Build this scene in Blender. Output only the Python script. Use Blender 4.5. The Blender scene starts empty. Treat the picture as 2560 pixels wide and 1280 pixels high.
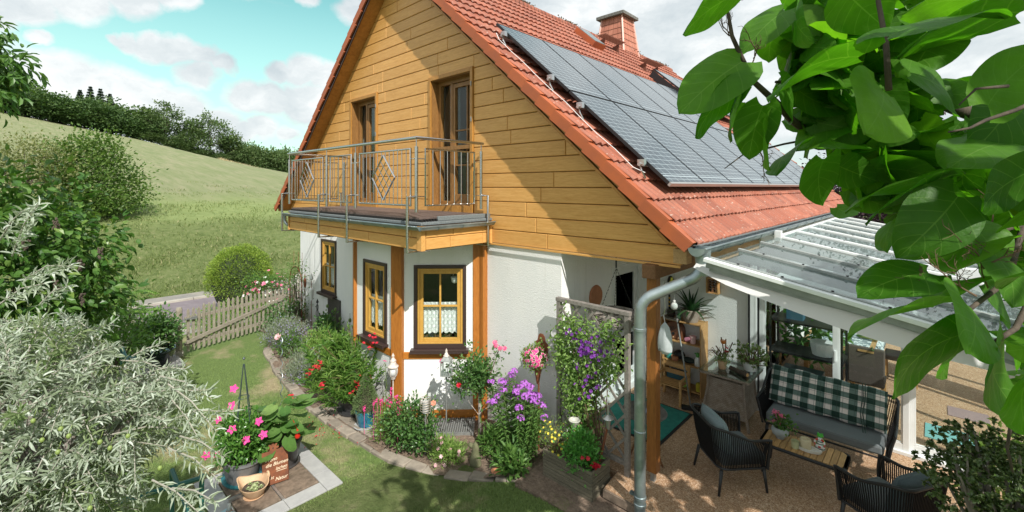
import bpy, math, random
import numpy as np
from mathutils import Vector, Matrix
R=math.radians; rnd=random.Random(7); NR=np.random.RandomState(7)
sc=bpy.context.scene; COL=sc.collection
pi=math.pi
# ---------------- camera, world, sun, exposure ----------------
F,CX,HY,H=1125.,1280.,467.,3.5
FW=(-.6845,.729); RT=(.729,.6845)
cam=bpy.data.cameras.new('camera'); co=bpy.data.objects.new('camera',cam); COL.objects.link(co)
cam.lens=36*F/2560; cam.sensor_width=36; cam.shift_y=-(640-HY)/2560; cam.clip_start=.05; cam.clip_end=3000
co.location=(0,0,H); co.rotation_euler=(R(90),0,math.atan2(.6845,.729)); sc.camera=co
def pt(px,py,t):
    u=(px-CX)/F; v=(HY-py)/F
    return Vector(((FW[0]+RT[0]*u)*t,(FW[1]+RT[1]*u)*t,H+v*t))
def oz(px,py,z): return pt(px,py,(z-H)/((HY-py)/F))
def proj(p):
    f=p[0]*FW[0]+p[1]*FW[1]; r=p[0]*RT[0]+p[1]*RT[1]
    return (CX+F*r/f, HY-F*(p[2]-H)/f, f) if f>.01 else (-9e9,0,f)
SUN=Vector((.79,-.34,.80)).normalized()
sd=bpy.data.lights.new('sun','SUN'); sd.energy=4.2; sd.angle=R(.5); sd.color=(1,.955,.88)
so=bpy.data.objects.new('sun',sd); COL.objects.link(so); so.rotation_euler=SUN.to_track_quat('Z','Y').to_euler(); so.location=(20,-8,20)
sc.view_settings.view_transform='Standard'; sc.view_settings.look='None'; sc.view_settings.gamma=1; sc.view_settings.exposure=.44
W=bpy.data.worlds.new('World'); sc.world=W; W.use_nodes=True
class G:
    "tiny node-graph writer"
    def __init__(s,nt): s.t=nt; s.n=nt.nodes; s.l=nt.links
    def new(s,ty,**k):
        n=s.n.new(ty)
        for a,b in k.items(): setattr(n,a,b)
        return n
    def put(s,sock,v):
        if hasattr(v,'is_output') : s.l.new(v,sock)
        elif v is not None:
            try: sock.default_value=v
            except Exception: sock.default_value=(*v,1) if len(v)==3 else v[:3]
    def math(s,op,a,b=None,c=None,clamp=False):
        n=s.new('ShaderNodeMath',operation=op,use_clamp=clamp)
        for i,v in enumerate((a,b,c)):
            if v is not None: s.put(n.inputs[i],v)
        return n.outputs[0]
    def vm(s,op,a,b=None,out=0):
        n=s.new('ShaderNodeVectorMath',operation=op); s.put(n.inputs[0],a)
        if b is not None:
            s.put(n.inputs['Scale'] if op=='SCALE' else n.inputs[1],b)
        return n.outputs[out]
    def noise(s,vec,scale,det=4,rough=.55,out=0,dist=0):
        n=s.new('ShaderNodeTexNoise'); s.put(n.inputs['Vector'],vec); s.put(n.inputs['Scale'],scale)
        n.inputs['Detail'].default_value=det; n.inputs['Roughness'].default_value=rough; n.inputs['Distortion'].default_value=dist
        return n.outputs[out]
    def vor(s,vec,scale,feat='F1',out='Distance'):
        n=s.new('ShaderNodeTexVoronoi',feature=feat); s.put(n.inputs['Vector'],vec); s.put(n.inputs['Scale'],scale); return n.outputs[out]
    def ramp(s,f,*st):
        n=s.new('ShaderNodeValToRGB'); s.put(n.inputs[0],f); e=n.color_ramp.elements
        while len(e)<len(st): e.new(.5)
        for q,(p,c) in zip(e,st):
            q.position=p; q.color=(c,c,c,1) if isinstance(c,(int,float)) else (*c,1)
        return n.outputs[0]
    def mix(s,f,a,b,mode='MIX'):
        n=s.new('ShaderNodeMix',data_type='RGBA',blend_type=mode); s.put(n.inputs[0],f); s.put(n.inputs[6],a); s.put(n.inputs[7],b); return n.outputs[2]
    def mr(s,v,a,b,c=0.,d=1.,smooth=False):
        n=s.new('ShaderNodeMapRange'); n.interpolation_type='SMOOTHSTEP' if smooth else 'LINEAR'
        for i,q in enumerate((v,a,b,c,d)): s.put(n.inputs[i],q)
        return n.outputs[0]
    def mp(s,vec,sc=(1,1,1),rot=(0,0,0),loc=(0,0,0)):
        n=s.new('ShaderNodeMapping'); s.put(n.inputs[0],vec); n.inputs['Scale'].default_value=sc; n.inputs['Rotation'].default_value=rot; n.inputs['Location'].default_value=loc; return n.outputs[0]
    def sep(s,vec): return s.new_sep(vec)
    def new_sep(s,vec):
        n=s.new('ShaderNodeSeparateXYZ'); s.put(n.inputs[0],vec); return n.outputs
    def oc(s): return s.new('ShaderNodeTexCoord').outputs['Object']
    def isl(s): return s.new('ShaderNodeNewGeometry').outputs['Random Per Island']
    def bump(s,h,st,dist=.01):
        n=s.new('ShaderNodeBump'); s.put(n.inputs['Height'],h); n.inputs['Strength'].default_value=st; n.inputs['Distance'].default_value=dist; return n.outputs[0]
g=G(W.node_tree); g.n.clear()
sky=g.new('ShaderNodeTexSky',sky_type='NISHITA'); sky.sun_disc=False; sky.sun_elevation=math.asin(SUN.z); sky.sun_rotation=math.atan2(SUN.x,SUN.y); sky.altitude=200; sky.dust_density=1.2; sky.ozone_density=1.0
dr=g.new('ShaderNodeTexCoord').outputs['Generated']
blue=g.mix(1.,sky.outputs[0],(1.55,2.35,1.5),'MULTIPLY')
# cumulus banks at fixed bearings of the sky
def skydir(px,py):
    v=pt(px,py,1)-Vector((0,0,H)); return v.normalized()
mask=None
warp=g.vm('SCALE',g.vm('SUBTRACT',g.noise(dr,7,6,.6,1),(.5,.5,.5)),.075)
dw=g.vm('ADD',dr,warp)
CL=[(40,200,75),(110,205,85),(200,225,85),(290,240,90),(380,250,85),(460,270,75),(540,300,60),(600,330,45),(0,290,90),(120,300,90),(300,320,90),(420,330,80),(500,350,60),
(330,110,32),(390,120,45),(450,125,48),(510,140,45),(560,165,38),(300,105,20),(500,185,50),(620,240,60),(680,250,70),(700,185,42),(760,180,60),(820,200,70),(760,260,90),(840,280,80),(650,320,50),(720,340,40),
(60,8,62),(200,3,70),(330,-2,60),(430,-8,50),(-50,30,60),(100,98,28),(880,20,60),(760,-35,45),(620,-45,45)]
for px,py,r in [(a,b,c*.00113) for a,b,c in CL]+[(1450,60,.26),(1750,40,.28),(1680,200,.2),(2000,150,.35),(2400,120,.5),(1350,-120,.25),(900,-250,.2),(2000,-300,.5),(-400,200,.3),(-900,100,.35)]:
    c=skydir(px,py); d=g.vm('DISTANCE',g.vm('MULTIPLY',dw,(1,1,1.3)),(c.x,c.y,c.z*1.3),1)
    m=g.mr(d,r*(.80 if px<900 else 1.02),r*.25,0,1,True); mask=m if mask is None else g.math('MAXIMUM',mask,m)
for (vx,vy,vz),r in (((0,0,1),.85),((.8,-.5,.35),.75),((0,-1,.3),.85),((-.6,-.8,.5),.6),((1,.3,.3),.6),((.5,.8,.55),.5),((-.5,.3,.9),.45)):  # unseen cloud cover overhead and around, added to keep the ambient light neutral
    v_=Vector((vx,vy,vz)).normalized(); d=g.vm('DISTANCE',dw,tuple(v_),1); mask=g.math('MAXIMUM',mask,g.mr(d,r*1.05,r*.6,0,1,True))
n1=g.noise(g.vm('MULTIPLY',dr,(1,1,2.4)),5.,9,.6)
cover=g.math('ADD',g.math('MULTIPLY',mask,.95),g.math('MULTIPLY',g.math('SUBTRACT',n1,.5),.7))
cm=g.ramp(cover,(.12,0.),(.34,.45),(.72,1.))
n2=g.noise(g.vm('MULTIPLY',dw,(1,1,2.2)),5.5,8,.62)
cc=g.ramp(n2,(.33,(5.9,6.5,6.9)),(.5,(7.7,8.1,8.3)),(.64,(9.8,9.9,9.9)))
cc=g.mix(1.,cc,(1,1,1),'MULTIPLY')
zz=g.new_sep(dr)[2]
hz=g.mr(zz,.02,.36,.75,0.)
skyc=g.mix(hz,blue,(7.2,8.6,8.8))
fin=g.mix(g.math('MULTIPLY',cm,.95),skyc,cc)
bg=g.new('ShaderNodeBackground'); g.put(bg.inputs[0],fin); bg.inputs[1].default_value=.081
g.l.new(bg.outputs[0],g.new('ShaderNodeOutputWorld').inputs[0])
# ---------------- mesh helpers ----------------
class M:
    def __init__(s): s.v=[]; s.f=[]; s.n=0; s.uv=None
    def add(s,vs,fs):
        b=s.n; s.v.extend([tuple(p) for p in vs]); s.n+=len(vs); s.f.extend([tuple(b+i for i in f) for f in fs]); return s
    def box(s,x0,x1,y0,y1,z0,z1,T=None):
        vs=[Vector((x,y,z)) for x in (x0,x1) for y in (y0,y1) for z in (z0,z1)]
        if T is not None: vs=[T@v for v in vs]
        return s.add(vs,[(0,1,3,2),(4,6,7,5),(0,4,5,1),(2,3,7,6),(0,2,6,4),(1,5,7,3)])
    def bar(s,a,b,w,h,up=(0,0,1)):
        a=Vector(a); b=Vector(b); d=(b-a).normalized(); u=Vector(up); sd=d.cross(u)
        if sd.length<1e-4: sd=d.cross(Vector((1,0,0)))
        sd.normalize(); u=sd.cross(d); vs=[p+sd*i*w/2+u*j*h/2 for p in (a,b) for i in (-1,1) for j in (-1,1)]
        return s.add(vs,[(0,1,3,2),(4,6,7,5),(0,4,5,1),(2,3,7,6),(0,2,6,4),(1,5,7,3)])
    def tube(s,pts,r,n=8,cap=True,close=False):
        P=[Vector(p) for p in pts]; k=len(P); rr=r if isinstance(r,(list,tuple)) else [r]*k
        vs=[];prev=None
        for i,p in enumerate(P):
            if close: t=P[(i+1)%k]-P[i-1]
            else: t=P[min(i+1,k-1)]-P[max(i-1,0)]
            t.normalize()
            if prev is None: a=t.orthogonal().normalized()
            else:
                a=prev-t*prev.dot(t)
                a=a.normalized() if a.length>1e-6 else t.orthogonal().normalized()
            prev=a; b=t.cross(a)
            vs+=[p+(a*math.cos(2*pi*j/n)+b*math.sin(2*pi*j/n))*rr[i] for j in range(n)]
        fs=[]
        for i in range(k if close else k-1):
            i2=(i+1)%k
            fs+=[(i*n+j,i*n+(j+1)%n,i2*n+(j+1)%n,i2*n+j) for j in range(n)]
        if cap and not close: fs+=[tuple(range(n))[::-1],tuple((k-1)*n+j for j in range(n))]
        return s.add(vs,fs)
    def lathe(s,prof,c=(0,0,0),n=20,sx=1,sy=1,T=None,cap=True):
        vs=[Vector((r*math.cos(2*pi*j/n)*sx,r*math.sin(2*pi*j/n)*sy,z)) for r,z in prof for j in range(n)]
        if T is not None: vs=[T@v for v in vs]
        c=Vector(c); vs=[v+c for v in vs]; k=len(prof)
        fs=[(i*n+j,i*n+(j+1)%n,(i+1)*n+(j+1)%n,(i+1)*n+j) for i in range(k-1) for j in range(n)]
        if cap: fs+=[tuple(range(n))[::-1],tuple((k-1)*n+j for j in range(n))]
        return s.add(vs,fs)
    def blob(s,c,r,n=10,m=6,jit=0):
        r=r if isinstance(r,(tuple,list)) else (r,r,r)
        vs=[];
        for i in range(1,m):
            for j in range(n):
                a=pi*i/m;b=2*pi*j/n;q=1+rnd.uniform(-jit,jit)
                vs.append((c[0]+r[0]*q*math.sin(a)*math.cos(b),c[1]+r[1]*q*math.sin(a)*math.sin(b),c[2]+r[2]*q*math.cos(a)))
        k=len(vs); vs+=[(c[0],c[1],c[2]+r[2]),(c[0],c[1],c[2]-r[2])]
        fs=[(i*n+j,(i+1)*n+j,(i+1)*n+(j+1)%n,i*n+(j+1)%n) for i in range(m-2) for j in range(n)]
        fs+=[(k,j,(j+1)%n) for j in range(n)]+[(k+1,(m-2)*n+(j+1)%n,(m-2)*n+j) for j in range(n)]
        return s.add(vs,fs)
    def prism(s,poly,vec):
        n=len(poly); a=[Vector(p) for p in poly]; vec=Vector(vec)
        return s.add(a+[p+vec for p in a],[tuple(range(n))[::-1],tuple(range(n,2*n))]+[(i,(i+1)%n,n+(i+1)%n,n+i) for i in range(n)])
    def grid(s,fn,nu,nv):
        vs=[fn(i/nu,j/nv) for i in range(nu+1) for j in range(nv+1)]
        return s.add(vs,[(i*(nv+1)+j,(i+1)*(nv+1)+j,(i+1)*(nv+1)+j+1,i*(nv+1)+j+1) for i in range(nu) for j in range(nv)])
    def leaves(s,P,D,N,L,Wd,kind=0):
        "P base, D direction, N normal, arrays; L,Wd arrays"
        P=np.asarray(P,float);k=len(P)
        if k==0: return s
        D=D/np.linalg.norm(D,axis=1,keepdims=True); S=np.cross(D,N); S/=np.linalg.norm(S,axis=1,keepdims=True)+1e-9; N=np.cross(S,D)
        L=np.broadcast_to(L,(k,))[:,None];Wd=np.broadcast_to(Wd,(k,))[:,None]
        tp={0:([(0,0,0),(-.5,.45,.10),(0,1,-.10),(.5,.45,.10)],[(0,3,2,1)]),
            1:([(0,0,0),(-.42,.3,.10),(-.36,.68,.04),(0,1,-.16),(.36,.68,.04),(.42,.3,.10),(0,.5,0)],[(0,6,2,1),(6,3,2),(0,5,4,6),(6,4,3)]),
            2:([(-.5,0,0),(.5,0,0),(0,1,0)],[(0,1,2)])}[kind]
        A=np.stack([P+S*(x*Wd)+D*(y*L)+N*(z*L) for x,y,z in tp[0]],1)
        m=len(tp[0]); b=s.n; s.v.extend(map(tuple,A.reshape(-1,3).tolist())); s.n+=k*m
        for f in tp[1]:
            F_=(np.arange(k)[:,None]*m+np.array(f)[None]+b).tolist(); s.f.extend(map(tuple,F_))
        return s
def unit(a): return a/(np.linalg.norm(a,axis=1,keepdims=True)+1e-9)
ORG={}
def obj(name,m,mat,par=None,smooth=False,bevel=0,label=None,kind=None,loc=None,rot=None,uv=None):
    me=bpy.data.meshes.new(name); v=m.v
    if par is not None and loc is None and par.name in ORG:
        o_=ORG[par.name]; v=[(a-o_[0],b-o_[1],c-o_[2]) for a,b,c in v]
    me.from_pydata(v,[],m.f); me.validate(); me.update()
    if mat is not None: me.materials.append(mat)
    if smooth:
        me.polygons.foreach_set('use_smooth',[True]*len(me.polygons))
        if smooth!=True:
            try: me.set_sharp_from_angle(angle=R(smooth))
            except Exception: pass
    if m.uv is not None:
        ul=me.uv_layers.new(name='UVMap'); li=np.empty(len(me.loops),int); me.loops.foreach_get('vertex_index',li)
        ul.data.foreach_set('uv',np.asarray(m.uv,float)[li].ravel())
    o=bpy.data.objects.new(name,me); COL.objects.link(o)
    if bevel:
        b=o.modifiers.new('b','BEVEL'); b.width=bevel; b.segments=2; b.limit_method='ANGLE'; b.angle_limit=R(40)
    if loc is not None: o.location=loc
    if rot is not None: o.rotation_euler=rot
    if par is not None:
        o.parent=par
        if par.name in ORG and loc is None: ORG[o.name]=ORG[par.name]
    if label: o['label']=label
    if kind: o['kind']=kind
    return o
def tag(o,label,cat,group=None,kind=None):
    o['label']=label; o['category']=cat
    if group: o['group']=group
    if kind: o['kind']=kind
    return o
def T(name,label,cat,loc=(0,0,0),group=None,rz=0,world=True):
    e=bpy.data.objects.new(name,None); COL.objects.link(e); e.location=loc; e.rotation_euler=(0,0,rz); e.empty_display_size=.1
    if world: ORG[e.name]=tuple(loc)
    return tag(e,label,cat,group)
def S(name,m,mat,label=None,smooth=False):
    o=obj(name,m,mat,smooth=smooth); o['kind']='structure'
    if label: o['label']=label
    return o
def kids(o,table): return table.get(o,[])
def dup(root,loc,rz=None,label=None,scale=None):
    tb={}
    for q in list(COL.objects):
        if q.parent: tb.setdefault(q.parent,[]).append(q)
    def cp(o,p):
        c=o.copy(); COL.objects.link(c)
        if p is not None: c.parent=p
        for ch in tb.get(o,[]): cp(ch,c)
        return c
    c=cp(root,None); c.location=loc
    if rz is not None: c.rotation_euler=(0,0,rz)
    if scale is not None: c.scale=(scale,)*3 if not isinstance(scale,tuple) else scale
    if label: c['label']=label
    return c
# ---------------- materials ----------------
def nm(name):
    m=bpy.data.materials.new(name); m.use_nodes=True; q=G(m.node_tree); q.n.clear()
    b=q.new('ShaderNodeBsdfPrincipled'); o=q.new('ShaderNodeOutputMaterial'); q.l.new(b.outputs[0],o.inputs[0]); q.b=b; q.o=o; q.m=m
    return q
def col(q,c): q.put(q.b.inputs['Base Color'],c)
def mat(name,c,rough=.6,c2=None,sc_=6,lo=.35,hi=.65,bs=0,bsc=60,bd=.005,metal=0,spec=.5,st=(1,1,1),isl=0,det=5,coat=0):
    q=nm(name); v=q.mp(q.oc(),st)
    c=tuple(c); base=c
    if c2 is not None: base=q.ramp(q.noise(v,sc_,det,.62),(lo,c),(hi,tuple(c2)))
    if isl: base=q.mix(1.,base if not isinstance(base,tuple) else (*base,1),q.ramp(q.isl(),(0,1-isl),(1,1.)),'MULTIPLY')
    q.put(q.b.inputs['Base Color'],(*base,1) if isinstance(base,tuple) else base)
    q.b.inputs['Roughness'].default_value=rough; q.b.inputs['Metallic'].default_value=metal; q.b.inputs['Specular IOR Level'].default_value=spec
    q.b.inputs['Coat Weight'].default_value=coat
    if bs: q.put(q.b.inputs['Normal'],q.bump(q.noise(v,bsc,4,.6),bs,bd))
    return q.m
def leafmat(name,a,b,rough=.45,tr=.3,tc=None,c3=None,spec=.45):
    q=nm(name); i=q.isl(); c=q.ramp(i,(0,a),(.85,b),(1,c3 or b))
    q.put(q.b.inputs['Base Color'],c); q.b.inputs['Roughness'].default_value=rough; q.b.inputs['Specular IOR Level'].default_value=spec
    t=q.new('ShaderNodeBsdfTranslucent'); q.put(t.inputs[0],q.mix(1.,c,tc or (1.5,1.7,.7),'MULTIPLY'))
    mx=q.new('ShaderNodeMixShader'); mx.inputs[0].default_value=tr; q.l.new(q.b.outputs[0],mx.inputs[1]); q.l.new(t.outputs[0],mx.inputs[2]); q.l.new(mx.outputs[0],q.o.inputs[0])
    return q.m
def woodmat(name,c1,c2,st=(1.2,14,14),rough=.5,dk=None,bs=.15,isl=.12,spec=.4,c3=None):
    q=nm(name); i=q.isl(); off=q.new('ShaderNodeCombineXYZ'); q.put(off.inputs[0],q.math('MULTIPLY',i,37.)); q.put(off.inputs[1],q.math('MULTIPLY',i,11.))
    v=q.mp(q.vm('ADD',q.oc(),off.outputs[0]),st)
    n=q.noise(v,2.2,7,.62,dist=.6); n2=q.noise(v,9,4,.6)
    c=q.ramp(n,(.3,c1),(.5,tuple((x+y)/2 for x,y in zip(c1,c2))),(.68,c2))
    c=q.mix(.35,c,q.ramp(n2,(.35,c3 or tuple(x*.62 for x in c1)),(.6,c2)))
    c=q.mix(1.,c,q.ramp(i,(0,1-isl),(1,1.)),'MULTIPLY')
    q.put(q.b.inputs['Base Color'],c); q.b.inputs['Roughness'].default_value=rough; q.b.inputs['Specular IOR Level'].default_value=spec
    q.put(q.b.inputs['Normal'],q.bump(n2,bs,.004)); return q.m
K={}
K['clad']=woodmat('golden_oak_panel',(.56,.275,.070),(.75,.425,.145),(1.0,18,18),.42,c3=(.46,.215,.045))
K['cladx']=woodmat('golden_oak_panel_side',(.56,.275,.070),(.75,.425,.145),(18,1.0,18),.42,c3=(.46,.215,.045))
K['soffit']=woodmat('soffit_wood',(.34,.14,.03),(.50,.24,.06),(2,2,2),.5)
K['timber']=woodmat('orange_timber',(.34,.115,.018),(.50,.19,.035),(14,14,1.2),.45,c3=(.2,.06,.012))
K['timberh']=woodmat('orange_timber_level',(.40,.135,.018),(.56,.215,.035),(2,2,14),.45,c3=(.22,.07,.012))
K['dkend']=woodmat('dark_beam',(.16,.075,.03),(.26,.13,.06),(6,6,6),.7)
K['beam']=woodmat('larch_beam',(.42,.24,.10),(.60,.38,.18),(14,1.2,14),.6)
def plaster():
    q=nm('white_plaster'); v=q.oc(); n=q.vor(v,95,'SMOOTH_F1'); n3=q.noise(v,45,4,.7); n2=q.noise(q.mp(v,(1,1,.35)),1.1,6,.65)
    c=q.ramp(n2,(.3,(.74,.76,.76)),(.6,(.83,.83,.82)))
    dz=q.math('ADD',q.new_sep(v)[2],q.math('MULTIPLY',q.noise(v,5,5,.6),.5))
    c=q.mix(q.mr(dz,.45,-.15,0.,.65),c,(.46,.43,.36,1)); st_=q.noise(q.mp(v,(3.2,3.2,.22)),1.5,6,.7); c=q.mix(q.ramp(st_,(.56,0.),(.74,.32)),c,(.52,.52,.48,1))
    q.put(q.b.inputs['Base Color'],c); q.b.inputs['Roughness'].default_value=.9; q.b.inputs['Specular IOR Level'].default_value=.2
    q.put(q.b.inputs['Normal'],q.bump(q.math('ADD',n,n3),.75,.007)); return q.m
K['plaster']=plaster()
def tiles():
    q=nm('red_roof_tile'); v=q.oc(); sp=q.new_sep(v)
    # per-tile tone
    sx=q.math('FLOOR',q.math('DIVIDE',sp[0],.2575)); sy=q.math('FLOOR',q.math('DIVIDE',sp[1],.30))
    cb=q.new('ShaderNodeCombineXYZ'); q.put(cb.inputs[0],sx); q.put(cb.inputs[1],sy)
    wn=q.new('ShaderNodeTexWhiteNoise',noise_dimensions='2D'); q.put(wn.inputs[0],cb.outputs[0])
    c=q.ramp(wn.outputs[0],(0,(.27,.080,.046)),(.5,(.33,.102,.058)),(1,(.38,.132,.080)))
    n=q.noise(v,3.5,7,.65); c=q.mix(q.ramp(n,(.42,0.),(.72,.6)),c,(.21,.10,.075,1))
    # lichen and dirt specks
    s=q.noise(v,30,3,.5); c=q.mix(q.ramp(s,(.64,0.),(.69,.75)),c,(.56,.45,.38,1))
    gv=q.math('ABSOLUTE',q.math('COSINE',q.math('MULTIPLY',sp[1],pi/.15))); c=q.mix(q.math('MULTIPLY',q.mr(gv,.62,.12,0.,.85),q.mr(q.noise(v,4,4),.2,.6,.55,1.)),c,(.07,.032,.024,1)); s2=q.noise(v,60,5,.7); c=q.mix(q.ramp(s2,(.55,0.),(.68,.6)),c,(.09,.045,.035,1))  # grooves painted darker to stand in for rib shade; then dark dirt specks
    q.put(q.b.inputs['Base Color'],c); q.b.inputs['Roughness'].default_value=.72; q.put(q.b.inputs['Normal'],q.bump(s2,.35,.006)); return q.m
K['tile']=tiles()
K['verge']=mat('verge_tile',(.47,.115,.035),.55,(.38,.10,.04),3,bs=.15,bsc=80,isl=.18)
K['zinc']=mat('zinc',(.40,.46,.47),.38,(.22,.28,.30),3.5,bs=.06,metal=.75,st=(1,1,1),det=6)
K['steel']=mat('stainless',(.62,.62,.61),.24,(.48,.48,.48),30,metal=1,st=(1,1,4))
K['felt']=mat('roofing_felt',(.10,.12,.125),.9,(.2,.22,.225),60,bs=.5,bsc=150)
K['deck']=woodmat('dark_deck_tile',(.10,.07,.06),(.17,.125,.11),(20,1.5,5),.7)
K['black']=mat('black_plastic',(.012,.012,.013),.5)
K['brown']=mat('dark_brown_metal',(.045,.027,.024),.4)
K['yellow']=woodmat('yellow_window_wood',(.46,.255,.05),(.58,.34,.085),(6,6,3),.38,isl=.04,bs=.05,c3=(.42,.22,.035))
K['orange']=woodmat('door_wood',(.36,.16,.03),(.50,.25,.06),(7,7,2),.4,isl=.05)
K['timberd']=woodmat('dark_timber',(.22,.08,.02),(.36,.145,.035),(14,14,1.2),.45,c3=(.12,.04,.012)); K['oranged']=woodmat('inner_door_wood',(.20,.095,.03),(.32,.16,.05),(7,7,2),.4,isl=.05)
K['white']=mat('white_paint',(.80,.81,.80),.35,(.74,.76,.76),4)
K['pvc']=mat('white_frame_metal',(.78,.80,.80),.3,(.7,.72,.72),3)
K['grey']=mat('grey_beam',(.30,.32,.31),.5,(.22,.24,.23),8,bs=.1)
K['cream']=mat('interior_wall',(.45,.43,.38),.9)
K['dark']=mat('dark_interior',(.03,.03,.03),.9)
K['curt']=mat('brown_curtain',(.16,.10,.085),.9,(.1,.06,.05),8)
K['curtl']=mat('pale_curtain',(.16,.20,.21),.9)
def glass(name,tint=(.9,.95,.93),refl=.9,dirt=None,amt=.0,ior=1.5):
    q=nm(name); fr=q.new('ShaderNodeFresnel'); fr.inputs[0].default_value=ior
    tr=q.new('ShaderNodeBsdfTransparent'); q.put(tr.inputs[0],(*tint,1)); gl=q.new('ShaderNodeBsdfGlossy'); gl.inputs['Roughness'].default_value=.02; q.put(gl.inputs[0],(refl,refl,refl,1))
    mx=q.new('ShaderNodeMixShader'); q.l.new(q.math('MULTIPLY',fr.outputs[0],q.math('SUBTRACT',1.,q.new('ShaderNodeNewGeometry').outputs['Backfacing'])),mx.inputs[0]); q.l.new(tr.outputs[0],mx.inputs[1]); q.l.new(gl.outputs[0],mx.inputs[2]); out=mx.outputs[0]
    if dirt:
        df=q.new('ShaderNodeBsdfDiffuse'); q.put(df.inputs[0],(*dirt,1)); m2=q.new('ShaderNodeMixShader')
        n=q.noise(q.mp(q.oc(),(1.2,9,1)),2.2,7,.7); q.put(m2.inputs[0],q.ramp(n,(.35,amt*.35),(.75,amt*1.6))); q.l.new(out,m2.inputs[1]); q.l.new(df.outputs[0],m2.inputs[2]); out=m2.outputs[0]
    q.l.new(out,q.o.inputs[0]); return q.m
K['glass']=glass('window_glass',(.94,.97,.96),.95,ior=1.55)
K['doorglass']=glass('door_glass',(.93,.96,.95),.95,ior=1.6)
K['roofglass']=glass('dusty_roof_glass',(.86,.92,.92),.62,(.42,.48,.48),.07,ior=1.45)
K['tableglass']=glass('table_glass',(.75,.85,.82),.9,ior=1.7)
def solar():
    q=nm('solar_cells'); sp=q.new_sep(q.oc()); s=q.math('DIVIDE',sp[0],math.cos(math.atan(.9))) # along slope
    def line(v,p,w,o=0.): 
        f=q.math('FRACT',q.math('ADD',q.math('DIVIDE',v,p),o)); a=q.math('ABSOLUTE',q.math('SUBTRACT',f,.5)); return q.math('GREATER_THAN',a,.5-w/p/2)
    l=q.math('MAXIMUM',line(s,.098,.0065),line(sp[1],.186,.0065,.5))
    l=q.math('MAXIMUM',l,q.math('MULTIPLY',line(s,2.0,.014),1.))
    c=q.mix(l,q.ramp(q.noise(q.oc(),3,3),(.4,(.010,.026,.038)),(.6,(.018,.038,.052))),(.36,.43,.46,1))
    q.put(q.b.inputs['Base Color'],c); q.b.inputs['Roughness'].default_value=.16; q.b.inputs['IOR'].default_value=1.5; q.b.inputs['Coat Weight'].default_value=.2; q.b.inputs['Coat Roughness'].default_value=.08; q.b.inputs['Coat IOR'].default_value=1.55
    return q.m
K['solar']=solar()
K['dkalu']=mat('black_aluminium',(.015,.016,.018),.5)
K['alu']=mat('aluminium',(.5,.5,.49),.4,metal=.8)
K['stone']=mat('slab_concrete',(.42,.42,.41),.85,(.34,.34,.34),5,bs=.3,bsc=70)
K['kerb']=mat('kerb_concrete',(.36,.31,.25),.9,(.26,.22,.18),7,bs=.5,bsc=50,isl=.25)
K['boardb']=mat('brown_site_board',(.235,.175,.13),.8,(.12,.09,.065),14,bs=.3,bsc=90,det=8)
K['oldwood']=woodmat('weathered_wood',(.25,.22,.17),(.43,.39,.31),(5,5,1.5),.85,bs=.5,isl=.3,c3=(.13,.11,.08))
K['oldwoodh']=woodmat('weathered_rail',(.22,.19,.15),(.42,.38,.31),(2,2,9),.85,bs=.5,isl=.2,c3=(.12,.10,.08))
K['planter']=woodmat('grey_green_planter_wood',(.12,.105,.075),(.24,.21,.15),(2.5,2.5,10),.85,bs=.5,isl=.35)
K['trell']=woodmat('grey_trellis_wood',(.19,.17,.15),(.34,.31,.28),(4,4,4),.85,bs=.4,isl=.25)
K['rust']=mat('rusted_steel',(.24,.075,.028),.8,(.13,.045,.022),9,bs=.3,isl=.1)
K['terra']=mat('terracotta',(.46,.20,.10),.8,(.36,.15,.075),6,bs=.15)
K['clay']=mat('pale_clay',(.62,.43,.27),.75,(.5,.30,.17),5,bs=.15)
K['soil']=mat('potting_soil',(.05,.035,.025),.95,(.12,.085,.06),30,bs=.8,bsc=60,bd=.02)
K['gpot']=mat('grey_plastic_pot',(.17,.17,.175),.5,(.13,.13,.135),4)
K['apot']=mat('anthracite_glazed_pot',(.045,.043,.045),.35,(.075,.07,.068),9,bs=.1)
K['teal']=mat('turquoise_glaze',(.02,.22,.30),.12,(.01,.11,.20),3,coat=.6)
K['green']=mat('green_enamel_pipe',(.015,.10,.085),.3)
K['wmetal']=mat('chalky_white_metal',(.66,.62,.58),.5,(.45,.38,.33),22)
K['gmetal']=mat('grey_metal',(.22,.23,.23),.45,(.32,.33,.32),20,metal=.4)
K['rope']=mat('black_rope',(.007,.007,.008),.75,spec=.25)
K['gcush']=mat('grey_cushion',(.17,.19,.20),.95,(.125,.145,.155),220,bs=.3,bsc=300,bd=.002)
K['bcush']=mat('blue_grey_cushion',(.26,.33,.35),.9,(.2,.265,.285),120,bs=.3,bsc=200,bd=.002)
K['teak']=woodmat('teak_slat',(.50,.27,.10),(.68,.42,.18),(12,1.2,8),.5,isl=.35)
K['pine']=woodmat('pine_shelf',(.45,.235,.085),(.60,.36,.15),(3,3,5),.55,isl=.15)
K['tealmat']=mat('teal_doormat',(.012,.155,.13),.95,(.02,.21,.175),12,bs=.5,bsc=250)
K['rubber']=mat('black_rubber',(.015,.015,.015),.8)
K['wicker']=None
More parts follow.
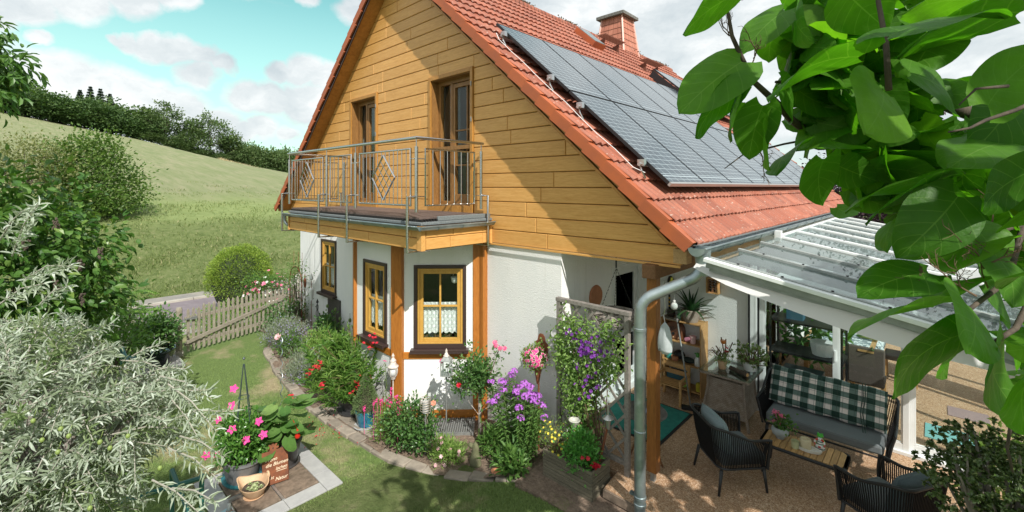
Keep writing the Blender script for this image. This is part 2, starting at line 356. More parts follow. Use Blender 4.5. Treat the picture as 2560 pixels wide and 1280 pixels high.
def wicker():
    q=nm('brown_wicker'); v=q.oc(); sp=q.new_sep(v); h=q.math('ADD',sp[0],sp[1])
    a=q.math('SINE',q.math('MULTIPLY',sp[2],2*pi/.016)); b=q.math('SINE',q.math('ADD',q.math('MULTIPLY',h,2*pi/.05),q.math('MULTIPLY',q.math('FLOOR',q.math('DIVIDE',sp[2],.016)),pi)))
    w=q.math('MULTIPLY',q.math('ABSOLUTE',a),q.math('ADD',.75,q.math('MULTIPLY',b,.25)))
    c=q.mix(q.ramp(w,(.1,0.),(.6,1.)),(.14,.105,.085,1),q.ramp(q.noise(v,14,4),(.35,(.36,.28,.22)),(.65,(.55,.46,.39))))
    q.put(q.b.inputs['Base Color'],c); q.b.inputs['Roughness'].default_value=.6; q.put(q.b.inputs['Normal'],q.bump(w,1.,.006)); return q.m
K['wicker']=wicker()
def gingham():
    q=nm('green_white_check'); sp=q.new_sep(q.oc())
    def st(v,p,o=0.): return q.math('GREATER_THAN',q.math('FRACT',q.math('ADD',q.math('DIVIDE',v,p),o)),.5)
    a=st(sp[0],.178); b=st(sp[2],.135,.2); f=q.math('MULTIPLY',q.math('ADD',a,b),.5)
    c=q.ramp(f,(.2,(.70,.63,.60)),(.5,(.12,.18,.16)),(.8,(.008,.035,.025)))
    def thin(v,o): return q.math('LESS_THAN',q.math('ABSOLUTE',q.math('SUBTRACT',q.math('FRACT',q.math('ADD',q.math('DIVIDE',v,.0625),o)),.5)),.04)
    c=q.mix(q.math('MULTIPLY',q.math('MAXIMUM',thin(sp[0],.25),thin(sp[2],.1)),.7),c,(.03,.05,.045,1))
    q.put(q.b.inputs['Base Color'],c); q.b.inputs['Roughness'].default_value=.9; q.put(q.b.inputs['Normal'],q.bump(q.noise(q.oc(),14,4),.6,.02)); return q.m
K['check']=gingham()
def patio():
    q=nm('brown_granule_floor'); v=q.oc(); p=q.vor(v,95,'F1','Color'); l=q.new_sep(p)[0]
    c=q.ramp(l,(0,(.21,.115,.060)),(.35,(.38,.225,.122)),(.7,(.49,.32,.195)),(1,(.64,.49,.36)))
    c=q.mix(q.ramp(q.noise(v,1.3,6,.6),(.35,.0),(.7,.4)),c,(.27,.16,.088,1))
    q.put(q.b.inputs['Base Color'],c); q.b.inputs['Roughness'].default_value=.75; q.put(q.b.inputs['Normal'],q.bump(q.vor(v,95),.5,.004)); return q.m
K['patio']=patio()
def grassmat(name,g1,g2,dry,dry2,sc_,amt,bumpy=True,ridge=None,fine=40,leaf=False):
    q=nm(name); v=q.oc()
    c=q.ramp(q.noise(v,fine,5,.7),(.3,g1),(.7,g2))
    d=q.ramp(q.noise(v,sc_,6,.6),(amt,0.),(amt+.16,1.)); dc=q.ramp(q.noise(v,fine*.6,5,.7),(.3,dry),(.7,dry2))
    c=q.mix(d,c,dc)
    if ridge:
        w=q.noise(q.mp(v,ridge,(0,0,R(8))),1.,6,.6); c=q.mix(q.ramp(w,(.38,.0),(.62,.55)),c,dc)
    q.put(q.b.inputs['Base Color'],c); q.b.inputs['Roughness'].default_value=.9; q.b.inputs['Specular IOR Level'].default_value=.15
    if bumpy: q.put(q.b.inputs['Normal'],q.bump(q.noise(v,fine*1.2,5,.7),.9,.03))
    return q.m
K['lawn']=grassmat('lawn_grass',(.10,.16,.045),(.175,.24,.085),(.30,.25,.15),(.40,.34,.22),1.0,.53)
K['blade']=grassmat('lawn_blades',(.13,.20,.05),(.24,.32,.11),(.36,.32,.18),(.46,.40,.25),1.0,.55,bumpy=False)
K['soilbed']=mat('bed_soil',(.135,.095,.068),.95,(.26,.19,.14),22,bs=1,bsc=35,bd=.03,det=8)
K['asphalt']=mat('road_asphalt',(.165,.135,.15),.85,(.20,.17,.185),3,bs=.2,bsc=60)
K['kerbpale']=mat('pale_kerb',(.42,.39,.34),.9,(.33,.30,.26),3)
K['bark']=mat('bark',(.10,.075,.055),.9,(.05,.038,.03),9,bs=.8,bsc=30,st=(3,3,1))
K['barkg']=mat('grey_bark',(.28,.25,.22),.85,(.17,.15,.13),12,bs=.5,bsc=40)
K['stemg']=mat('green_stem',(.10,.16,.04),.6)
K['stemb']=mat('brown_stem',(.14,.085,.05),.8)
# ---------------- the ground ----------------
def sst(t): t=max(0.,min(1.,t)); return t*t*(3-2*t)
def hillY(y):
    P=[(-120,22),(-40,22),(-5,20.3),(19,15.7),(36,9.6),(55,4.4),(75,2.6),(110,1.6),(300,1)]
    for (a,u),(b,v) in zip(P,P[1:]):
        if y<=b:
            t=max(0,(y-a)/(b-a)); return u+(v-u)*t
    return 1
def gz(x,y):
    if x>-14.2: return -.35+.23*sst((x+5.2)/2.2)
    if x>-15: return -.35-.25*sst((-14.2-x)/.8)
    if x>-20.6: return -.6
    d=-20.6-x
    b=-.6+1.7*sst(d/9.) if d<9 else 1.1
    if d>7:
        t=(d-7)/122.; top=hillY(y)
        if t<=1: b=max(b,1.0)+(top-1.1)*t*(1.06-.06*t)
        else: b=top-.05*(d-129)
    return b
xs=list(np.arange(40,-14,-2.))+list(np.arange(-14,-32,-.5))+list(np.arange(-32,-60,-2.))+list(np.arange(-60,-165,-5.))+list(np.arange(-165,-700,-60.))
ys=list(np.arange(-400,-60,40.))+list(np.arange(-60,100,2.))+list(np.arange(100,500,40.))
gm=M(); nx,ny=len(xs),len(ys)
def terr(i,j):
    x=xs[int(round(i*(nx-1)))]; y=ys[int(round(j*(ny-1)))]
    z=gz(x,y)-(.03 if x>-14.6 else 0)
    if x<-21.5: z+=.05*math.sin(x*1.7+y*.9)+.04*math.sin(y*2.1-x*.5)
    if -20.7<x<-14.7: z-=.012
    return (x,y,z)
gm.grid(terr,nx-1,ny-1)
def meadow():
    q=nm('meadow_grass'); v=q.oc(); sp=q.new_sep(v)
    fresh=q.ramp(q.noise(v,2.5,7,.7),(.3,(.19,.25,.09)),(.7,(.29,.34,.14)))
    bank=q.ramp(q.noise(v,3.2,8,.72),(.3,(.09,.13,.04)),(.55,(.17,.21,.08)),(.75,(.29,.27,.15)))
    mow=q.ramp(q.noise(q.mp(v,(.035,.5,1),(0,0,R(-7))),1.2,7,.62),(.3,(.215,.25,.12)),(.52,(.265,.28,.155)),(.72,(.33,.31,.20)))
    mow=q.mix(q.ramp(q.noise(q.mp(v,(.05,1.6,1),(0,0,R(-7))),1.6,6,.6),(.45,.0),(.62,.5)),mow,(.165,.21,.09,1))
    xw=q.math('ADD',sp[0],q.math('MULTIPLY',q.math('SUBTRACT',q.noise(v,.35,4,.6),.5),5))
    c=q.mix(q.mr(xw,-29,-31.5),bank,fresh); c=q.mix(q.mr(xw,-35,-42),c,mow)
    q.put(q.b.inputs['Base Color'],c); q.b.inputs['Roughness'].default_value=.95; q.b.inputs['Specular IOR Level'].default_value=.1
    q.put(q.b.inputs['Normal'],q.bump(q.noise(v,9,7,.75),1.,.12)); return q.m
K['meadow']=meadow()
S('ground',gm,K['meadow'],smooth=True)
m=M(); m.grid(lambda a,b:(-14.6+14.6*a+ (0 if a<1 else 8),-6+12*b,gz(-14.6+14.6*a,0)-.006),58,30); S('lawn',m,K['lawn'],smooth=True)
# road running past the garden, kerb and verge strip
m=M(); m.box(-19.6,-15.6,-70,110,-.66,-.594); S('road',m,K['asphalt'])
m=M()
for k in range(90):
    m.box(-19.78,-19.6,-70+2*k+.01,-70+2*k+1.99,-.68,-.53); m.box(-15.6,-15.42,-70+2*k+.01,-70+2*k+1.99,-.68,-.55)
S('road_kerb',m,K['kerbpale'])
m=M(); m.box(-20.75,-19.78,-70,110,-.68,-.565); m.box(-15.42,-14.75,-70,110,-.68,-.56); S('pavement',m,mat('old_pavement',(.20,.19,.18),.9,(.28,.26,.22),2,bs=.3,bsc=30))
# patio slab (the house stands on its own plinth behind it)
m=M()
m.prism([(-3.83,4.93,-.3),(-2.84,4.93,-.3),(-2.80,4.55,-.3),(9,4.36,-.3),(9,16,-.3),(-3.83,16,-.3)],(0,0,.30)); S('patio',m,K['patio'])
m=M(); m.bar((-2.80,4.535,-.05),(9,4.345,-.05),.03,.09); S('patio_edge',m,K['boardb'])
# flower bed soil and the path of kerb stones
path=[(-12.2,4.1),(-11.4,3.66),(-9.9,3.40),(-8.38,3.26),(-7.6,3.24),(-6.86,3.27),(-5.66,3.36),(-4.77,3.60),(-4.06,3.98),(-3.62,4.25)]
def bedz(x,y): return gz(x,y)+.012+.03*math.sin(x*5.1+y*3)*math.sin(y*7-x*2)
def ypath(x):
    for (a,u),(b,v) in zip(path,path[1:]):
        if a<=x<=b: return u+(v-u)*(x-a)/(b-a)
    return path[0][1] if x<path[0][0] else path[-1][1]
m=M(); m.grid(lambda a,b:(lambda x:(x,ypath(x)+.05+(5.3-ypath(x))*b,bedz(x,ypath(x)+(5.2-ypath(x))*b)+.02))(-13.2+9.6*a),110,22); S('flower_bed',m,K['soilbed'],smooth=True)
m=M(); m.prism([(-3.75,4.05,-.2),(-2.75,4.05,-.2),(-2.2,4.2,-.2),(-1.2,4.3,-.2),(-1.2,4.5,-.2),(-2.8,4.56,-.2),(-2.8,5,-.2),(-3.75,5,-.2)],(0,0,.088)); S('bare_earth',m,K['soilbed'])
m=M(); x=-11.6; rk=random.Random(3)
while x<-3.7:
    w=rk.uniform(.26,.36) ; x2=x+w; y1,y2=ypath(x),ypath(x2); z=gz(x,3)+.035
    d=Vector((x2-x,y2-y1,0)).normalized(); p=Vector((-d.y,d.x,0))
    a=Vector((x,y1,z+rk.uniform(-.012,.012))); L=Vector((x2-x,y2-y1,0)).length-.018
    for off in ((0,) if x<-7.9 or x>-6.3 else (0,.19,.38)):
        o_=a+p*(off+rk.uniform(-.012,.012)); rt=rk.uniform(-.03,.03)
        c=[o_,o_+d*L,o_+d*L+p*.17,o_+p*.17]; c=[q+Vector((rk.uniform(-.012,.012),rk.uniform(-.012,.012),rk.uniform(-.008,.008))) for q in c]
        m.prism([q-Vector((0,0,.06)) for q in c],(0,0,.07))
    x=x2
o=obj('bed_edging',m,K['kerb'],bevel=.012); tag(o,'curved row of worn concrete edging stones between the lawn and the flower bed','edging')
# lawn blades: ground cover no one could count
def on_lawn(x,y):
    if x>-3.0 and y>4.1: return False
    if -7.0<x<-5.58 and 1.42<y<2.78: return False
    if y>ypath(x)-.02: return False
    if x<-12.5 - .0: return False
    return True
P=[]
while len(P)<62000:
    t=NR.uniform(0,1); x=-12.6+10.6*math.sqrt(t) ; y=NR.uniform(.3,4.4)
    q=proj((x,y,-.3))
    if on_lawn(x,y) and q[1]<1330 and 150<q[0]<1700: P.append((x,y,gz(x,y)-.008))
P=np.array(P);k=len(P); D=NR.normal(0,.42,(k,3)); D[:,2]=1
m=M(); m.leaves(P,D,NR.normal(0,1,(k,3)),NR.uniform(.018,.042,k),NR.uniform(.005,.009,k),2)
o=obj('lawn_blades',m,K['blade']); tag(o,'short mown grass blades of the garden lawn','grass',kind='stuff')
# rough tufts on the bank beyond the road
P=[]
TC=np.c_[-20.9-NR.exponential(6.5,1500),NR.uniform(-9,32,1500)]
for _ in range(46000):
    c_=TC[NR.randint(1500)]; x=c_[0]+NR.normal(0,.35); y=c_[1]+NR.normal(0,.45)
    if x>-20.8: continue
    if x>-48: P.append((x,y,gz(x,y)-.02))
P=np.array(P);k=len(P); D=NR.normal(0,.5,(k,3)); D[:,2]=1
m=M(); m.leaves(P,D,NR.normal(0,1,(k,3)),NR.uniform(.07,.22,k),NR.uniform(.02,.05,k),0)
K['tuft']=leafmat('bank_grass',(.10,.145,.045),(.21,.25,.10),.8,.25,c3=(.36,.33,.19),spec=.1)
o=obj('bank_grass',m,K['tuft']); tag(o,'rough uncut grass on the bank across the road','grass',kind='stuff')
P=[]
for _ in range(9000):
    y=NR.uniform(33,66); x=-134.5+NR.normal(0,.9); P.append((x,y,gz(x,y)-.05))
P=np.array(P);k=len(P); D=NR.normal(0,.25,(k,3)); D[:,2]=1
m=M(); m.leaves(P,D,NR.normal(0,1,(k,3)),NR.uniform(.8,1.9,k),NR.uniform(.12,.25,k),0)
o=obj('dry_grass',m,leafmat('dry_tall_grass',(.42,.34,.20),(.55,.47,.31),.9,.2,spec=.1)); tag(o,'strip of tall straw coloured grass along the top edge of the field','grass',kind='stuff')

# ---------------- the house ----------------
Y0=5.07
HS=T('house','gabled house with golden board gable, white plaster ground floor and red tiled roof','house',(-7.8,9,0))
def fgab(u,z,d): return Vector((u,5.12+d,z))
def fbay(u,z,d): return Vector((u,4.10+d,z))
A_=Vector((-6.44,4.10,0)); B_=Vector((-5.43,5.09,0)); E_=(B_-A_); LB=E_.length; E_.normalize(); N_=Vector((-E_.y,E_.x,0))
def fang(u,z,d): q=A_+E_*u+N_*d; return Vector((q.x,q.y,z))
A2=Vector((-8.87,5.09,0)); B2=Vector((-7.86,4.10,0)); E2=(B2-A2).normalized(); N2=Vector((-E2.y,E2.x,0))
def fanl(u,z,d): q=A2+E2*u+N2*d; return Vector((q.x,q.y,z))
def fside(u,z,d): return Vector((-3.85-d,u,z))
def fback(u,z,d): return Vector((u,7.85+d,z))
def wallh(m,fr,u0,u1,z0,z1,holes,th):
    us=sorted({u0,u1}|{h[i] for h in holes for i in (0,1)}); zs=sorted({z0,z1}|{h[i] for h in holes for i in (2,3)})
    for a,b in zip(us,us[1:]):
        for c,d in zip(zs,zs[1:]):
            if any(h[0]<=a and b<=h[1] and h[2]<=c and d<=h[3] for h in holes): continue
            for dd in (0,th):
                m.add([fr(a,c,dd),fr(b,c,dd),fr(b,d,dd),fr(a,d,dd)],[(0,1,2,3) if dd==0 else (3,2,1,0)])
    for h in list(holes)+[(u0,u1,z0,z1)]:
        a,b,c,d=h[:4]
        m.add([fr(a,c,0),fr(b,c,0),fr(b,d,0),fr(a,d,0),fr(a,c,th),fr(b,c,th),fr(b,d,th),fr(a,d,th)],[(0,1,5,4),(1,2,6,5),(2,3,7,6),(3,0,4,7)])
def fb(m,fr,u0,u1,z0,z1,d0,d1):
    vs=[fr(u,z,d) for u in (u0,u1) for z in (z0,z1) for d in (d0,d1)]
    m.add(vs,[(0,1,3,2),(4,6,7,5),(0,4,5,1),(2,3,7,6),(0,2,6,4),(1,5,7,3)])
def ring(m,fr,u0,u1,z0,z1,w,d0,d1,wb=None):
    wb=wb or w
    fb(m,fr,u0,u0+w,z0,z1,d0,d1); fb(m,fr,u1-w,u1,z0,z1,d0,d1); fb(m,fr,u0+w,u1-w,z1-w,z1,d0+.001,d1); fb(m,fr,u0+w,u1-w,z0,z0+wb,d0+.001,d1)
w2=(-7.50,-6.755,.86,2.19); w3=(-11.55,-10.75,.82,2.15); w1=(.29,1.12,.86,2.20)
m=M()
wallh(m,fgab,-12.92,-8.87,-.45,2.66,[w3],.3); wallh(m,fgab,-5.43,-3.85,-.45,2.66,[],.3)
wallh(m,fbay,-7.86,-6.44,-.45,2.62,[w2],.2); wallh(m,fang,0,LB,-.45,2.62,[w1],.2); wallh(m,fanl,0,LB,-.45,2.62,[(.29,1.12,.86,2.2)],.2)
wallh(m,fside,5.42,7.85,-.45,2.9,[(6.49,7.45,.03,2.18)],.3)
wallh(m,fback,-4.15,-2.2,-.45,2.9,[],.3)
wallh(m,lambda u,z,d:Vector((-2.2-d,u,z)),8.15,17.3,-.45,2.75,[(9.0,11.0,.0,2.1)],.3)
wallh(m,lambda u,z,d:Vector((-12.92+d,u,z)),5.42,17.3,-.45,2.9,[(7,8.2,.9,2.1),(11,12.2,.9,2.1)],.3)
wallh(m,lambda u,z,d:Vector((u,17.6-d,z)),-12.92,-2.2,-.45,2.9,[],.3)
# upper gable backing and ceilings
def ZC(x): return 8.035-.9*abs(x+7.8)
dA=(-9.87,-8.80,3.10,5.46); dB=(-6.82,-5.72,3.10,5.46)
wl=obj('wall',m,K['plaster'],HS)
m=M()
for x0,x1,z0 in ((-13.3,dA[0],2.62),(dA[1],dB[0],2.62),(dB[1],-2.15,2.62),(dA[0],dA[1],dA[3]),(dB[0],dB[1],dB[3])):
    n=10
    for i in range(n):
        a=x0+(x1-x0)*i/n;b=x0+(x1-x0)*(i+1)/n
        pts=[(a,z0),(b,z0),(b,max(z0+.01,ZC(b)-.02)),(a,max(z0+.01,ZC(a)-.02))]
        m.add([(p,5.13,q) for p,q in pts],[(0,1,2,3)]); m.add([(p,5.4,q) for p,q in pts],[(0,1,2,3)])
m.box(dA[0],dA[1],5.13,5.4,2.6,dA[2]); m.box(dB[0],dB[1],5.13,5.4,2.6,dB[2])
m.box(-12.9,-3.9,5.14,17.4,2.64,2.9)   # floor between the storeys
m.box(-3.9,-2.3,5.16,7.86,2.62,2.66)    # porch ceiling
m.add([(x,17.55,z) for x,z in ((-13.3,2.8),(-2.2,2.8),(-7.8,8.1))],[(0,1,2)])
for d in (dA,dB):
    m.box(d[0]-.6,d[0]-.55,5.4,8.5,2.9,5.6); m.box(d[1]+.55,d[1]+.6,5.4,8.5,2.9,5.6); m.box(d[0]-.6,d[1]+.6,8.4,8.5,2.9,5.6); m.box(d[0]-.6,d[1]+.6,5.4,8.5,5.6,5.65)
obj('upper_wall',m,K['cream'],HS)
# board cladding: real boards with chamfered grooves, clipped to the rake
def clip(poly,n,c):
    out=[]
    for i in range(len(poly)):
        a,b=poly[i],poly[(i+1)%len(poly)]; da=a[0]*n[0]+a[1]*n[1]-c; db=b[0]*n[0]+b[1]*n[1]-c
        if da<=0: out.append(a)
        if da*db<0: t=da/(da-db); out.append((a[0]+(b[0]-a[0])*t,a[1]+(b[1]-a[1])*t))
    return out
def inset(poly,d):
    n=len(poly); out=[]
    for i in range(n):
        p0,p1,p2=Vector(poly[i-1]),Vector(poly[i]),Vector(poly[(i+1)%n]); a=(p1-p0).normalized(); b=(p2-p1).normalized()
        na=Vector((-a.y,a.x)); nb=Vector((-b.y,b.x)); k=1+na.dot(nb); q=(na+nb)/max(k,.25); out.append(tuple(p1+q*d))
    return out
def clad(m,fr,u0,u1,z0,rows,pitch,holes,clips,seed,lmin=1.4,lmax=3.4,th=.022):
    rr=random.Random(seed)
    for k in range(rows):
        za=z0+k*pitch+.004; zb=z0+(k+1)*pitch-.004; u=u0-rr.uniform(0,2.4); 
        while u<u1:
            v=u+rr.uniform(lmin,lmax); a,b=max(u,u0)+.003,min(v,u1)-.003; u=v
            if b-a<.03: continue
            segs=[(a,b,za,zb)]
            for h in holes:
                ns=[]
                for s in segs:
                    if s[1]<=h[0] or s[0]>=h[1] or s[3]<=h[2] or s[2]>=h[3]: ns.append(s); continue
                    if s[0]<h[0]: ns.append((s[0],h[0],s[2],s[3]))
                    if s[1]>h[1]: ns.append((h[1],s[1],s[2],s[3]))
                    c,d=max(s[0],h[0]),min(s[1],h[1])
                    if s[2]<h[2]-.01: ns.append((c,d,s[2],h[2]))
                    if s[3]>h[3]+.01: ns.append((c,d,h[3],s[3]))
                segs=ns
            for s in segs:
                poly=[(s[0],s[2]),(s[1],s[2]),(s[1],s[3]),(s[0],s[3])]
                for n,c in clips: poly=clip(poly,n,c)
                if len(poly)<3: continue
                q=[]
                for p in poly:
                    if not q or (abs(p[0]-q[-1][0])+abs(p[1]-q[-1][1]))>.004: q.append(p)
                if len(q)<3: continue
                area=abs(sum(q[i][0]*q[(i+1)%len(q)][1]-q[(i+1)%len(q)][0]*q[i][1] for i in range(len(q))))/2
                if area<.004: continue
                ins=inset(q,.0075); n_=len(q)
                vs=[fr(p[0],p[1],0) for p in q]+[fr(p[0],p[1],-th*.45) for p in q]+[fr(p[0],p[1],-th) for p in ins]
                m.add(vs,[tuple(range(2*n_,3*n_))]+[(r*n_+i,r*n_+(i+1)%n_,(r+1)*n_+(i+1)%n_,(r+1)*n_+i) for r in (0,1) for i in range(n_)])
fcl=lambda u,z,d:Vector((u,5.10+d,z))
m=M(); clad(m,fcl,-13.5,-2.12,2.595,25,.2235,[(dA[0]-.07,dA[1]+.07,dA[2]-.2,dA[3]+.07),(dB[0]-.07,dB[1]+.07,dB[2]-.2,dB[3]+.07)],[((.9,1),ZC(0)+0+0 if False else 8.035-.9*7.8),((-.9,1),8.035+.9*7.8)],11)
gc=obj('gable_cladding',m,K['clad'],HS)
m=M(); m.box(-13.45,-2.12,5.101,5.128,2.6,2.75); 
m.add([(-13.4,5.1025,2.7),(-2.2,5.1025,2.7),(-2.13,5.1025,2.90),(-7.8,5.1025,7.99),(-13.46,5.1025,2.90)],[(0,1,2,3,4)])
# holes for doors are covered by reveals; backing is dark
o=None
mb=M()
for x0,x1,z0 in ((-13.3,dA[0],2.6),(dA[1],dB[0],2.6),(dB[1],-2.15,2.6),(dA[0],dA[1],dA[3]),(dB[0],dB[1],dB[3]),(dA[0],dA[1],2.6),(dB[0],dB[1],2.6)):
    hi=lambda x: max(z0+.02,ZC(x)-.02)
    n=10
    for i in range(n):
        a=x0+(x1-x0)*i/n;b=x0+(x1-x0)*(i+1)/n
        top=(3.1,3.1) if z0==2.6 and x0 in (dA[0],dB[0]) else (hi(b),hi(a))
        mb.add([(a,5.103,z0),(b,5.103,z0),(b,5.103,top[0]),(a,5.103,top[1])],[(0,1,2,3)])
obj('groove_backing',mb,mat('groove_brown',(.12,.06,.022),.8),HS)
m=M(); m.bar((-2.135,5.088,2.6),(-2.135,5.088,2.88),.05,.05,up=(0,1,0)); m.bar((-13.44,5.05,2.585),(-2.11,5.05,2.585),.02,.03); obj('corner_trim',m,K['clad'],HS,bevel=.004)
# the roof: tiles as real corrugated courses
def roofside(sgn,y0,y1,step,gauge=.3462,n=23):
    m=M(); ca=1/math.sqrt(1+.81); sa=.9*ca; ny=int((y1-y0)/step); yy=[y0+(y1-y0)*j/ny for j in range(ny+1)]
    rr=random.Random(5); rows=[]
    for k in range(n):
        for e in (0,1):
            sdist=k*gauge+ (0 if e==0 else gauge+.012); off=.0 if e==0 else .036
            row=[]
            for y in yy:
                ti=int(y/.30); jr=((ti*7919+k*104729)%97)/97.-.5; jr2=((ti*3571+k*7853)%89)/89.-.5
                ph=(y/.15)%1; h=.046*abs(math.cos(pi*ph))**.75+ (.004 if (y/.3)%1<.5 else 0)
                s_=sdist+(jr*.012 if e else 0); o_=off+h+jr2*.006*e
                x=-7.8+sgn*(s_*ca+o_*sa); z=8.20-s_*sa+o_*ca-.02
                row.append((x,y,z))
            rows.append(row)
    # riser lip under each course end
    vs=[];fs=[];w=len(yy)
    for i,r in enumerate(rows):
        vs+=r
        if i: fs+=[((i-1)*w+j,(i-1)*w+j+1,i*w+j+1,i*w+j) if sgn>0 else ((i-1)*w+j+1,(i-1)*w+j,i*w+j,i*w+j+1) for j in range(w-1)]
    last=[(p[0]-sgn*.012,p[1],p[2]-.035) for p in rows[-1]]; b=len(vs); vs+=last; fs+=[(b-w+j,b-w+j+1,b+j+1,b+j) for j in range(w-1)]
    return m.add(vs,fs)
m=roofside(1,4.80,17.6,.0214)
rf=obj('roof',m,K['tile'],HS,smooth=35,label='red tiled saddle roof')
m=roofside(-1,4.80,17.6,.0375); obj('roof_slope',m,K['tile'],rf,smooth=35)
# under-roof sheathing so that the attic is closed
m=M()
for sg in (1,-1):
    e=-7.8+sg*5.86
    m.add([(-7.8,4.80,8.08),(-7.8,17.6,8.08),(e,17.6,8.08-.9*5.86),(e,4.80,8.08-.9*5.86),(-7.8,4.80,8.17),(-7.8,17.6,8.17),(e,17.6,8.17-.9*5.86),(e,4.80,8.17-.9*5.86)],[(0,1,2,3),(4,7,6,5),(0,3,7,4),(1,5,6,2),(3,2,6,7)])
obj('roof_boarding',m,K['soffit'],rf)
# verge tiles, soffit and bargeboards
ca=1/math.sqrt(1.81); sa=.9*ca
for sg,nmx in ((1,'verge_tiles'),(-1,'verge_tiles')):
    m=M()
    for k in range(23):
        s0=k*.3462+.004; s1=s0+.3462+.006
        def P_(s,o_): return (-7.8+sg*(s*ca+o_*sa),8.20-s*sa+o_*ca)
        a,b,c,d=P_(s0,-.115),P_(s1,-.085),P_(s1,.052),P_(s0,.028)
        m.prism([(p[0],4.715,p[1]) for p in (a,b,c,d)],(0,.035,0))
        c2=P_(s1,.062);d2=P_(s0,.038); e1=P_(s1,.030); e0=P_(s0,.004)
        m.prism([(p[0],4.7155,p[1]) for p in (d,c,c2,d2)],(0,.12,0))
    obj(nmx,m,K['verge'],rf,bevel=.006)
    m=M()
    for k in range(16):
        s0=-.0+k*.49; s1=min(s0+.487,7.82)
        q=[P_(s0,-.135),P_(s1,-.135),P_(s1,-.115),P_(s0,-.115)]
        m.prism([(p[0],4.752,p[1]) for p in q],(0,.35,0))
    obj('soffit_board',m,K['soffit'],rf)
    m=M(); q=[P_(0,-.17),P_(7.78,-.17),P_(7.78,-.09),P_(0,-.09)]; m.prism([(p[0],4.752,p[1]) for p in q],(0,.022,0)); obj('bargeboard',m,K['brown'] if sg<0 else K['soffit'],rf)
m=M()
for k in range(38):
    y=4.74+k*.34; m.lathe([(.10,0),(.115,.0),(.105,.36)],(-7.8,y,8.185),n=12,T=Matrix.Rotation(-pi/2,4,'X')@Matrix.Rotation(R(1.2),4,'X'))
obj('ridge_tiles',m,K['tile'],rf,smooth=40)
# moss on ridge
P=np.c_[NR.normal(-7.8,.05,2600),NR.uniform(4.8,17.6,2600),np.full(2600,8.285)]
P=P[(np.sin(P[:,1]*3.1)+NR.normal(0,.5,len(P)))>.5]; k=len(P); m=M(); m.leaves(P,np.c_[NR.normal(0,.6,(k,2)),np.ones(k)],NR.normal(0,1,(k,3)),.05,.05,0); obj('moss',m,mat('roof_moss',(.13,.09,.05),.95),rf)
# chimney
m=M()
def taper(m,x0,x1,y0,y1,z0,z1,ins,rows):
    for r in range(rows):
        t0=r/rows;t1=(r+1)/rows; zz0=z0+(z1-z0)*t0; zz1=z0+(z1-z0)*t1+.015
        i0=ins*t0-.018; i1=ins*t1
        a=[(x0+i0,y0+i0),(x1-i0,y0+i0),(x1-i0,y1-i0),(x0+i0,y1-i0)]; b=[(x0+i1,y0+i1),(x1-i1,y0+i1),(x1-i1,y1-i1),(x0+i1,y1-i1)]
        for j in range(4):
            p,q,u,v=Vector((*a[j],zz0)),Vector((*a[(j+1)%4],zz0)),Vector((*b[(j+1)%4],zz1)),Vector((*b[j],zz1)); n=5
            for i in range(n):
                s0=i/n+.004;s1=(i+1)/n-.004; m.add([p.lerp(q,s0),p.lerp(q,s1),v.lerp(u,s1),v.lerp(u,s0)],[(0,1,2,3)])
taper(m,-8.85,-7.62,13.65,14.85,7.55,9.40,.22,9)
K['chim']=mat('pink_red_chimney_tile',(.50,.20,.13),.6,(.42,.15,.095),4,isl=.16,bs=.1)
ch=obj('chimney',m,K['chim'],rf)
m=M(); m.box(-8.62,-7.86,13.9,14.6,7.5,9.44); obj('chimney_core',m,mat('chimney_joint',(.12,.05,.035),.9),ch)
m=M(); m.box(-8.78,-7.69,13.72,14.78,9.41,9.52); m.box(-8.70,-7.77,13.8,14.7,9.52,9.56); obj('chimney_cap',m,mat('chimney_slab',(.09,.085,.08),.95,(.2,.2,.18),18,bs=.6,bsc=30),ch,bevel=.01)
m=M()
for sx,sy in ((1,-1),(1,1),(-1,-1)):
    m.bar((-8.235+sx*.62,14.25+sy*.605,7.6),(-8.235+sx*.40,14.25+sy*.39,9.41),.05,.05)
obj('chimney_corner_strip',m,mat('corner_strip',(.62,.36,.30),.5),ch)
# walk gratings and a roof hatch by the chimney
def rp(s,y,o_=0): return Vector((-7.8+s*ca+o_*sa,y,8.20-s*sa+o_*ca))
for y,s in ((11.3,.75),(12.7,1.55)):
    m=M(); 
    for i in range(6): m.bar(rp(s,y,.28)+Vector((i*.05-.1,0,.0)),rp(s,y+1.1,.28)+Vector((i*.05-.1,0,.0)),.012,.03)
    for i in range(14): m.bar(rp(s,y+i*.084,.28)+Vector((-.12,0,0)),rp(s,y+i*.084,.28)+Vector((.17,0,0)),.012,.03)
    for yy in (y+.15,y+.95): m.prism([rp(s-.1,yy,.03),rp(s+.25,yy,.03),rp(s+.05,yy,.26)],(0,.03,0))
    obj('step_grating',m,mat('step_brown',(.17,.06,.035),.7) if 'step_brown' not in bpy.data.materials else bpy.data.materials['step_brown'],rf)
m=M(); 
for a,b,c,d,h in ((.62,1.42,10.3,10.85,.16),):
    q=[rp(a,c,.03),rp(b,c,.03),rp(b,d,.03),rp(a,d,.03)]; up=Vector((sa,0,ca))*h
    m.prism(q,up)
ht=obj('roof_hatch',m,K['verge'],rf)
m=M(); m.prism([rp(.64,10.33,.195),rp(1.4,10.33,.195),rp(1.4,10.82,.195),rp(.64,10.82,.195)],Vector((sa,0,ca))*.012); obj('hatch_lid',m,K['zinc'],rf)
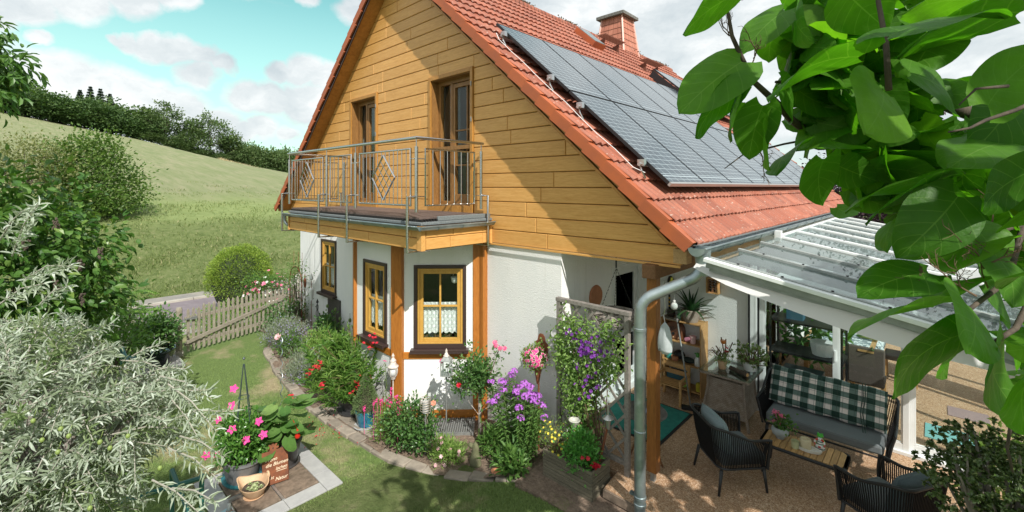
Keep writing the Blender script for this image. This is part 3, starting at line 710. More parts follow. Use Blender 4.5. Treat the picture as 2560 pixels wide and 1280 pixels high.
# gutters and downpipe
def gutter(m,p0,p1,r,n=24,th=.004,flip=1):
    p0,p1=Vector(p0),Vector(p1); d=(p1-p0).normalized(); s=Vector((d.y,-d.x,0))
    vs=[];
    for p in (p0,p1):
        for rr_ in (r,r-th):
            for i in range(11): a=pi+pi*i/10; vs.append(p+s*math.cos(a)*rr_+Vector((0,0,math.sin(a)*rr_)))
    fs=[(i,i+1,22+i+1,22+i) for i in range(10)]+[(11+i+1,11+i,33+i,33+i+1) for i in range(10)]+[(0,22,33,11),(10,21,43,32)]+[tuple(range(11)),tuple(range(22,33))[::-1]]
    m.add(vs,fs)
    m.tube([p0+s*(r+.006)*flip,p1+s*(r+.006)*flip],.011,6)
m=M(); gutter(m,(-1.80,4.70,2.86),(-1.80,17.75,2.86),.085)
for k in range(17): m.tube([Vector((-1.80+math.cos(a)*.089,5.3+k*.75,2.86+math.sin(a)*.089)) for a in [pi+pi*i/8 for i in range(9)]],.007,5)
gt=obj('gutter',m,K['zinc'],HS,smooth=40)
m=M(); m.box(-1.93,-1.80,4.8,17.6,2.872,2.884,Matrix.Rotation(0,4,'X')); obj('gutter_flashing',m,K['felt'],gt)
def arc(pts,r=.1,n=5):
    P=[Vector(p) for p in pts]; out=[P[0]]
    for a,b,c in zip(P,P[1:],P[2:]):
        u=(a-b).normalized()*r;v=(c-b).normalized()*r
        for i in range(n+1): t=i/n; out.append((b+u)*(1-t)**2+b*2*t*(1-t)+(b+v)*t*t)
    return out+[P[-1]]
m=M(); m.lathe([(.085,.1),(.083,0),(.066,-.14),(.062,-.22)],(-1.80,4.88,2.78),16,cap=False)
m.tube(arc([(-1.80,4.88,2.70),(-1.80,4.88,2.56),(-2.335,4.52,2.27),(-2.335,4.52,-.18)],.15,7),.060,16)
for z in (1.95,.05,.13): m.lathe([(.062,-.02),(.068,-.015),(.068,.015),(.062,.02)],(-2.335,4.52,z),16)
m.lathe([(.062,-.01),(.066,0),(.062,.01)],(-2.335,4.52,.85),16); m.box(-2.41,-2.39,4.5,4.54,1.93,1.97); m.box(-2.45,-2.28,4.50,4.54,.115,.145)
obj('downpipe',m,K['zinc'],HS,smooth=40)
# porch post, head beam and eaves timber
m=M(); m.box(-2.50,-2.38,5.0,5.12,.12,2.42); obj('porch_post',m,K['timberd'],HS,bevel=.008)
m=M(); m.box(-2.47,-2.42,5.04,5.09,0,.12); obj('post_foot',m,K['gmetal'],HS)
m=M(); m.box(-2.53,-2.36,4.94,7.84,2.42,2.585); obj('head_beam',m,K['dkend'],HS,bevel=.01)
m=M(); m.box(-1.985,-1.93,5.14,7.5,2.58,2.74); m.box(-2.15,-2.0,4.95,5.095,2.64,2.80); obj('eaves_timber',m,K['beam'],HS)
m=M(); m.box(-1.99,-1.9,7.5,13.6,2.60,2.80); obj('eaves_fascia',m,K['pvc'],HS)
# porch side door in the shade
m=M(); ring(m,fside,6.49,7.45,.03,2.18,.07,-.012,.06); ring(m,fside,6.57,7.37,.1,2.1,.09,.02,.08); fb(m,fside,6.6,7.35,.95,1.05,.03,.08); fb(m,fside,6.6,7.35,.1,.35,.03,.08)
dr_=obj('porch_door',m,K['pvc'],HS,bevel=.004)
m=M(); fb(m,fside,6.62,7.32,.35,2.05,.05,.055); obj('door_pane',m,glass('dark_glass',(.25,.28,.28),.8),dr_)
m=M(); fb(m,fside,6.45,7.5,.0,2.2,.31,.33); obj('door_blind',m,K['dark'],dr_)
# windows
lace=None
def lacemat():
    q=nm('lace_curtain'); sp=q.new_sep(q.oc()); h=q.math('ADD',q.math('MULTIPLY',sp[0],1.),q.math('MULTIPLY',sp[1],.7))
    a=q.math('SINE',q.math('MULTIPLY',h,2*pi/.014)); b=q.math('SINE',q.math('MULTIPLY',sp[2],2*pi/.014))
    mo=q.math('SINE',q.math('MULTIPLY',h,2*pi/.09)); fl=q.math('MULTIPLY',mo,q.math('SINE',q.math('MULTIPLY',sp[2],2*pi/.11)))
    hole=q.math('MULTIPLY',q.math('GREATER_THAN',q.math('MULTIPLY',a,b),.2),q.math('LESS_THAN',fl,.35))
    q.put(q.b.inputs['Base Color'],(.82,.84,.84,1)); q.b.inputs['Roughness'].default_value=.9; q.put(q.b.inputs['Alpha'],q.math('SUBTRACT',1.,q.math('MULTIPLY',hole,.8))); return q.m
K['lace']=lacemat()
def window(fr,u0,u1,z0,z1,lab,pots=True,sillo=.12):
    m=M(); ring(m,fr,u0-.015,u1+.015,z0-.01,z1+.015,.055,-.028,.16,.07)
    wn=obj('window',m,K['brown'],HS,bevel=.003,label=lab)
    a,b,c,d=u0+.045,u1-.045,z0+.055,z1-.045; mid=(a+b)/2; zm=c+(d-c)*.50
    m=M(); ring(m,fr,a,b,c,d,.035,-.012,.07); ring(m,fr,a+.036,b-.036,c+.036,d-.036,.055,.008,.06)
    fb(m,fr,mid-.014,mid+.014,c+.09,d-.09,.002,.05); fb(m,fr,a+.09,mid-.0141,zm-.014,zm+.014,.004,.05); fb(m,fr,mid+.0141,b-.09,zm-.014,zm+.014,.004,.05)
    obj('window_frame',m,K['yellow'],wn,bevel=.004)
    m=M(); fb(m,fr,a+.08,b-.08,c+.08,d-.08,.03,.034); obj('window_pane',m,K['glass'],wn)
    m=M(); n=40
    for tier,(za,zb,dd) in enumerate(((c+.18,c+.66,.085),)):
        m.grid(lambda s,t:fr(a+.05+(b-a-.1)*s, zb-(zb-za+.035*abs(math.sin(s*pi*7)))*t, dd+.012*math.sin(s*60)),n,10)
    m.tube([fr(a+.04,zb+.0,.085),fr(b-.04,zb,.085)],.006,6)
    obj('lace_curtain',m,K['lace'],wn)
    m=M(); fb(m,fr,u0-.06,u1+.06,z0-.05,z0-.012,-sillo,.0); fb(m,fr,u0-.06,u1+.06,z0-.075,z0-.05,-sillo,-sillo+.02); obj('window_sill',m,K['brown'],wn,bevel=.004)
    m=M(); fb(m,fr,u0-.05,u1+.05,z0-.02,z0+.03,.16,.42); obj('inner_sill',m,K['white'],wn)
    m=M(); P=[];
    for i in range(4):
        q=fr(u0+.14+(u1-u0-.28)*i/3,z0+.09,.26); P.append(q); m=M(); m.lathe([(.03,-.05),(.055,.04)],q,10); obj('sill_pot',m,K['clay'],wn)
    m=M()
    for q in P:
        k=40; m.leaves(np.tile(np.array(q)[None],(k,1)),NR.normal(0,1,(k,3))+np.array([0,0,.8]),NR.normal(0,1,(k,3)),NR.uniform(.05,.12,k),.05,1)
    obj('sill_plant',m,leafmat('indoor_plant',(.05,.14,.03),(.11,.24,.06)) if 'indoor_plant' not in bpy.data.materials else bpy.data.materials['indoor_plant'],wn)
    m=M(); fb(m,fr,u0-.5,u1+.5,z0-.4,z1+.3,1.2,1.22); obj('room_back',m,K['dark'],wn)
    return wn
wA=window(fang,*w1,'double window with lace half curtain in the slanted bay face')
q=fang(.93,1.93,.2); m=M(); m.lathe([(.02,-.06),(.055,-.045),(.07,.02),(.072,.05),(.066,.05),(.06,0)],q,16); m.tube([q+Vector((.06,0,.05)),q+Vector((0,0,.24))],.003,4); m.tube([q+Vector((-.06,0,.05)),q+Vector((0,0,.24))],.003,4); obj('hanging_bowl',m,K['white'],wA,smooth=True)
window(fbay,*w2,'narrow looking window in the flat bay front')
window(fanl,*w1,'window in the far slanted bay face')
window(fgab,*w3,'window in the plain wall left of the bay')
# timber framing of the bay
m=M()
for c,rz,w,dp in (((-6.44,4.10),R(22),.21,.20),((-7.86,4.10),R(-22),.16,.18)):
    Tm=Matrix.Translation((c[0],c[1],0))@Matrix.Rotation(rz,4,'Z'); m.box(-w/2,w/2,-.03,.15,-.36,2.6,Tm)
fb(m,fang,LB-.17,LB+.0,-.36,2.6,-.024,.1); m.box(-5.44,-5.36,5.02,5.20,-.36,2.6); fb(m,fanl,0,.16,-.36,2.6,-.024,.1)
obj('bay_post',m,K['timber'],HS,bevel=.008)
m=M()
for fr,l in ((fang,LB),(fanl,LB)):
    for za,zb_,dd_ in ((.67,.785,-.018),(-.34,-.17,-.016)): m=M(); fb(m,fr,.1,l-.17,za,zb_,dd_,.05); obj('bay_rail',m,K['timberh'],HS,bevel=.006)
for za,zb_,dd_ in ((.67,.785,-.018),(-.34,-.17,-.016)): m=M(); fb(m,fbay,-7.78,-6.54,za,zb_,dd_,.05); obj('bay_rail',m,K['timberh'],HS,bevel=.006)
m=M(); m.prism([(-8.87,5.1,2.3),(-7.86,4.2,2.3),(-6.44,4.2,2.3),(-5.43,5.1,2.3)],(0,0,.02)); obj('bay_ceiling',m,K['cream'],HS)
# slate plate on the wall
m=M(); m.box(-11.16,-10.50,5.09,5.115,-.0,.74); o=obj('wall_plate',m,mat('slate_plate',(.035,.03,.03),.5,(.06,.055,.055),4),None,bevel=.004); tag(o,'dark brown square plate fixed to the white wall under the left window','wall plate')
# balcony doors
def bdoor(d,lab):
    fr=lambda u,z,dd:Vector((u,5.078+dd,z)); u0,u1,z0,z1=d
    m=M(); ring(m,fr,u0-.065,u1+.065,z0-.05,z1+.065,.065,-.03,.03,.12)
    D_=obj('balcony_door',m,K['orange'],HS,bevel=.003,label=lab)
    zt=z0+1.08
    m=M(); ring(m,fr,u0,u1,z0+.07,z1,.012,.0,.24); obj('door_reveal',m,K['oranged'],D_)
    m=M(); fb(m,fr,u0+.012,u1-.012,zt-.03,zt+.04,-.012,.03); ring(m,fr,u0+.012,u1-.012,z0+.07,z1-.012,.07,.15,.23); fb(m,fr,u0+.35,u0+.42,z0+.1,z1-.05,.16,.22)
    ring(m,fr,u0+.40,u1-.06,z0+.14,z1-.09,.075,.17,.24,.13); mu=(u0+.40+u1-.06)/2+.07
    fb(m,fr,mu-.013,mu+.013,z0+.25,z1-.16,.18,.23)
    for t in (.30,.62): zq=z0+.2+(z1-z0-.4)*t; fb(m,fr,u0+.46,u1-.13,zq-.013,zq+.013,.182,.23)
    obj('door_frame',m,K['oranged'],D_,bevel=.003)
    m=M(); fb(m,fr,u0+.46,u1-.12,z0+.24,z1-.15,.2,.204); fb(m,fr,u0+.07,u0+.35,z0+.14,z1-.09,.2,.204); obj('door_pane',m,K['glass'],D_)
    m=M(); m.grid(lambda s,t:fr(u0+.52+(u1-u0-.5)*s,z1-.1-(z1-z0-.2)*t,.42+.03*math.sin(s*42+t)),50,6); obj('curtain',m,K['curt'],D_)
    m=M(); m.grid(lambda s,t:fr(u0+.1+.28*s,z1-.1-(z1-z0-.2)*t,.38+.02*math.sin(s*25)),16,4); obj('side_curtain',m,K['curtl'],D_)
    m=M(); 
    for zz in (z0+1.5,z0+2.1): m.box(u1+.03,u1+.05,5.035,5.055,zz,zz+.08)
    obj('hinge',m,K['gmetal'],D_)
    m=M(); fb(m,fr,u0-.05,u1+.05,z0-.075,z0-.045,-.1,.0); obj('door_sill',m,K['zinc'],D_)
bdoor(dA,'left balcony door, narrower in view'); bdoor(dB,'right balcony door with brown curtain')
# balcony
X0,X1,YB=-9.95,-5.23,3.73
m=M(); 
for i in range(16):
    for j in range(5):
        x=X0+.05+i*.286;y=YB+.02+j*.262
        if x+.28<X1+.02: m.box(x,x+.282,y,min(y+.258,5.06),3.035,3.062)
bal=obj('balcony',m,K['deck'],HS,label='projecting balcony with boarded sides and dark deck')
m=M()
for i in range(int((X1-X0)/.047)):
    x=X0+.04+i*.047; m.box(x,x+.02,YB+.0,YB+.03,3.0,3.034)
for i in range(26): y=YB+.02+i*.05; m.box(X1-.06,X1-.03,y,y+.022,3.0,3.034)
obj('deck_clips',m,K['black'],bal)
m=M(); m.box(X0-.02,X1+.02,YB-.03,5.09,2.955,3.0); m.box(X1-.06,X1-.02,YB+.3,5.08,3.001,3.07); obj('balcony_felt',m,K['felt'],bal,bevel=.01)
m=M(); ff=lambda u,z,d:Vector((u,YB+d,z)); clad(m,ff,X0+.05,X1-.07,2.605,2,.17,[],[],5,1.6,2.6); m.bar((X0,YB-.01,2.6),(X0,YB-.01,2.945),.05,.05,up=(0,1,0)); m.bar((X1-.02,YB-.0,2.6),(X1-.02,YB-.0,2.945),.10,.07,up=(0,1,0)); obj('fascia',m,K['clad'],bal)
m=M(); 
fs_=lambda u,z,d:Vector((X1-d,u,z)); clad(m,fs_,YB+.05,5.02,2.605,2,.17,[],[],8,.6,1.0); m.bar((X1+.01,5.045,2.6),(X1+.01,5.045,2.945),.05,.05,up=(0,1,0))
obj('side_fascia',m,K['cladx'],bal); m=M(); fs2=lambda u,z,d:Vector((X0+d,u,z)); clad(m,fs2,YB+.05,5.06,2.605,2,.17,[],[],9,.6,1.); obj('side_fascia',m,K['cladx'],bal)
m=M(); m.box(X0+.02,X1-.002,YB+.002,5.08,2.6,2.95); obj('balcony_core',m,mat('core_brown',(.2,.1,.03),.8),bal)
m=M(); gutter(m,(X0-.1,YB-.075,2.945),(X1+.09,YB-.075,2.945),.06,flip=1); gutter(m,(X1+.075,YB-.1,2.945),(X1+.075,5.04,2.945),.06)
for k in range(8): m.tube([Vector((X0+.3+k*.6,YB-.075+math.cos(a)*.063,2.945+math.sin(a)*.063)) for a in [pi+pi*i/8 for i in range(9)]],.006,5)
for k in range(3): m.tube([Vector((X1+.075+math.cos(a)*.063,YB+.2+k*.45,2.945+math.sin(a)*.063)) for a in [pi+pi*i/8 for i in range(9)]],.006,5)
obj('balcony_gutter',m,K['zinc'],bal,smooth=40)
m=M(); m.tube(arc([(X0-.1,YB-.07,2.9),(X0-.1,YB-.07,2.75),(X0-.0,YB+.05,2.62),(X0-.13,YB+.12,2.58)],.06),.035,10); obj('balcony_spout',m,K['zinc'],bal,smooth=40)
rt=.021
RX=[-9.93,-8.17,-7.09,-5.34]; RY=3.712; XR=-5.33; XL=-9.99
for i,x in enumerate(RX):
    m=M(); m.tube([(x,RY,3.14),(x,RY,4.07)],.026,12); m.tube([(x,RY,4.07),(x,RY,4.19)],.008,8)
    m.tube([(x,RY,3.36),(x,RY-.15,3.36),(x,RY-.15,2.585),(x,RY+.22,2.585)],rt,12); m.tube([(x,RY-.15,3.36),(x,RY-.15,2.585)],.0215,12)
    obj('railing_post',m,K['steel'],bal,smooth=50)
for sx,XX in ((1,XR),(-1,XL)):
    m=M(); y=4.95; m.tube([(XX,y,3.14),(XX,y,4.07)],.026,12); m.tube([(XX,y,4.07),(XX,y,4.19)],.008,8); m.tube([(XX,y,3.36),(XX+sx*.16,y,3.36),(XX+sx*.16,y,2.57),(XX-sx*.1,y,2.57)],rt,12); obj('railing_post',m,K['steel'],bal,smooth=50)
m=M(); m.tube([(XL,5.03,4.195),(XL,RY,4.195),(XR,RY,4.195),(XR,4.99,4.195)],.0235,14); obj('handrail',m,K['steel'],bal,smooth=50)
def rpanel(fr,u0,u1,n,dia):
    z0,z1=3.232,4.045; m=M(); m.tube([fr(u0,z0),fr(u1,z0),fr(u1,z1),fr(u0,z1)],.0165,10,close=True)
    for k in range(n):
        u=u0+(u1-u0)*(k+1)/(n+1); segs=[(z0,z1)]
        if dia:
            c=(u0+u1)/2; dx=abs(u-c)/(.325*(1))
            if dx<1: hh=.34*(1-dx); segs=[(z0,3.64-hh),(3.64+hh,z1)]
        for a,b in segs: m.tube([fr(u,a),fr(u,b)],.0068,6)
    if dia:
        c=(u0+u1)/2; a=.325;b=.34; m.tube([fr(c,3.64-b),fr(c+a,3.64),fr(c,3.64+b),fr(c-a,3.64)],.0175,4,close=True)
        for i in (1,2,3):
            t=i/4
            m.tube([fr(c-a*(1-t),3.64-b*t+0),fr(c+a*t,3.64+b*(1-t))],.007,6); m.tube([fr(c-a*(1-t),3.64+b*t),fr(c+a*t,3.64-b*(1-t))],.007,6)
    for zz in (3.36,3.90):
        for u,s in ((u0,-1),(u1,1)): m.tube([fr(u,zz),fr(u+s*.13,zz)],.007,6)
    obj('railing_panel',m,K['steel'],bal,smooth=50)
ffr=lambda u,z:(u,RY,z)
rpanel(ffr,-9.78,-8.31,10,True); rpanel(ffr,-8.03,-7.23,4,False); rpanel(ffr,-6.95,-5.48,12,True)
rpanel(lambda u,z:(XR,u,z),3.86,4.80,6,False); rpanel(lambda u,z:(XL,u,z),3.86,4.80,6,False)
# ---------------- solar panels ----------------
def spanel(s0,s1,y0,y1,off,par):
    def q(s,y,o): return rp(s,y,o)
    up=Vector((sa,0,ca))
    m=M(); w=.012
    for a,b,c,d in ((s0,s1,y0,y0+w),(s0,s1,y1-w,y1),(s0,s0+w,y0+w,y1-w),(s1-w,s1,y0+w,y1-w)):
        m.prism([q(a,c,off-.035),q(b,c,off-.035),q(b,d,off-.035),q(a,d,off-.035)],up*.04)
    fr_=obj('solar_module',m,K['dkalu'],par)
    m=M(); m.prism([q(s0+w,y0+w,off-.02),q(s1-w,y0+w,off-.02),q(s1-w,y1-w,off-.02),q(s0+w,y1-w,off-.02)],up*.022); obj('cell_glass',m,K['solar'],fr_)
SA=T('solar_array','large dark blue solar array covering the lower right roof slope','solar panels',(-3.9,9,4.9))
sT,sM_,sB=3.22,5.20,7.18
for c in range(9):
    y0=5.24+c*1.165
    if c<6: spanel(sT,sM_-.012,y0,y0+1.15,.21,SA)
    spanel(sM_+.012,sB,y0,y0+1.15,.21,SA)
m=M()
for s in (sT+.35,sM_-.35,sM_+.35,sB-.4):
    m.bar(rp(s,5.12,.155),rp(s,15.6,.155),.04,.04,up=(sa,0,ca))
obj('mounting_rail',m,K['alu'],SA)
for s in (sT+.35,sM_-.35,sM_+.35,sB-.4):
    m=M(); m.box(-.045,.045,-.03,.03,-.03,.05,Matrix.Translation(rp(s,5.17,.17)))
    m.tube([rp(s+.02,5.16,.13),rp(s+.08,5.13,.11),rp(s+.16,5.16,.07),rp(s+.1,5.2,.03)],.012,6); obj('roof_hook',m,K['steel'],SA)
m=M(); m.tube([rp(3.45,5.12,.12)]+[rp(3.6+i*.35,5.10+.012*math.sin(i*1.7),.08-.008*math.sin(i*2.1)) for i in range(10)]+[rp(6.9,5.15,.12)],.0055,6); obj('cable',m,K['white'],SA)
m=M(); m.prism([rp(sB,5.24,.17),rp(sB+.03,5.24,.17),rp(sB+.03,15.7,.17),rp(sB,15.7,.17)],Vector((sa,0,ca))*.05); obj('lower_edge_trim',m,K['alu'],SA)
SB=T('solar_array','smaller solar array mounted higher up the roof behind the chimney','solar panels',(-5,14.5,6))
for c in range(3): spanel(2.25,4.15,12.35+c*1.165,13.5+c*1.165,.30,SB)
m=M(); m.prism([rp(2.25,12.34,.04),rp(4.15,12.34,.04),rp(4.15,12.34,.25),rp(2.25,12.34,.25)],(0,.012,0)); obj('side_cover',m,K['dkalu'],SB)

# ---------------- glass conservatory and patio roof ----------------
def zr(x): return 2.775-.19*(x+1.75)
CS=T('conservatory','white framed conservatory with sloping glass roof reaching over the patio','conservatory',(-.3,9.2,0))
XO=1.08
ry=[4.72,5.62,6.53,7.47,8.6,9.6,10.6,11.55,12.6,13.6]
for i,y in enumerate(ry):
    m=M(); w=.07 if y>7 else .05; 
    m.bar((-1.665,y,zr(-1.665)+.015),(XO,y,zr(XO)+.015),w,.03); m.bar((-1.66,y,zr(-1.66)-.06),(XO-.03,y,zr(XO-.03)-.06),.05,.11)
    obj('rafter',m,K['pvc'] if y>7 else K['grey'],CS,bevel=.004)
    m=M(); 
    for k in range(7): x=-1.4+k*.38; m.lathe([(.011,0),(.011,.012)],(x,y,zr(x)+.03),6)
    obj('rafter_screws',m,K['black'],CS)
    if i<len(ry)-1:
        m=M(); ya,yb=y+.02,ry[i+1]-.02; a=[(-1.67,ya),(XO+.02,ya),(XO+.02,yb),(-1.67,yb)]; m.prism([(x,q,zr(x)-.004) for x,q in a],(0,0,.008)); obj('roof_pane',m,K['roofglass'],CS)
m=M(); m.bar((-1.685,7.47,2.735),(-1.685,13.65,2.735),.04,.10); m.box(-1.71,-1.62,7.42,7.50,2.70,2.86); obj('wall_plate_beam',m,K['pvc'],CS,bevel=.005)
m=M(); m.bar((-1.69,4.70,zr(-1.69)-.045),(XO,4.70,zr(XO)-.045),.06,.075); obj('front_beam',m,K['grey'],CS,bevel=.006)
m=M(); m.bar((-1.70,4.665,zr(-1.7)+.0),(XO,4.665,zr(XO)+.0),.09,.04); m.bar((XO+.03,4.62,zr(XO)-.06),(XO+.03,13.7,zr(XO)-.06),.08,.16); obj('beam_cap',m,K['pvc'],CS,bevel=.005)
# fabric valance
def val(s,t):
    x=-1.84+2.87*s; top=zr(x)-.075; b=top-.06-.085*math.sin(pi*min(1,s*1.15))**.8
    return (x,4.74+.14*(1-min(1,s*8))-.15*t+.03*math.sin(s*9),top+(b-top)*t)
m=M(); m.grid(val,40,8); m.grid(lambda s,t:(-1.35+2.4*s,4.75+2.2*t,zr(-1.35+2.4*s)-.08-.16*math.sin(pi*t)),30,12)
o=obj('sun_sail',m,leafmat('white_awning_fabric',(.74,.74,.73),(.74,.74,.73),.9,.3,(1,1,.98)),None,smooth=True); tag(o,'white sun sail stretched under the glass roof over the seating','sun sail')
# front glazing
def slid(u0,u1,d,lab,hd=False,z1=2.36):
    m=M(); fr=lambda u,z,dd:Vector((u,7.80+d+dd,z)); ring(m,fr,u0,u1,.04,z1,.065,0,.045,.09); ring(m,fr,u0+.066,u1-.066,.131,z1-.066,.018,.008,.04)
    p=obj('sliding_door',m,K['pvc'],CS,bevel=.003,label=lab)
    m=M(); fb(m,fr,u0+.08,u1-.08,.14,z1-.075,.018,.026); obj('door_glass',m,K['doorglass'],p)
    if hd: m=M(); fb(m,fr,u0+.02,u0+.045,1.02,1.18,-.035,0); obj('door_handle',m,K['pvc'],p,bevel=.004)
slid(-2.02,-.98,.06,'glass sliding door beside the plaster wall'); slid(-1.06,-.24,.0,'middle sliding door with handle',True); slid(-.26,1.0,.06,'right sliding door')
m=M(); 
for x,w in ((-2.18,.10),(-2.075,.04),(XO-.06,.08)): m.box(x,x+w,7.78,7.93,0,2.42)
m.box(-2.2,XO,7.76,7.95,.0,.045); m.box(-2.2,XO,7.79,7.93,2.37,2.5); obj('frame',m,K['pvc'],CS,bevel=.004)
m=M(); m.box(-2.06,-2.03,7.80,7.90,.05,2.36); m.box(-2.16,-2.13,7.77,7.785,.05,2.36); obj('black_seal',m,K['black'],CS)
m=M()
for y in (8.9,10.1,11.3,12.5,13.55): m.box(XO-.05,XO+.05,y-.035,y+.035,0,2.25)
m.box(XO-.04,XO+.04,7.9,13.6,.0,.08); m.box(-2.1,XO,13.55,13.63,0,.08); m.box(-.6,-.53,13.55,13.63,0,2.4); obj('outer_frame',m,K['pvc'],CS,bevel=.004)
m=M(); m.box(XO-.004,XO+.004,7.95,13.55,.08,2.2); m.box(-2.1,XO,13.59,13.6,.08,2.3); obj('outer_glass',m,K['doorglass'],CS)
# things inside the conservatory
def tablecl():
    q=nm('patterned_tablecloth'); v=q.oc(); a=q.vor(v,17,'SMOOTH_F1'); n=q.noise(v,30,3)
    c=q.ramp(q.math('ADD',a,q.math('MULTIPLY',n,.25)),(.30,(.10,.13,.15)),(.36,(.62,.68,.70)),(.55,(.70,.74,.75)),(.62,(.2,.25,.28)))
    q.put(q.b.inputs['Base Color'],c); q.b.inputs['Roughness'].default_value=.7; return q.m
D_=T('dining_table','long dining table inside the glass conservatory under a patterned cloth','table',(-1.25,10.9,0))
m=M(); m.box(-1.75,-.75,9.45,11.65,.71,.75); obj('table_top',m,K['pine'],D_)
for x in (-1.68,-.82):
    for y in (9.52,11.58): m=M(); m.box(x-.035,x+.035,y-.035,y+.035,0,.71); obj('leg',m,K['pine'],D_)
m=M(); m.grid(lambda s,t:(-1.25+(s-.5)*1.16,10.55+(t-.5)*2.36,.755-(.22 if s in (0,1) or t in (0,1) else 0)),8,8); o=obj('tablecloth',m,tablecl()); tag(o,'grey and white patterned cloth on the dining table','tablecloth')
m=M(); 
for k,(c) in enumerate(range(4)): m.box(-1.0,-.74,10.3+k*.004,10.52,.757+k*.012,.767+k*.012)
o=obj('placemats',m,mat('lime_mats',(.35,.50,.14),.8,(.5,.4,.2),9,isl=.3)); tag(o,'small stack of green placemats on the dining table','placemats')
def dchair():
    t=T('dining_chair','brown upholstered dining chair at the near end of the conservatory table','dining chair',(-.78,9.12,0),'chairs at the dining table',0,False)
    m=M(); m.box(-.22,.22,-.22,.22,.40,.49); obj('seat',m,mat('brown_upholstery',(.11,.085,.075),.9,(.09,.07,.06),40),t,bevel=.02)
    m=M(); m.box(-.23,.23,-.26,-.19,.42,1.0); obj('backrest',m,bpy.data.materials['brown_upholstery'],t,bevel=.02)
    for x in (-.2,.2):
        for y in (-.22,.2): m=M(); m.bar((x,y,0),(x,y,.41),.035,.035); obj('leg',m,K['pine'],t)
    m=M(); m.box(-.1,.1,-.27,-.255,.93,.96); obj('grip',m,K['pine'],t); return t
dc=dchair(); dup(dc,(-2.0,10.3,0),-pi/2,'brown upholstered dining chair on the wall side of the conservatory table'); dup(dc,(-.45,10.7,0),pi/2,'brown upholstered dining chair on the garden side of the conservatory table')
t=T('metal_shelf','black metal shelf rack behind the left glass door','shelf',(-1.75,8.7,0))
m=M()
for x in (-1.98,-1.02):
    for y in (8.35,8.85): m.bar((x,y,0),(x,y,1.75),.03,.03)
obj('upright',m,K['black'],t)
for z in (.25,.8,1.3): m=M(); m.box(-2.0,-1.0,8.33,8.87,z,z+.03); obj('shelf_board',m,K['black'],t)
m=M(); m.lathe([(.14,0),(.17,.16),(.17,.2)],(-1.3,8.6,.83),16); o=obj('enamel_pot',m,K['white']); tag(o,'round pale pot on the middle shelf behind the left glass door','pot')
m=M(); m.box(-1.78,-1.55,8.5,8.7,1.33,1.52); o=obj('blue_box',m,mat('blue_card',(.03,.10,.16),.6)); tag(o,'small blue box on top of the black rack behind the glass','box')
m=M(); m.box(-1.85,-1.3,8.4,8.8,.28,.5); o=obj('storage_tub',m,mat('tub_blue',(.05,.09,.13),.4)); tag(o,'low blue storage tub on the bottom shelf behind the glass door','tub')
t=T('house_plant','tall leafy house plant standing by the rack behind the glass door','plant',(-1.7,9.3,0))
m=M(); m.lathe([(.13,0),(.17,.28)],(-1.7,9.3,0),14); obj('pot',m,K['terra'],t)
m=M(); k=500; P=np.c_[NR.normal(-1.6,.3,k),NR.normal(9.3,.25,k),NR.uniform(.5,2.1,k)]; m.leaves(P,NR.normal(0,1,(k,3)),NR.normal(0,1,(k,3))+np.array([0,0,1]),NR.uniform(.12,.25,k),.08,1); obj('foliage',m,bpy.data.materials['indoor_plant'],t)
m=M(); m.box(-.1,.62,8.55,9.05,0,.012)
o=obj('floor_mat',m,mat('pale_teal_mat',(.16,.40,.40),.8)); tag(o,'pale turquoise mat lying inside the right glass door','mat')
m=M(); m.box(.15,.6,9.6,10.0,0,.01); o=obj('floor_mat',m,mat('mauve_mat',(.28,.2,.2),.8)); tag(o,'small mauve mat lying deeper in the conservatory','mat')
m=M(); m.grid(lambda s,u:(.93+.04*math.sin(s*40),10.3+.7*s,2.1-2.0*u),40,6); o=obj('curtain',m,K['white'],smooth=True); tag(o,'white curtain gathered at the outer side of the conservatory','curtain')

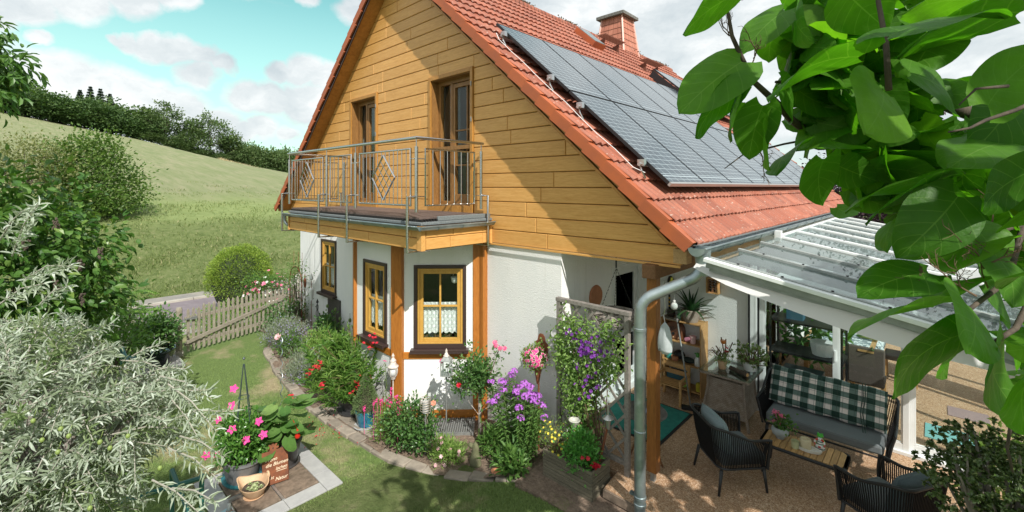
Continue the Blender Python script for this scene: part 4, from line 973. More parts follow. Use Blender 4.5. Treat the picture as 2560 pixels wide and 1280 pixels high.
# ---------------- patio furniture ----------------
def shell(m,pts,zb,zt,n,r=.0065):
    "vertical cords along a plan polyline with top heights zt(s) and inward lean"
    P=[Vector((*p,0)) for p in pts]; L=[0]
    for a,b in zip(P,P[1:]): L.append(L[-1]+(b-a).length)
    def at(s):
        d=s*L[-1]
        for i in range(len(P)-1):
            if d<=L[i+1]+1e-9: return P[i].lerp(P[i+1],(d-L[i])/(L[i+1]-L[i]))
        return P[-1]
    return at
def rope_seat(name,label,w,dp,back,arm,lean=.06,ncord=64,seath=.40,cat='armchair',group=None):
    t=T(name,label,cat,(0,0,0),group,0,False)
    hw=w/2
    # plan outline: front-left -> back-left -> back-right -> front-right (front = +y)
    c=.10
    base=[(-hw,dp/2),(-hw,-dp/2+c),(-hw+c*.3,-dp/2+c*.3),(-hw+c,-dp/2),(hw-c,-dp/2),(hw-c*.3,-dp/2+c*.3),(hw,-dp/2+c),(hw,dp/2)]
    at=shell(None,base,0,0,0)
    def top(s):
        p=at(s); b=sst((-p.y+dp*.18)/(dp*.62)); z=arm+(back-arm)*b; o=Vector((p.x/hw*.02,-lean*b,0)); return Vector((p.x,p.y,z))+o
    def bot(s):
        p=at(s); return Vector((p.x*.9,p.y*.9+.0,seath-.12))
    n=60
    m=M(); rail=[Vector((-hw*.93,dp/2*.95,seath-.13)),Vector((-hw*.985,dp/2*.99,arm-.12))]+[top(i/n) for i in range(n+1)]+[Vector((hw*.985,dp/2*.99,arm-.12)),Vector((hw*.93,dp/2*.95,seath-.13))]
    m.tube(rail,.016,8); m.tube([bot(i/n) for i in range(n+1)],.013,8,close=True); obj('frame',m,K['dkalu'],t,smooth=50)
    m=M()
    for i in range(ncord+1):
        s=i/ncord
        a,b=bot(s),top(s); mid=(a+b)/2+Vector((0,-.012,0)); m.tube([a,mid,b],.0062,4)
    obj('rope_weave',m,K['rope'],t)
    m=M(); 
    def cu(s,u):
        x=(s-.5)*w*.88; y=(u-.5)*dp*.86+.02; return x,y
    m.box(-w*.44,w*.44,-dp*.40,dp*.47,seath-.09,seath+.03); obj('seat_cushion',m,K['gcush'],t,bevel=.03)
    for sx,sy,dx,dy in ((-1,1,.02,.03),(1,1,.02,.03),(-1,-1,.03,.05),(1,-1,.03,.05)):
        m=M(); m.tube([(sx*hw*.86,sy*dp*.42,seath-.13),(sx*(hw*.86+dx),sy*(dp*.42+dy),0)],[.021,.013],10); obj('leg',m,K['dkalu'],t,smooth=True)
    return t
def pillow(w,h,d,n=16):
    m=M()
    for sg in (1,-1):
        def f(s,u):
            x=(s-.5)*w; z=(u-.5)*h; e=(1-abs(2*s-1)**4)*(1-abs(2*u-1)**4); pin=1-.04*(abs(2*s-1)**2)*(1-abs(2*u-1)**2)
            return (x*(1-.03*(1-abs(2*u-1)**2)),sg*d/2*max(e,0)**.6,z*(1-.03*(1-abs(2*s-1)**2)))
        m.grid((lambda s,u:f(1-s,u)) if sg>0 else f,n,n)
    return m
def place(t,loc,rz): t.location=loc; t.rotation_euler=(0,0,rz)
c1=rope_seat('rope_armchair','black rope armchair with pale blue back cushion left of the low table',.60,.60,.76,.62,ncord=84)
c1['group']='black rope armchairs at the low table'
o=obj('back_cushion',pillow(.50,.42,.17),K['bcush'],c1,smooth=True,loc=(0,-.17,.60),rot=(R(16),0,0))
f1=Vector((.67,.74)); place(c1,(-1.79,5.73,0),math.atan2(-f1.x,f1.y))
f2=(-.86,.50); c2=dup(c1,(-.33,5.80,0),math.atan2(-f2[0],f2[1]),'black rope armchair with dark slate cushion seen from behind at the lower right')
for ch in c2.children:
    if ch.name.startswith('back_cushion'): ch.location=(0,-.19,.60); ch.data=ch.data.copy(); ch.data.materials[0]=mat('slate_cushion',(.10,.14,.155),.9,(.08,.11,.125),120,bs=.3,bsc=200)
sf=rope_seat('rope_sofa','two seat black rope sofa with grey seat cushion in front of the glass doors','',.0,0,0) if False else rope_seat('rope_sofa','two seat black rope sofa with grey seat cushion in front of the glass doors',1.42,.66,.80,.60,.08,110,.40,'sofa')
place(sf,(-1.06,7.17,0),pi)
o=obj('back_cushion',pillow(1.05,.42,.12),K['gcush'],sf,smooth=True,loc=(0,-.20,.60),rot=(R(14),0,0))
# checked cushion leaning against the sofa back, folded over with ties
cm_=M()
for sg in (1,-1):
    def f(s,u,sg=sg):
        x=(s-.5)*1.30; z=(u-.5)*.50; e=(1-abs(2*s-1)**6)*(1-abs(2*u-1)**6); tu=1
        for cx,cz in ((-.42,.02),(-.0,.0),(.38,.0)): tu-=.45*math.exp(-((x-cx)**2+(z-cz)**2)/.004)
        tu-=.35*math.exp(-((x+.02)/.015)**2)+.3*math.exp(-((x-.40)/.012)**2)
        return (x,sg*.055*max(e,0)**.5*max(tu,.1),z+.008*math.sin(x*17)*(abs(2*u-1)))
    cm_.grid((lambda s,u:f(1-s,u)) if sg>0 else f,70,24)
ck=obj('checked_cushion',cm_,K['check'],None,smooth=True,loc=(-1.08,7.32,.68),rot=(R(-26),R(0),0)); tag(ck,'dark green and white checked cushion leaning along the sofa back','cushion')
m=M(); 
for x in (.40,.425): m.tube([(x,-.065,.27),(x+.01,-.072,.1),(x-.01,-.075,-.1),(x+.02,-.07,-.27),(x+.03,-.09,-.33)],.006,5)
obj('tie_straps',m,mat('dark_green_strap',(.03,.06,.05),.8),ck,loc=(0,0,0))
# coffee table
t=T('coffee_table','low coffee table with teak slats on a black frame','coffee table',(-1.145,6.33,0))
TX0,TX1,TY0,TY1=-1.565,-.725,6.12,6.54
m=M()
n=13
for k in range(n):
    a=TX0+.012+(TX1-TX0-.024)*k/n; b=TX0+.012+(TX1-TX0-.024)*(k+1)/n-.005; e=.045 if k in (0,n-1) else 0
    if k==0: pl=[(a,TY0+.06),(a+.045,TY0+.015),(b,TY0+.012),(b,TY1-.012),(a+.045,TY1-.015),(a,TY1-.06)]
    elif k==n-1: pl=[(a,TY0+.012),(b-.045,TY0+.015),(b,TY0+.06),(b,TY1-.06),(b-.045,TY1-.015),(a,TY1-.012)]
    else: pl=[(a,TY0+.012),(b,TY0+.012),(b,TY1-.012),(a,TY1-.012)]
    m.prism([(x,y,.362) for x,y in pl],(0,0,.018))
obj('slats',m,K['teak'],t,bevel=.002)
def rrect(x0,x1,y0,y1,r,z,n=5):
    out=[]
    for cx,cy,a0 in ((x1-r,y1-r,0),(x0+r,y1-r,90),(x0+r,y0+r,180),(x1-r,y0+r,270)):
        for i in range(n+1): a=R(a0+90*i/n); out.append((cx+r*math.cos(a),cy+r*math.sin(a),z))
    return out
m=M(); m.tube(rrect(TX0,TX1,TY0,TY1,.06,.355),.019,8,close=True); m.box(TX0+.02,TX1-.02,TY0+.03,TY1-.03,.335,.358); obj('frame',m,K['dkalu'],t,smooth=40)
m=M()
for sx in (0,1):
    for i in range(18): y=TY0+.07+i*.0165; x=(TX0,TX1)[sx]; m.tube([(x+(.0 if sx else .0),y,.375),(x,y,.335)],.021,6)
obj('rope_binding',m,K['rope'],t)
for x,dx in ((TX0+.06,-.04),(TX1-.06,.04)):
    for y,dy in ((TY0+.05,-.03),(TY1-.05,.03)): m=M(); m.tube([(x,y,.345),(x+dx,y+dy,0)],[.018,.012],8); obj('leg',m,K['dkalu'],t,smooth=True)
# things on the coffee table
def flower_heads(m,P,size,petals=5,N=None,cup=.25,kind=1,wr=.75):
    P=np.asarray(P,float)
    for i,p in enumerate(P):
        nn=NR.normal(0,.35,3)+np.array([0,0,1.]) if N is None else N[i]; nn/=np.linalg.norm(nn); a=np.cross(nn,[.3,.9,.1]); a/=np.linalg.norm(a); b=np.cross(nn,a); ph=NR.uniform(0,6)
        th=ph+np.arange(petals)*2*pi/petals; D=np.outer(np.cos(th),a)+np.outer(np.sin(th),b)+nn*cup
        m.leaves(np.tile(p,(petals,1)),D,np.tile(nn,(petals,1)),size*(1 if np.isscalar(size) else 1),size*wr,kind)
K['pink']=leafmat('pink_petals',(.75,.10,.26),(.85,.28,.42),.6,.25,(1,1,1))
K['hot']=leafmat('magenta_petals',(.75,.03,.25),(.85,.08,.36),.55,.2,(1,1,1))
K['palepink']=leafmat('pale_pink_petals',(.80,.42,.48),(.86,.62,.62),.6,.25,(1,1,1))
K['red']=leafmat('red_petals',(.55,.012,.03),(.68,.03,.06),.55,.2,(1,1,1))
K['violet']=leafmat('violet_petals',(.40,.10,.58),(.62,.22,.74),.6,.25,(1,1,1))
K['purple']=leafmat('deep_purple_petals',(.11,.015,.22),(.22,.04,.36),.55,.2,(1,1,1))
K['yel']=leafmat('yellow_petals',(.80,.62,.04),(.85,.75,.12),.6,.2,(1,1,1))
K['lav']=leafmat('lavender_petals',(.22,.19,.36),(.34,.31,.48),.7,.2,(1,1,1))
K['wht']=leafmat('white_petals',(.8,.8,.76),(.85,.84,.8),.6,.2,(1,1,1))
K['gl']=leafmat('geranium_leaf',(.045,.12,.02),(.10,.21,.04))
zt=.381
t=T('flower_pot','round pale concrete bowl planted with a pink geranium on the low table','potted plant',(-1.40,6.36,zt))
m=M(); m.lathe([(.045,0),(.05,.02),(.085,.05),(.098,.09),(.09,.125),(.078,.138),(.07,.13),(.06,.11)],(-1.40,6.36,zt),24); obj('bowl',m,mat('pale_concrete',(.38,.41,.42),.9,(.30,.33,.34),14,bs=.2),t,smooth=40)
m=M(); m.lathe([(.07,.115),(.01,.12)],(-1.40,6.36,zt),14); obj('soil',m,K['soil'],t)
m=M(); k=260; c=np.array((-1.37,6.38,zt+.20)); P=c+NR.normal(0,1,(k,3))*np.array([.055,.05,.04]); m.leaves(P,(P-c)+NR.normal(0,.02,(k,3)),NR.normal(0,.6,(k,3))+np.array([0,0,1]),.032,.034,1); obj('foliage',m,K['gl'],t)
m=M()
for dx,dy,dz in ((-.06,.0,.30),(-.03,.03,.29),(0,.0,.28),(.02,.01,.27),(-.07,.02,.27),(-.05,-.03,.2)):
    P=np.array((-1.40+dx,6.36+dy,zt+dz))+NR.normal(0,.013,(9,3)); flower_heads(m,P,.017,5)
    m.tube([(-1.40,6.36,zt+.12),(-1.40+dx*.8,6.36+dy,zt+dz-.01)],.002,4)
obj('blossoms',m,K['pink'],t)
m=M(); m.lathe([(.038,0),(.042,.07),(.043,.085),(.04,.085),(.039,.05)],(-1.215,6.24,zt),20); o=obj('candle_glass',m,mat('pale_wax_glass',(.50,.50,.33),.15,(.42,.45,.24),8)); tag(o,'small glass of pale yellow wax in front of the tray','candle glass')
t=T('candle','thick cream pillar candle standing on the boat shaped tray','candle',(-1.12,6.30,zt+.012))
m=M(); m.lathe([(.058,0),(.06,.09),(.056,.105),(.045,.108),(.038,.085),(.0,.08)],(-1.12,6.30,zt+.014),24); obj('wax',m,mat('cream_wax',(.62,.55,.38),.6,(.55,.47,.30),5),t,smooth=40); m=M(); m.tube([(-1.12,6.30,zt+.09),(-1.12,6.30,zt+.104)],.002,5); obj('wick',m,K['black'],t)
m=M(); 
pl=[(.15*math.cos(a)*(1 if math.cos(a)>0 else .8),.068*math.sin(a)*(1-.35*max(0,math.cos(a))**3)) for a in [2*pi*i/28 for i in range(28)]]
for sc0,sc1,z0,z1 in ((.9,1,0,.034),): 
    n=len(pl); vs=[(-1.10+x*sc0,6.285+y*sc0,zt+z0) for x,y in pl]+[(-1.10+x*sc1,6.285+y*sc1,zt+z1) for x,y in pl]+[(-1.10+x*.88,6.285+y*.86,zt+z1) for x,y in pl]+[(-1.10+x*.84,6.285+y*.82,zt+.012) for x,y in pl]
    m.add(vs,[tuple(range(n))[::-1],tuple(range(3*n,4*n))]+[(r*n+i,r*n+(i+1)%n,(r+1)*n+(i+1)%n,(r+1)*n+i) for r in range(3) for i in range(n)])
o=obj('boat_tray',m,mat('chalk_white_tray',(.68,.67,.63),.8,(.45,.43,.4),20,.62,.75)); tag(o,'white boat shaped tray on the low table','tray')
t=T('frog_figurine','small frog figurine in a striped swimsuit holding a red and white ring','figurine',(-.99,6.40,zt))
c=(-.99,6.40)
def stripes():
    q=nm('swim_stripes'); z=q.new_sep(q.oc())[2]; f=q.math('GREATER_THAN',q.math('FRACT',q.math('DIVIDE',z,.026)),.6); q.put(q.b.inputs['Base Color'],q.mix(f,(.8,.8,.78,1),(.02,.10,.11,1))); q.b.inputs['Roughness'].default_value=.3; return q.m
m=M(); m.lathe([(.045,0),(.052,.012),(.045,.05),(.032,.09),(.03,.12),(.018,.145)],(*c,zt),18,sx=1,sy=.8); obj('body',m,stripes(),t,smooth=True)
m=M(); m.blob((*c,zt+.165),(.036,.03,.022)); m.blob((c[0]-.02,c[1]-.005,zt+.188),.011,8,5); m.blob((c[0]+.02,c[1]-.005,zt+.188),.011,8,5)
for sx in (-1,1): m.tube([(c[0]+sx*.028,c[1],zt+.13),(c[0]+sx*.05,c[1]-.02,zt+.10),(c[0]+sx*.035,c[1]-.04,zt+.075)],.008,6)
obj('head',m,mat('frog_green',(.06,.42,.04),.3),t,smooth=True)
m=M(); 
for i in range(10):
    a0,a1=2*pi*i/10,2*pi*(i+1)/10
    if i%2: m.tube([(c[0]+.048*math.cos(a0+(a1-a0)*j/4),c[1]-.035,zt+.09+.048*math.sin(a0+(a1-a0)*j/4)) for j in range(5)],.0115,6)
obj('swim_ring_red',m,mat('ring_red',(.55,.03,.03),.3),t)
m=M(); m.tube([(c[0]+.048*math.cos(a),c[1]-.035,zt+.09+.048*math.sin(a)) for a in [2*pi*i/20 for i in range(20)]],.0105,6,close=True); obj('swim_ring_white',m,K['white'],t,smooth=True)
# wicker table with a glass top
RX0,RX1,RY0,RY1=-2.63,-1.90,6.93,7.66
t=T('wicker_table','brown wicker table with a glass top in front of the shelf','garden table',(-2.265,7.295,0))
m=M(); m.box(RX0,RX1,RY0,RY1,.722,.73); obj('glass_top',m,K['tableglass'],t)
m=M(); ring(m,lambda u,z,d:Vector((u,z,.70+d)),RX0+.01,RX1-.01,RY0+.01,RY1-.01,.05,-.02,.018); obj('wicker_rim',m,K['wicker'],t,bevel=.008)
m=M(); cx,cy=-2.265,7.295
def wb(zlist):
    vs=[];fs=[]
    for z,hw in zlist: vs+=[(cx-hw,cy-hw,z),(cx+hw,cy-hw,z),(cx+hw,cy+hw,z),(cx-hw,cy+hw,z)]
    for i in range(len(zlist)-1):
        for j in range(4): fs.append((i*4+j,i*4+(j+1)%4,(i+1)*4+(j+1)%4,(i+1)*4+j))
    m.add(vs,fs)
wb([(.12,.30),(.35,.265),(.62,.245)]); obj('wicker_body',m,K['wicker'],t)
for sx in (-1,1):
    for sy in (-1,1): m=M(); m.tube([(cx+sx*.255,cy+sy*.255,.69),(cx+sx*.25,cy+sy*.25,.5),(cx+sx*.29,cy+sy*.29,.22),(cx+sx*.345,cy+sy*.345,0)],.021,8); obj('leg',m,K['wicker'],t,smooth=True)
m=M(); m.bar((cx-.3,cy-.3,.69),(cx+.3,cy+.3,.69),.03,.02); m.bar((cx+.3,cy-.3,.69),(cx-.3,cy+.3,.69),.03,.02); obj('cross_brace',m,K['wicker'],t)
K['succ']=leafmat('succulent_leaf',(.10,.20,.04),(.26,.34,.12),.35,.15,c3=(.34,.36,.14))
def rosettes(m,P,n,L,W,up=.6):
    for p in P:
        ax=NR.normal(0,.4,3)+np.array([0,0,up]); D=NR.normal(0,.9,(n,3))+ax; m.leaves(np.tile(p,(n,1)),D,NR.normal(0,.3,(n,3))+np.array([0,0,1.]),NR.uniform(.7,1.1,n)*L,W,1)
def branchy(base,tops,r0,r1,m,mid=.3):
    for tp in tops:
        b=Vector(base); e=Vector(tp); c=b.lerp(e,.5)+Vector((rnd.uniform(-1,1),rnd.uniform(-1,1),rnd.uniform(0,.5)))*(e-b).length*mid*.3
        m.tube([b.lerp(c,t)*(1-t)+c.lerp(e,t)*t for t in (0,.25,.5,.75,1)],[r0+(r1-r0)*i/4 for i in range(5)],6)
t=T('jade_plant','bushy jade plant spilling over the glass topped wicker table','potted plant',(-2.05,7.42,.73))
c=np.array((-2.02,7.38,.98)); P=c+unit(NR.normal(0,1,(95,3)))*NR.uniform(.4,1,(95,1))*np.array([.30,.24,.20])
m=M(); branchy((-2.02,7.42,.80),[tuple(p) for p in P[:30]],.012,.004,m); obj('stems',m,K['stemb'],t)
m=M(); rosettes(m,P,12,.042,.020); obj('foliage',m,K['succ'],t)
m=M(); m.lathe([(.08,0),(.11,.12),(.10,.12)],(-2.03,7.42,.731),16); obj('pot',m,K['white'],t,smooth=40)
t=T('flower_pot','small planter with dry twigs, green leaves and red blossoms on the wicker table','potted plant',(-2.36,7.2,.73))
m=M(); m.lathe([(.05,0),(.065,.09),(.07,.12),(.06,.12)],(-2.36,7.2,.731),16); obj('pot',m,K['clay'],t,smooth=40)
m=M(); k=160; P=np.array((-2.36,7.2,.88))+NR.normal(0,1,(k,3))*np.array([.06,.06,.05]); m.leaves(P,NR.normal(0,1,(k,3))+np.array([0,0,.7]),NR.normal(0,1,(k,3)),.07,.012,0); obj('foliage',m,K['succ'],t)
m=M(); 
for i in range(26): a=rnd.uniform(0,6.3); m.tube([(-2.4,7.25,.85),(-2.42+.1*math.cos(a),7.25+.1*math.sin(a),.95+rnd.uniform(0,.08)),(-2.42+.17*math.cos(a),7.25+.17*math.sin(a),.88+rnd.uniform(-.05,.2))],.003,4)
for a in ((-.06,0,.35),(0,.03,.33),(.1,.02,.3),(-.14,0,.2)): m.tube([(-2.35,7.3,.85),(-2.35+a[0],7.3+a[1],.82+a[2])],.009,6)
obj('twigs',m,K['stemb'],t)
m=M(); flower_heads(m,[(-2.33,7.22,1.07),(-2.30,7.2,1.0),(-2.31,7.24,1.04)],.035,6); obj('blossoms',m,K['red'],t)
m=M(); m.lathe([(.03,0),(.045,.05),(.04,.05)],(-2.38,7.3,1.08),12); o=obj('tea_light_cup',m,mat('orange_cup',(.60,.2,.04),.3)); tag(o,'small orange cup held in the twigs above the wicker table','cup')
m=M(); m.tube([(-2.25,7.22,.765),(-1.98,7.10,.765)],.032,12); o=obj('log',m,K['bark']); tag(o,'short bark covered log lying on the glass table top','log'); m=M(); m.tube([(-1.981,7.1005,.765),(-1.978,7.099,.765)],.027,12); obj('cut_end',m,K['pine'],o)
# shelf
SX0,SX1,SY0,SY1=-3.50,-2.80,7.53,7.84
t=T('wooden_shelf','open pine shelf full of garden odds and ends against the plaster wall','shelf',(-3.15,7.7,0))
for x in (SX0,SX1-.025): m=M(); m.box(x,x+.025,SY0,SY1,0,1.22); obj('side_panel',m,K['pine'],t,bevel=.003)
for z in (.06,.48,.84,1.19): m=M(); m.box(SX0+.025,SX1-.025,SY0+.005,SY1,z,z+.022); obj('shelf_board',m,K['pine'],t,bevel=.003)
m=M(); m.lathe([(.02,0),(.11,0),(.145,.10),(.15,.2),(.14,.21),(.12,.17)],(-3.02,7.66,1.213),18); bk=T('basket_plant','dark strap leaved plant in a wicker basket on top of the shelf','potted plant',(-3.02,7.66,1.213)); obj('basket',m,K['wicker'],bk,smooth=40)
m=M()
for i in range(34):
    a=rnd.uniform(0,2*pi); L=rnd.uniform(.32,.55); el=rnd.uniform(.3,1.35); d=Vector((math.cos(a),math.sin(a),0)); sd_=Vector((-d.y,d.x,0))
    def f(s,u): 
        r=L*s; h=.16+r*math.sin(el)-1.3*r*r*math.cos(el); w=.024*math.sin(pi*(.12+.88*s)**.7)+.003; q=Vector((-3.02,7.66,1.213))+d*r*math.cos(el)*1.1+Vector((0,0,h))+sd_*(u-.5)*2*w; return (q.x,min(q.y,7.83),q.z+abs(u-.5)*.012)
    m.grid(f,8,2)
obj('foliage',m,leafmat('dark_strap_leaf',(.012,.045,.014),(.03,.08,.025),.35,.1),bk,smooth=True)
def small(name,label,cat,m,mt,smooth=40): o=obj(name,m,mt,None,smooth=smooth); return tag(o,label,cat)
m=M(); pl=[(-.15,0),(.15,0),(.15,.14)]+[(.15*math.cos(a),.14+.16*math.sin(a)) for a in [pi*i/12 for i in range(1,12)]]+[(-.15,.14)]
rd=T('table_radio','brown round topped wooden radio on the upper shelf','radio',(-3.30,7.66,.862)); m.prism([(-3.30+x,7.60,.863+z) for x,z in pl],(0,.16,0)); obj('case',m,mat('radio_walnut',(.14,.05,.022),.35,(.22,.08,.035),6),rd,bevel=.006)
m=M()
for a in (-60,-30,0,30,60): m.bar((-3.30+.03*math.sin(R(a)),7.597,.99+.03*math.cos(R(a))),(-3.30+.10*math.sin(R(a)),7.597,.99+.10*math.cos(R(a))),.018,.006)
m.lathe([(.025,0),(.025,.01)],(-3.30,7.60,.96),12,T=Matrix.Rotation(pi/2,4,'X'))
obj('grille',m,K['black'],rd); m=M()
for x in (-.09,0,.09): m.lathe([(.012,0),(.012,.02)],(-3.30+x,7.60,.90),10,T=Matrix.Rotation(pi/2,4,'X'))
obj('knob',m,K['clay'],rd)
m=M(); m.lathe([(.045,0),(.055,.12),(.05,.12),(.042,.02)],(-2.97,7.62,.863),16); small('pink_pot','pale pink pot standing beside the radio','pot',m,mat('pale_pink',(.72,.46,.45),.5))
m=M(); m.lathe([(.035,0),(.04,.09),(.036,.09)],(-3.09,7.60,.90),12,T=Matrix.Rotation(R(70),4,'Y')); small('pink_cup','mauve pink cup lying on its side by the radio','cup',m,mat('mauve_pink',(.55,.22,.30),.5))
m=M(); m.lathe([(.05,0),(.055,.12),(.05,.12)],(-3.40,7.65,.503),14); m.tube([(-3.40+.05*math.cos(a),7.65,.62+.08*math.sin(a)) for a in [pi*i/8 for i in range(9)]],.004,5); small('watering_can','small turquoise bucket on the middle shelf','bucket',m,mat('turquoise_tin',(.05,.30,.26),.5))
m=M(); m.blob((-3.22,7.66,.60),(.10,.08,.075)); m.blob((-3.13,7.62,.56),(.07,.05,.02)); small('sun_hat','black cap lying on the middle shelf','cap',m,K['black'],True)
m=M(); m.lathe([(.05,0),(.065,.08),(.055,.08)],(-3.27,7.60,.503),14); small('clay_pot','small clay basket on the middle shelf','pot',m,K['terra'])
m=M(); m.blob((-3.05,7.64,.55),(.12,.08,.045)); small('garden_gloves','dark green gloves heaped on the middle shelf','gloves',m,mat('dark_glove',(.025,.04,.035),.9))
sp_=T('spray_bottle','white spray bottle with green top on the middle shelf','spray bottle',(-2.89,7.62,.503)); m=M(); m.lathe([(.05,0),(.052,.1),(.02,.15)],(-2.89,7.62,.503),14); obj('bottle',m,K['white'],sp_,smooth=40); m=M(); m.lathe([(.022,.14),(.03,.17),(.03,.21),(.012,.22)],(-2.89,7.62,.503),12); m.box(-2.94,-2.87,7.61,7.63,.69,.71); obj('sprayer',m,mat('spray_green',(.10,.35,.08),.4),sp_)
m=M(); m.box(-3.42,-3.12,7.6,7.8,.085,.28); small('crate','dark blue plastic box on the bottom shelf','box',m,mat('petrol_box',(.02,.10,.14),.5),False)
lv=T('toy_leaf','lime green leaf shaped tray leaning in the bottom shelf','tray',(-2.97,7.6,.09)); m=M(); m.prism([(-3.06+.05*math.sin(a)+.04*math.cos(a),7.58,.24+.15*math.cos(a)) for a in [2*pi*i/16 for i in range(16)]],(0,.02,0)); obj('tray',m,mat('lime',(.25,.50,.05),.4),lv)
m=M(); m.lathe([(.045,0),(.05,.12),(.03,.14)],(-2.87,7.62,.083),12); small('yellow_jar','yellow jar on the bottom shelf','jar',m,mat('yellow_jar_paint',(.55,.48,.04),.4))
m=M(); m.lathe([(.06,0),(.075,.13),(.065,.13)],(-3.37,7.66,1.213),14); small('dark_pot','dark brown pot at the left end of the shelf top','pot',m,K['brown'])
m=M(); m.lathe([(.035,0),(.04,.06),(.02,.10),(.022,.15),(.008,.2)],(-3.21,7.62,1.213),14); small('glass_figure','green and clear glass ornament beside the basket plant','ornament',m,mat('green_glass_paint',(.04,.22,.08),.1,(.5,.6,.55),14))
m=M(); m.box(-3.44,-3.16,7.50,7.62,1.212,1.235); small('wood_block','rough wooden board lying on the shelf top edge','board',m,K['oldwoodh'],False)
# insect hotel
t=T('insect_hotel','small wooden insect hotel fixed high on the plaster wall','insect hotel',(-2.70,7.8,1.78)); m=M(); ring(m,lambda u,z,d:Vector((u,7.74+d,z)),-2.80,-2.60,1.72,1.98,.022,0,.1); obj('case',m,K['pine'],t)
m=M()
for i in range(3):
    for j in range(5): m.tube([(-2.76+i*.06,7.75,1.76+j*.045),(-2.76+i*.06,7.83,1.76+j*.045)],.018,8)
obj('tubes',m,K['dkend'],t)
# child's chair
t=T('childs_chair','small wooden child chair in front of the shelf','child chair',(-3.13,7.25,0))
m=M(); 
for i in range(5): m.box(-3.36,-2.96,7.05+i*.062,7.105+i*.062,.27,.288)
obj('seat',m,K['pine'],t,bevel=.003)
m=M(); 
for z in (.36,.47): m.box(-3.36,-2.96,7.375,7.395,z,z+.075)
obj('backrest',m,K['pine'],t,bevel=.003)
for x in (-3.38,-2.96): 
    m=M(); m.box(x,x+.035,7.36,7.41,0,.56); obj('leg',m,K['pine'],t,bevel=.003); m=M(); m.box(x,x+.035,7.02,7.06,0,.40); obj('leg',m,K['pine'],t,bevel=.003); m=M(); m.box(x+.0,x+.034,7.0,7.36,.375,.41); obj('armrest',m,K['pine'],t,bevel=.003)
t=T('broom','grey handled broom leaning on the shelf beside the child chair','broom',(-2.78,7.05,0)); m=M(); m.tube([(-2.79,7.07,.04),(-3.21,7.50,1.35)],.013,8); obj('handle',m,K['gmetal'],t,smooth=True); m=M(); m.box(-.14,.14,-.03,.03,0,.06,Matrix.Translation((-2.78,7.06,0))@Matrix.Rotation(R(20),4,'Z')); obj('brush_head',m,K['black'],t)
m=M(); m.blob((-2.62,7.02,.04),(.12,.05,.04)); m.blob((-2.60,7.12,.04),(.12,.05,.04)); small('garden_clogs','pair of black garden clogs on the patio by the broom','shoes',m,K['black'],True)
# mat, wreath, disc, bag, bulbs, bird tools
t=T('doormat','teal doormat with black rubber edge on the patio by the porch door','doormat',(-3.25,6.35,0)); m=M(); m.box(-3.80,-2.70,5.76,6.94,0.001,.008); obj('rubber_edge',m,K['rubber'],t); m=M(); m.box(-3.76,-2.74,5.80,6.90,.008,.016); obj('carpet',m,K['tealmat'],t)
m=M(); m.lathe([(.0,0),(.17,0),(.175,.012),(.165,.03),(.12,.022),(.0,.022)],(-3.85,5.99,1.80),28,T=Matrix.Rotation(pi/2,4,'Y')); o=obj('wall_disc',m,K['terra'],smooth=30); tag(o,'round terracotta disc hung on the shaded side wall','wall disc')
t=T('hanging_wreath','large woven twig wreath hanging on chains behind the trellis top','wreath',(-3.15,5.4,1.75)); m=M(); wr=random.Random(4)
for i in range(230):
    a0=wr.uniform(0,2*pi); pts=[]; q1,q2=wr.uniform(0,6.28),wr.uniform(0,6.28)
    for j in range(7):
        a=a0+j*.22; ph=q1+j*wr.uniform(.3,.7); rr=.30+.085*math.cos(ph); pts.append((-3.15+rr*math.cos(a),5.42+rr*.8*math.sin(a),1.74+.075*math.sin(ph)))
    m.tube(pts,wr.uniform(.003,.006),4)
obj('twigs',m,mat('wreath_twig',(.20,.175,.15),.9,(.42,.38,.34),9),t)
m=M(); 
for a in (0,2.1,4.2): 
    A=Vector((-3.15+.30*math.cos(a),5.42+.24*math.sin(a),1.78)); B=Vector((-3.15,5.42,2.40))
    for i in range(14): p=A.lerp(B,i/14); q=A.lerp(B,(i+.75)/14); m.tube([p,(p+q)/2+Vector((.008*(i%2),.008*((i+1)%2),0)),q],.004,4)
m.tube([(-3.15,5.42,2.4),(-3.15,5.42,2.62)],.012,5); obj('chain',m,K['black'],t)
# hanging bag
t=T('hanging_bag','pale grey cloth bag hanging on a hook by the orange post','bag',(-2.30,5.0,1.9))
def bagf(s,u):
    a=2*pi*s; z=1.0-u; r=.085*(math.sin(pi*min(1,u*.62+.06)))**.75*(1+.07*math.sin(a*5+2)*(1-u)*1.6)*(1 if u<.93 else .55)
    if u<.10: r*=.35+u*6.5
    return (-2.26+r*math.cos(a)*1.0,4.98+r*math.sin(a)*.62,1.58+.36*z)
m=M(); m.grid(bagf,36,24); obj('cloth',m,mat('pale_grey_cloth',(.46,.50,.51),.9,(.36,.40,.41),9,bs=.4,bsc=8,bd=.03),t,smooth=True)
m=M(); m.tube([(-2.26,4.98,1.93),(-2.28,4.985,2.02),(-2.26,4.98,2.1),(-2.28,5.0,2.42)],.004,5); obj('hook',m,K['steel'],t)
def text(body,size,mt,T4,par,name='lettering',ext=.0008,shear=.2):
    cu=bpy.data.curves.new(name,'FONT'); cu.body=body; cu.size=size; cu.extrude=ext; cu.shear=shear; cu.space_line=.8; tmp=bpy.data.objects.new('tmp',cu); COL.objects.link(tmp)
    me=bpy.data.meshes.new_from_object(tmp); bpy.data.objects.remove(tmp); me.materials.clear(); me.materials.append(mt); me.name=name
    o=bpy.data.objects.new(name,me); COL.objects.link(o); Tm=T4
    if par is not None:
        o.parent=par
        if par.name in ORG: Tm=Matrix.Translation(-Vector(ORG[par.name]))@T4
    o.matrix_local=Tm; return o
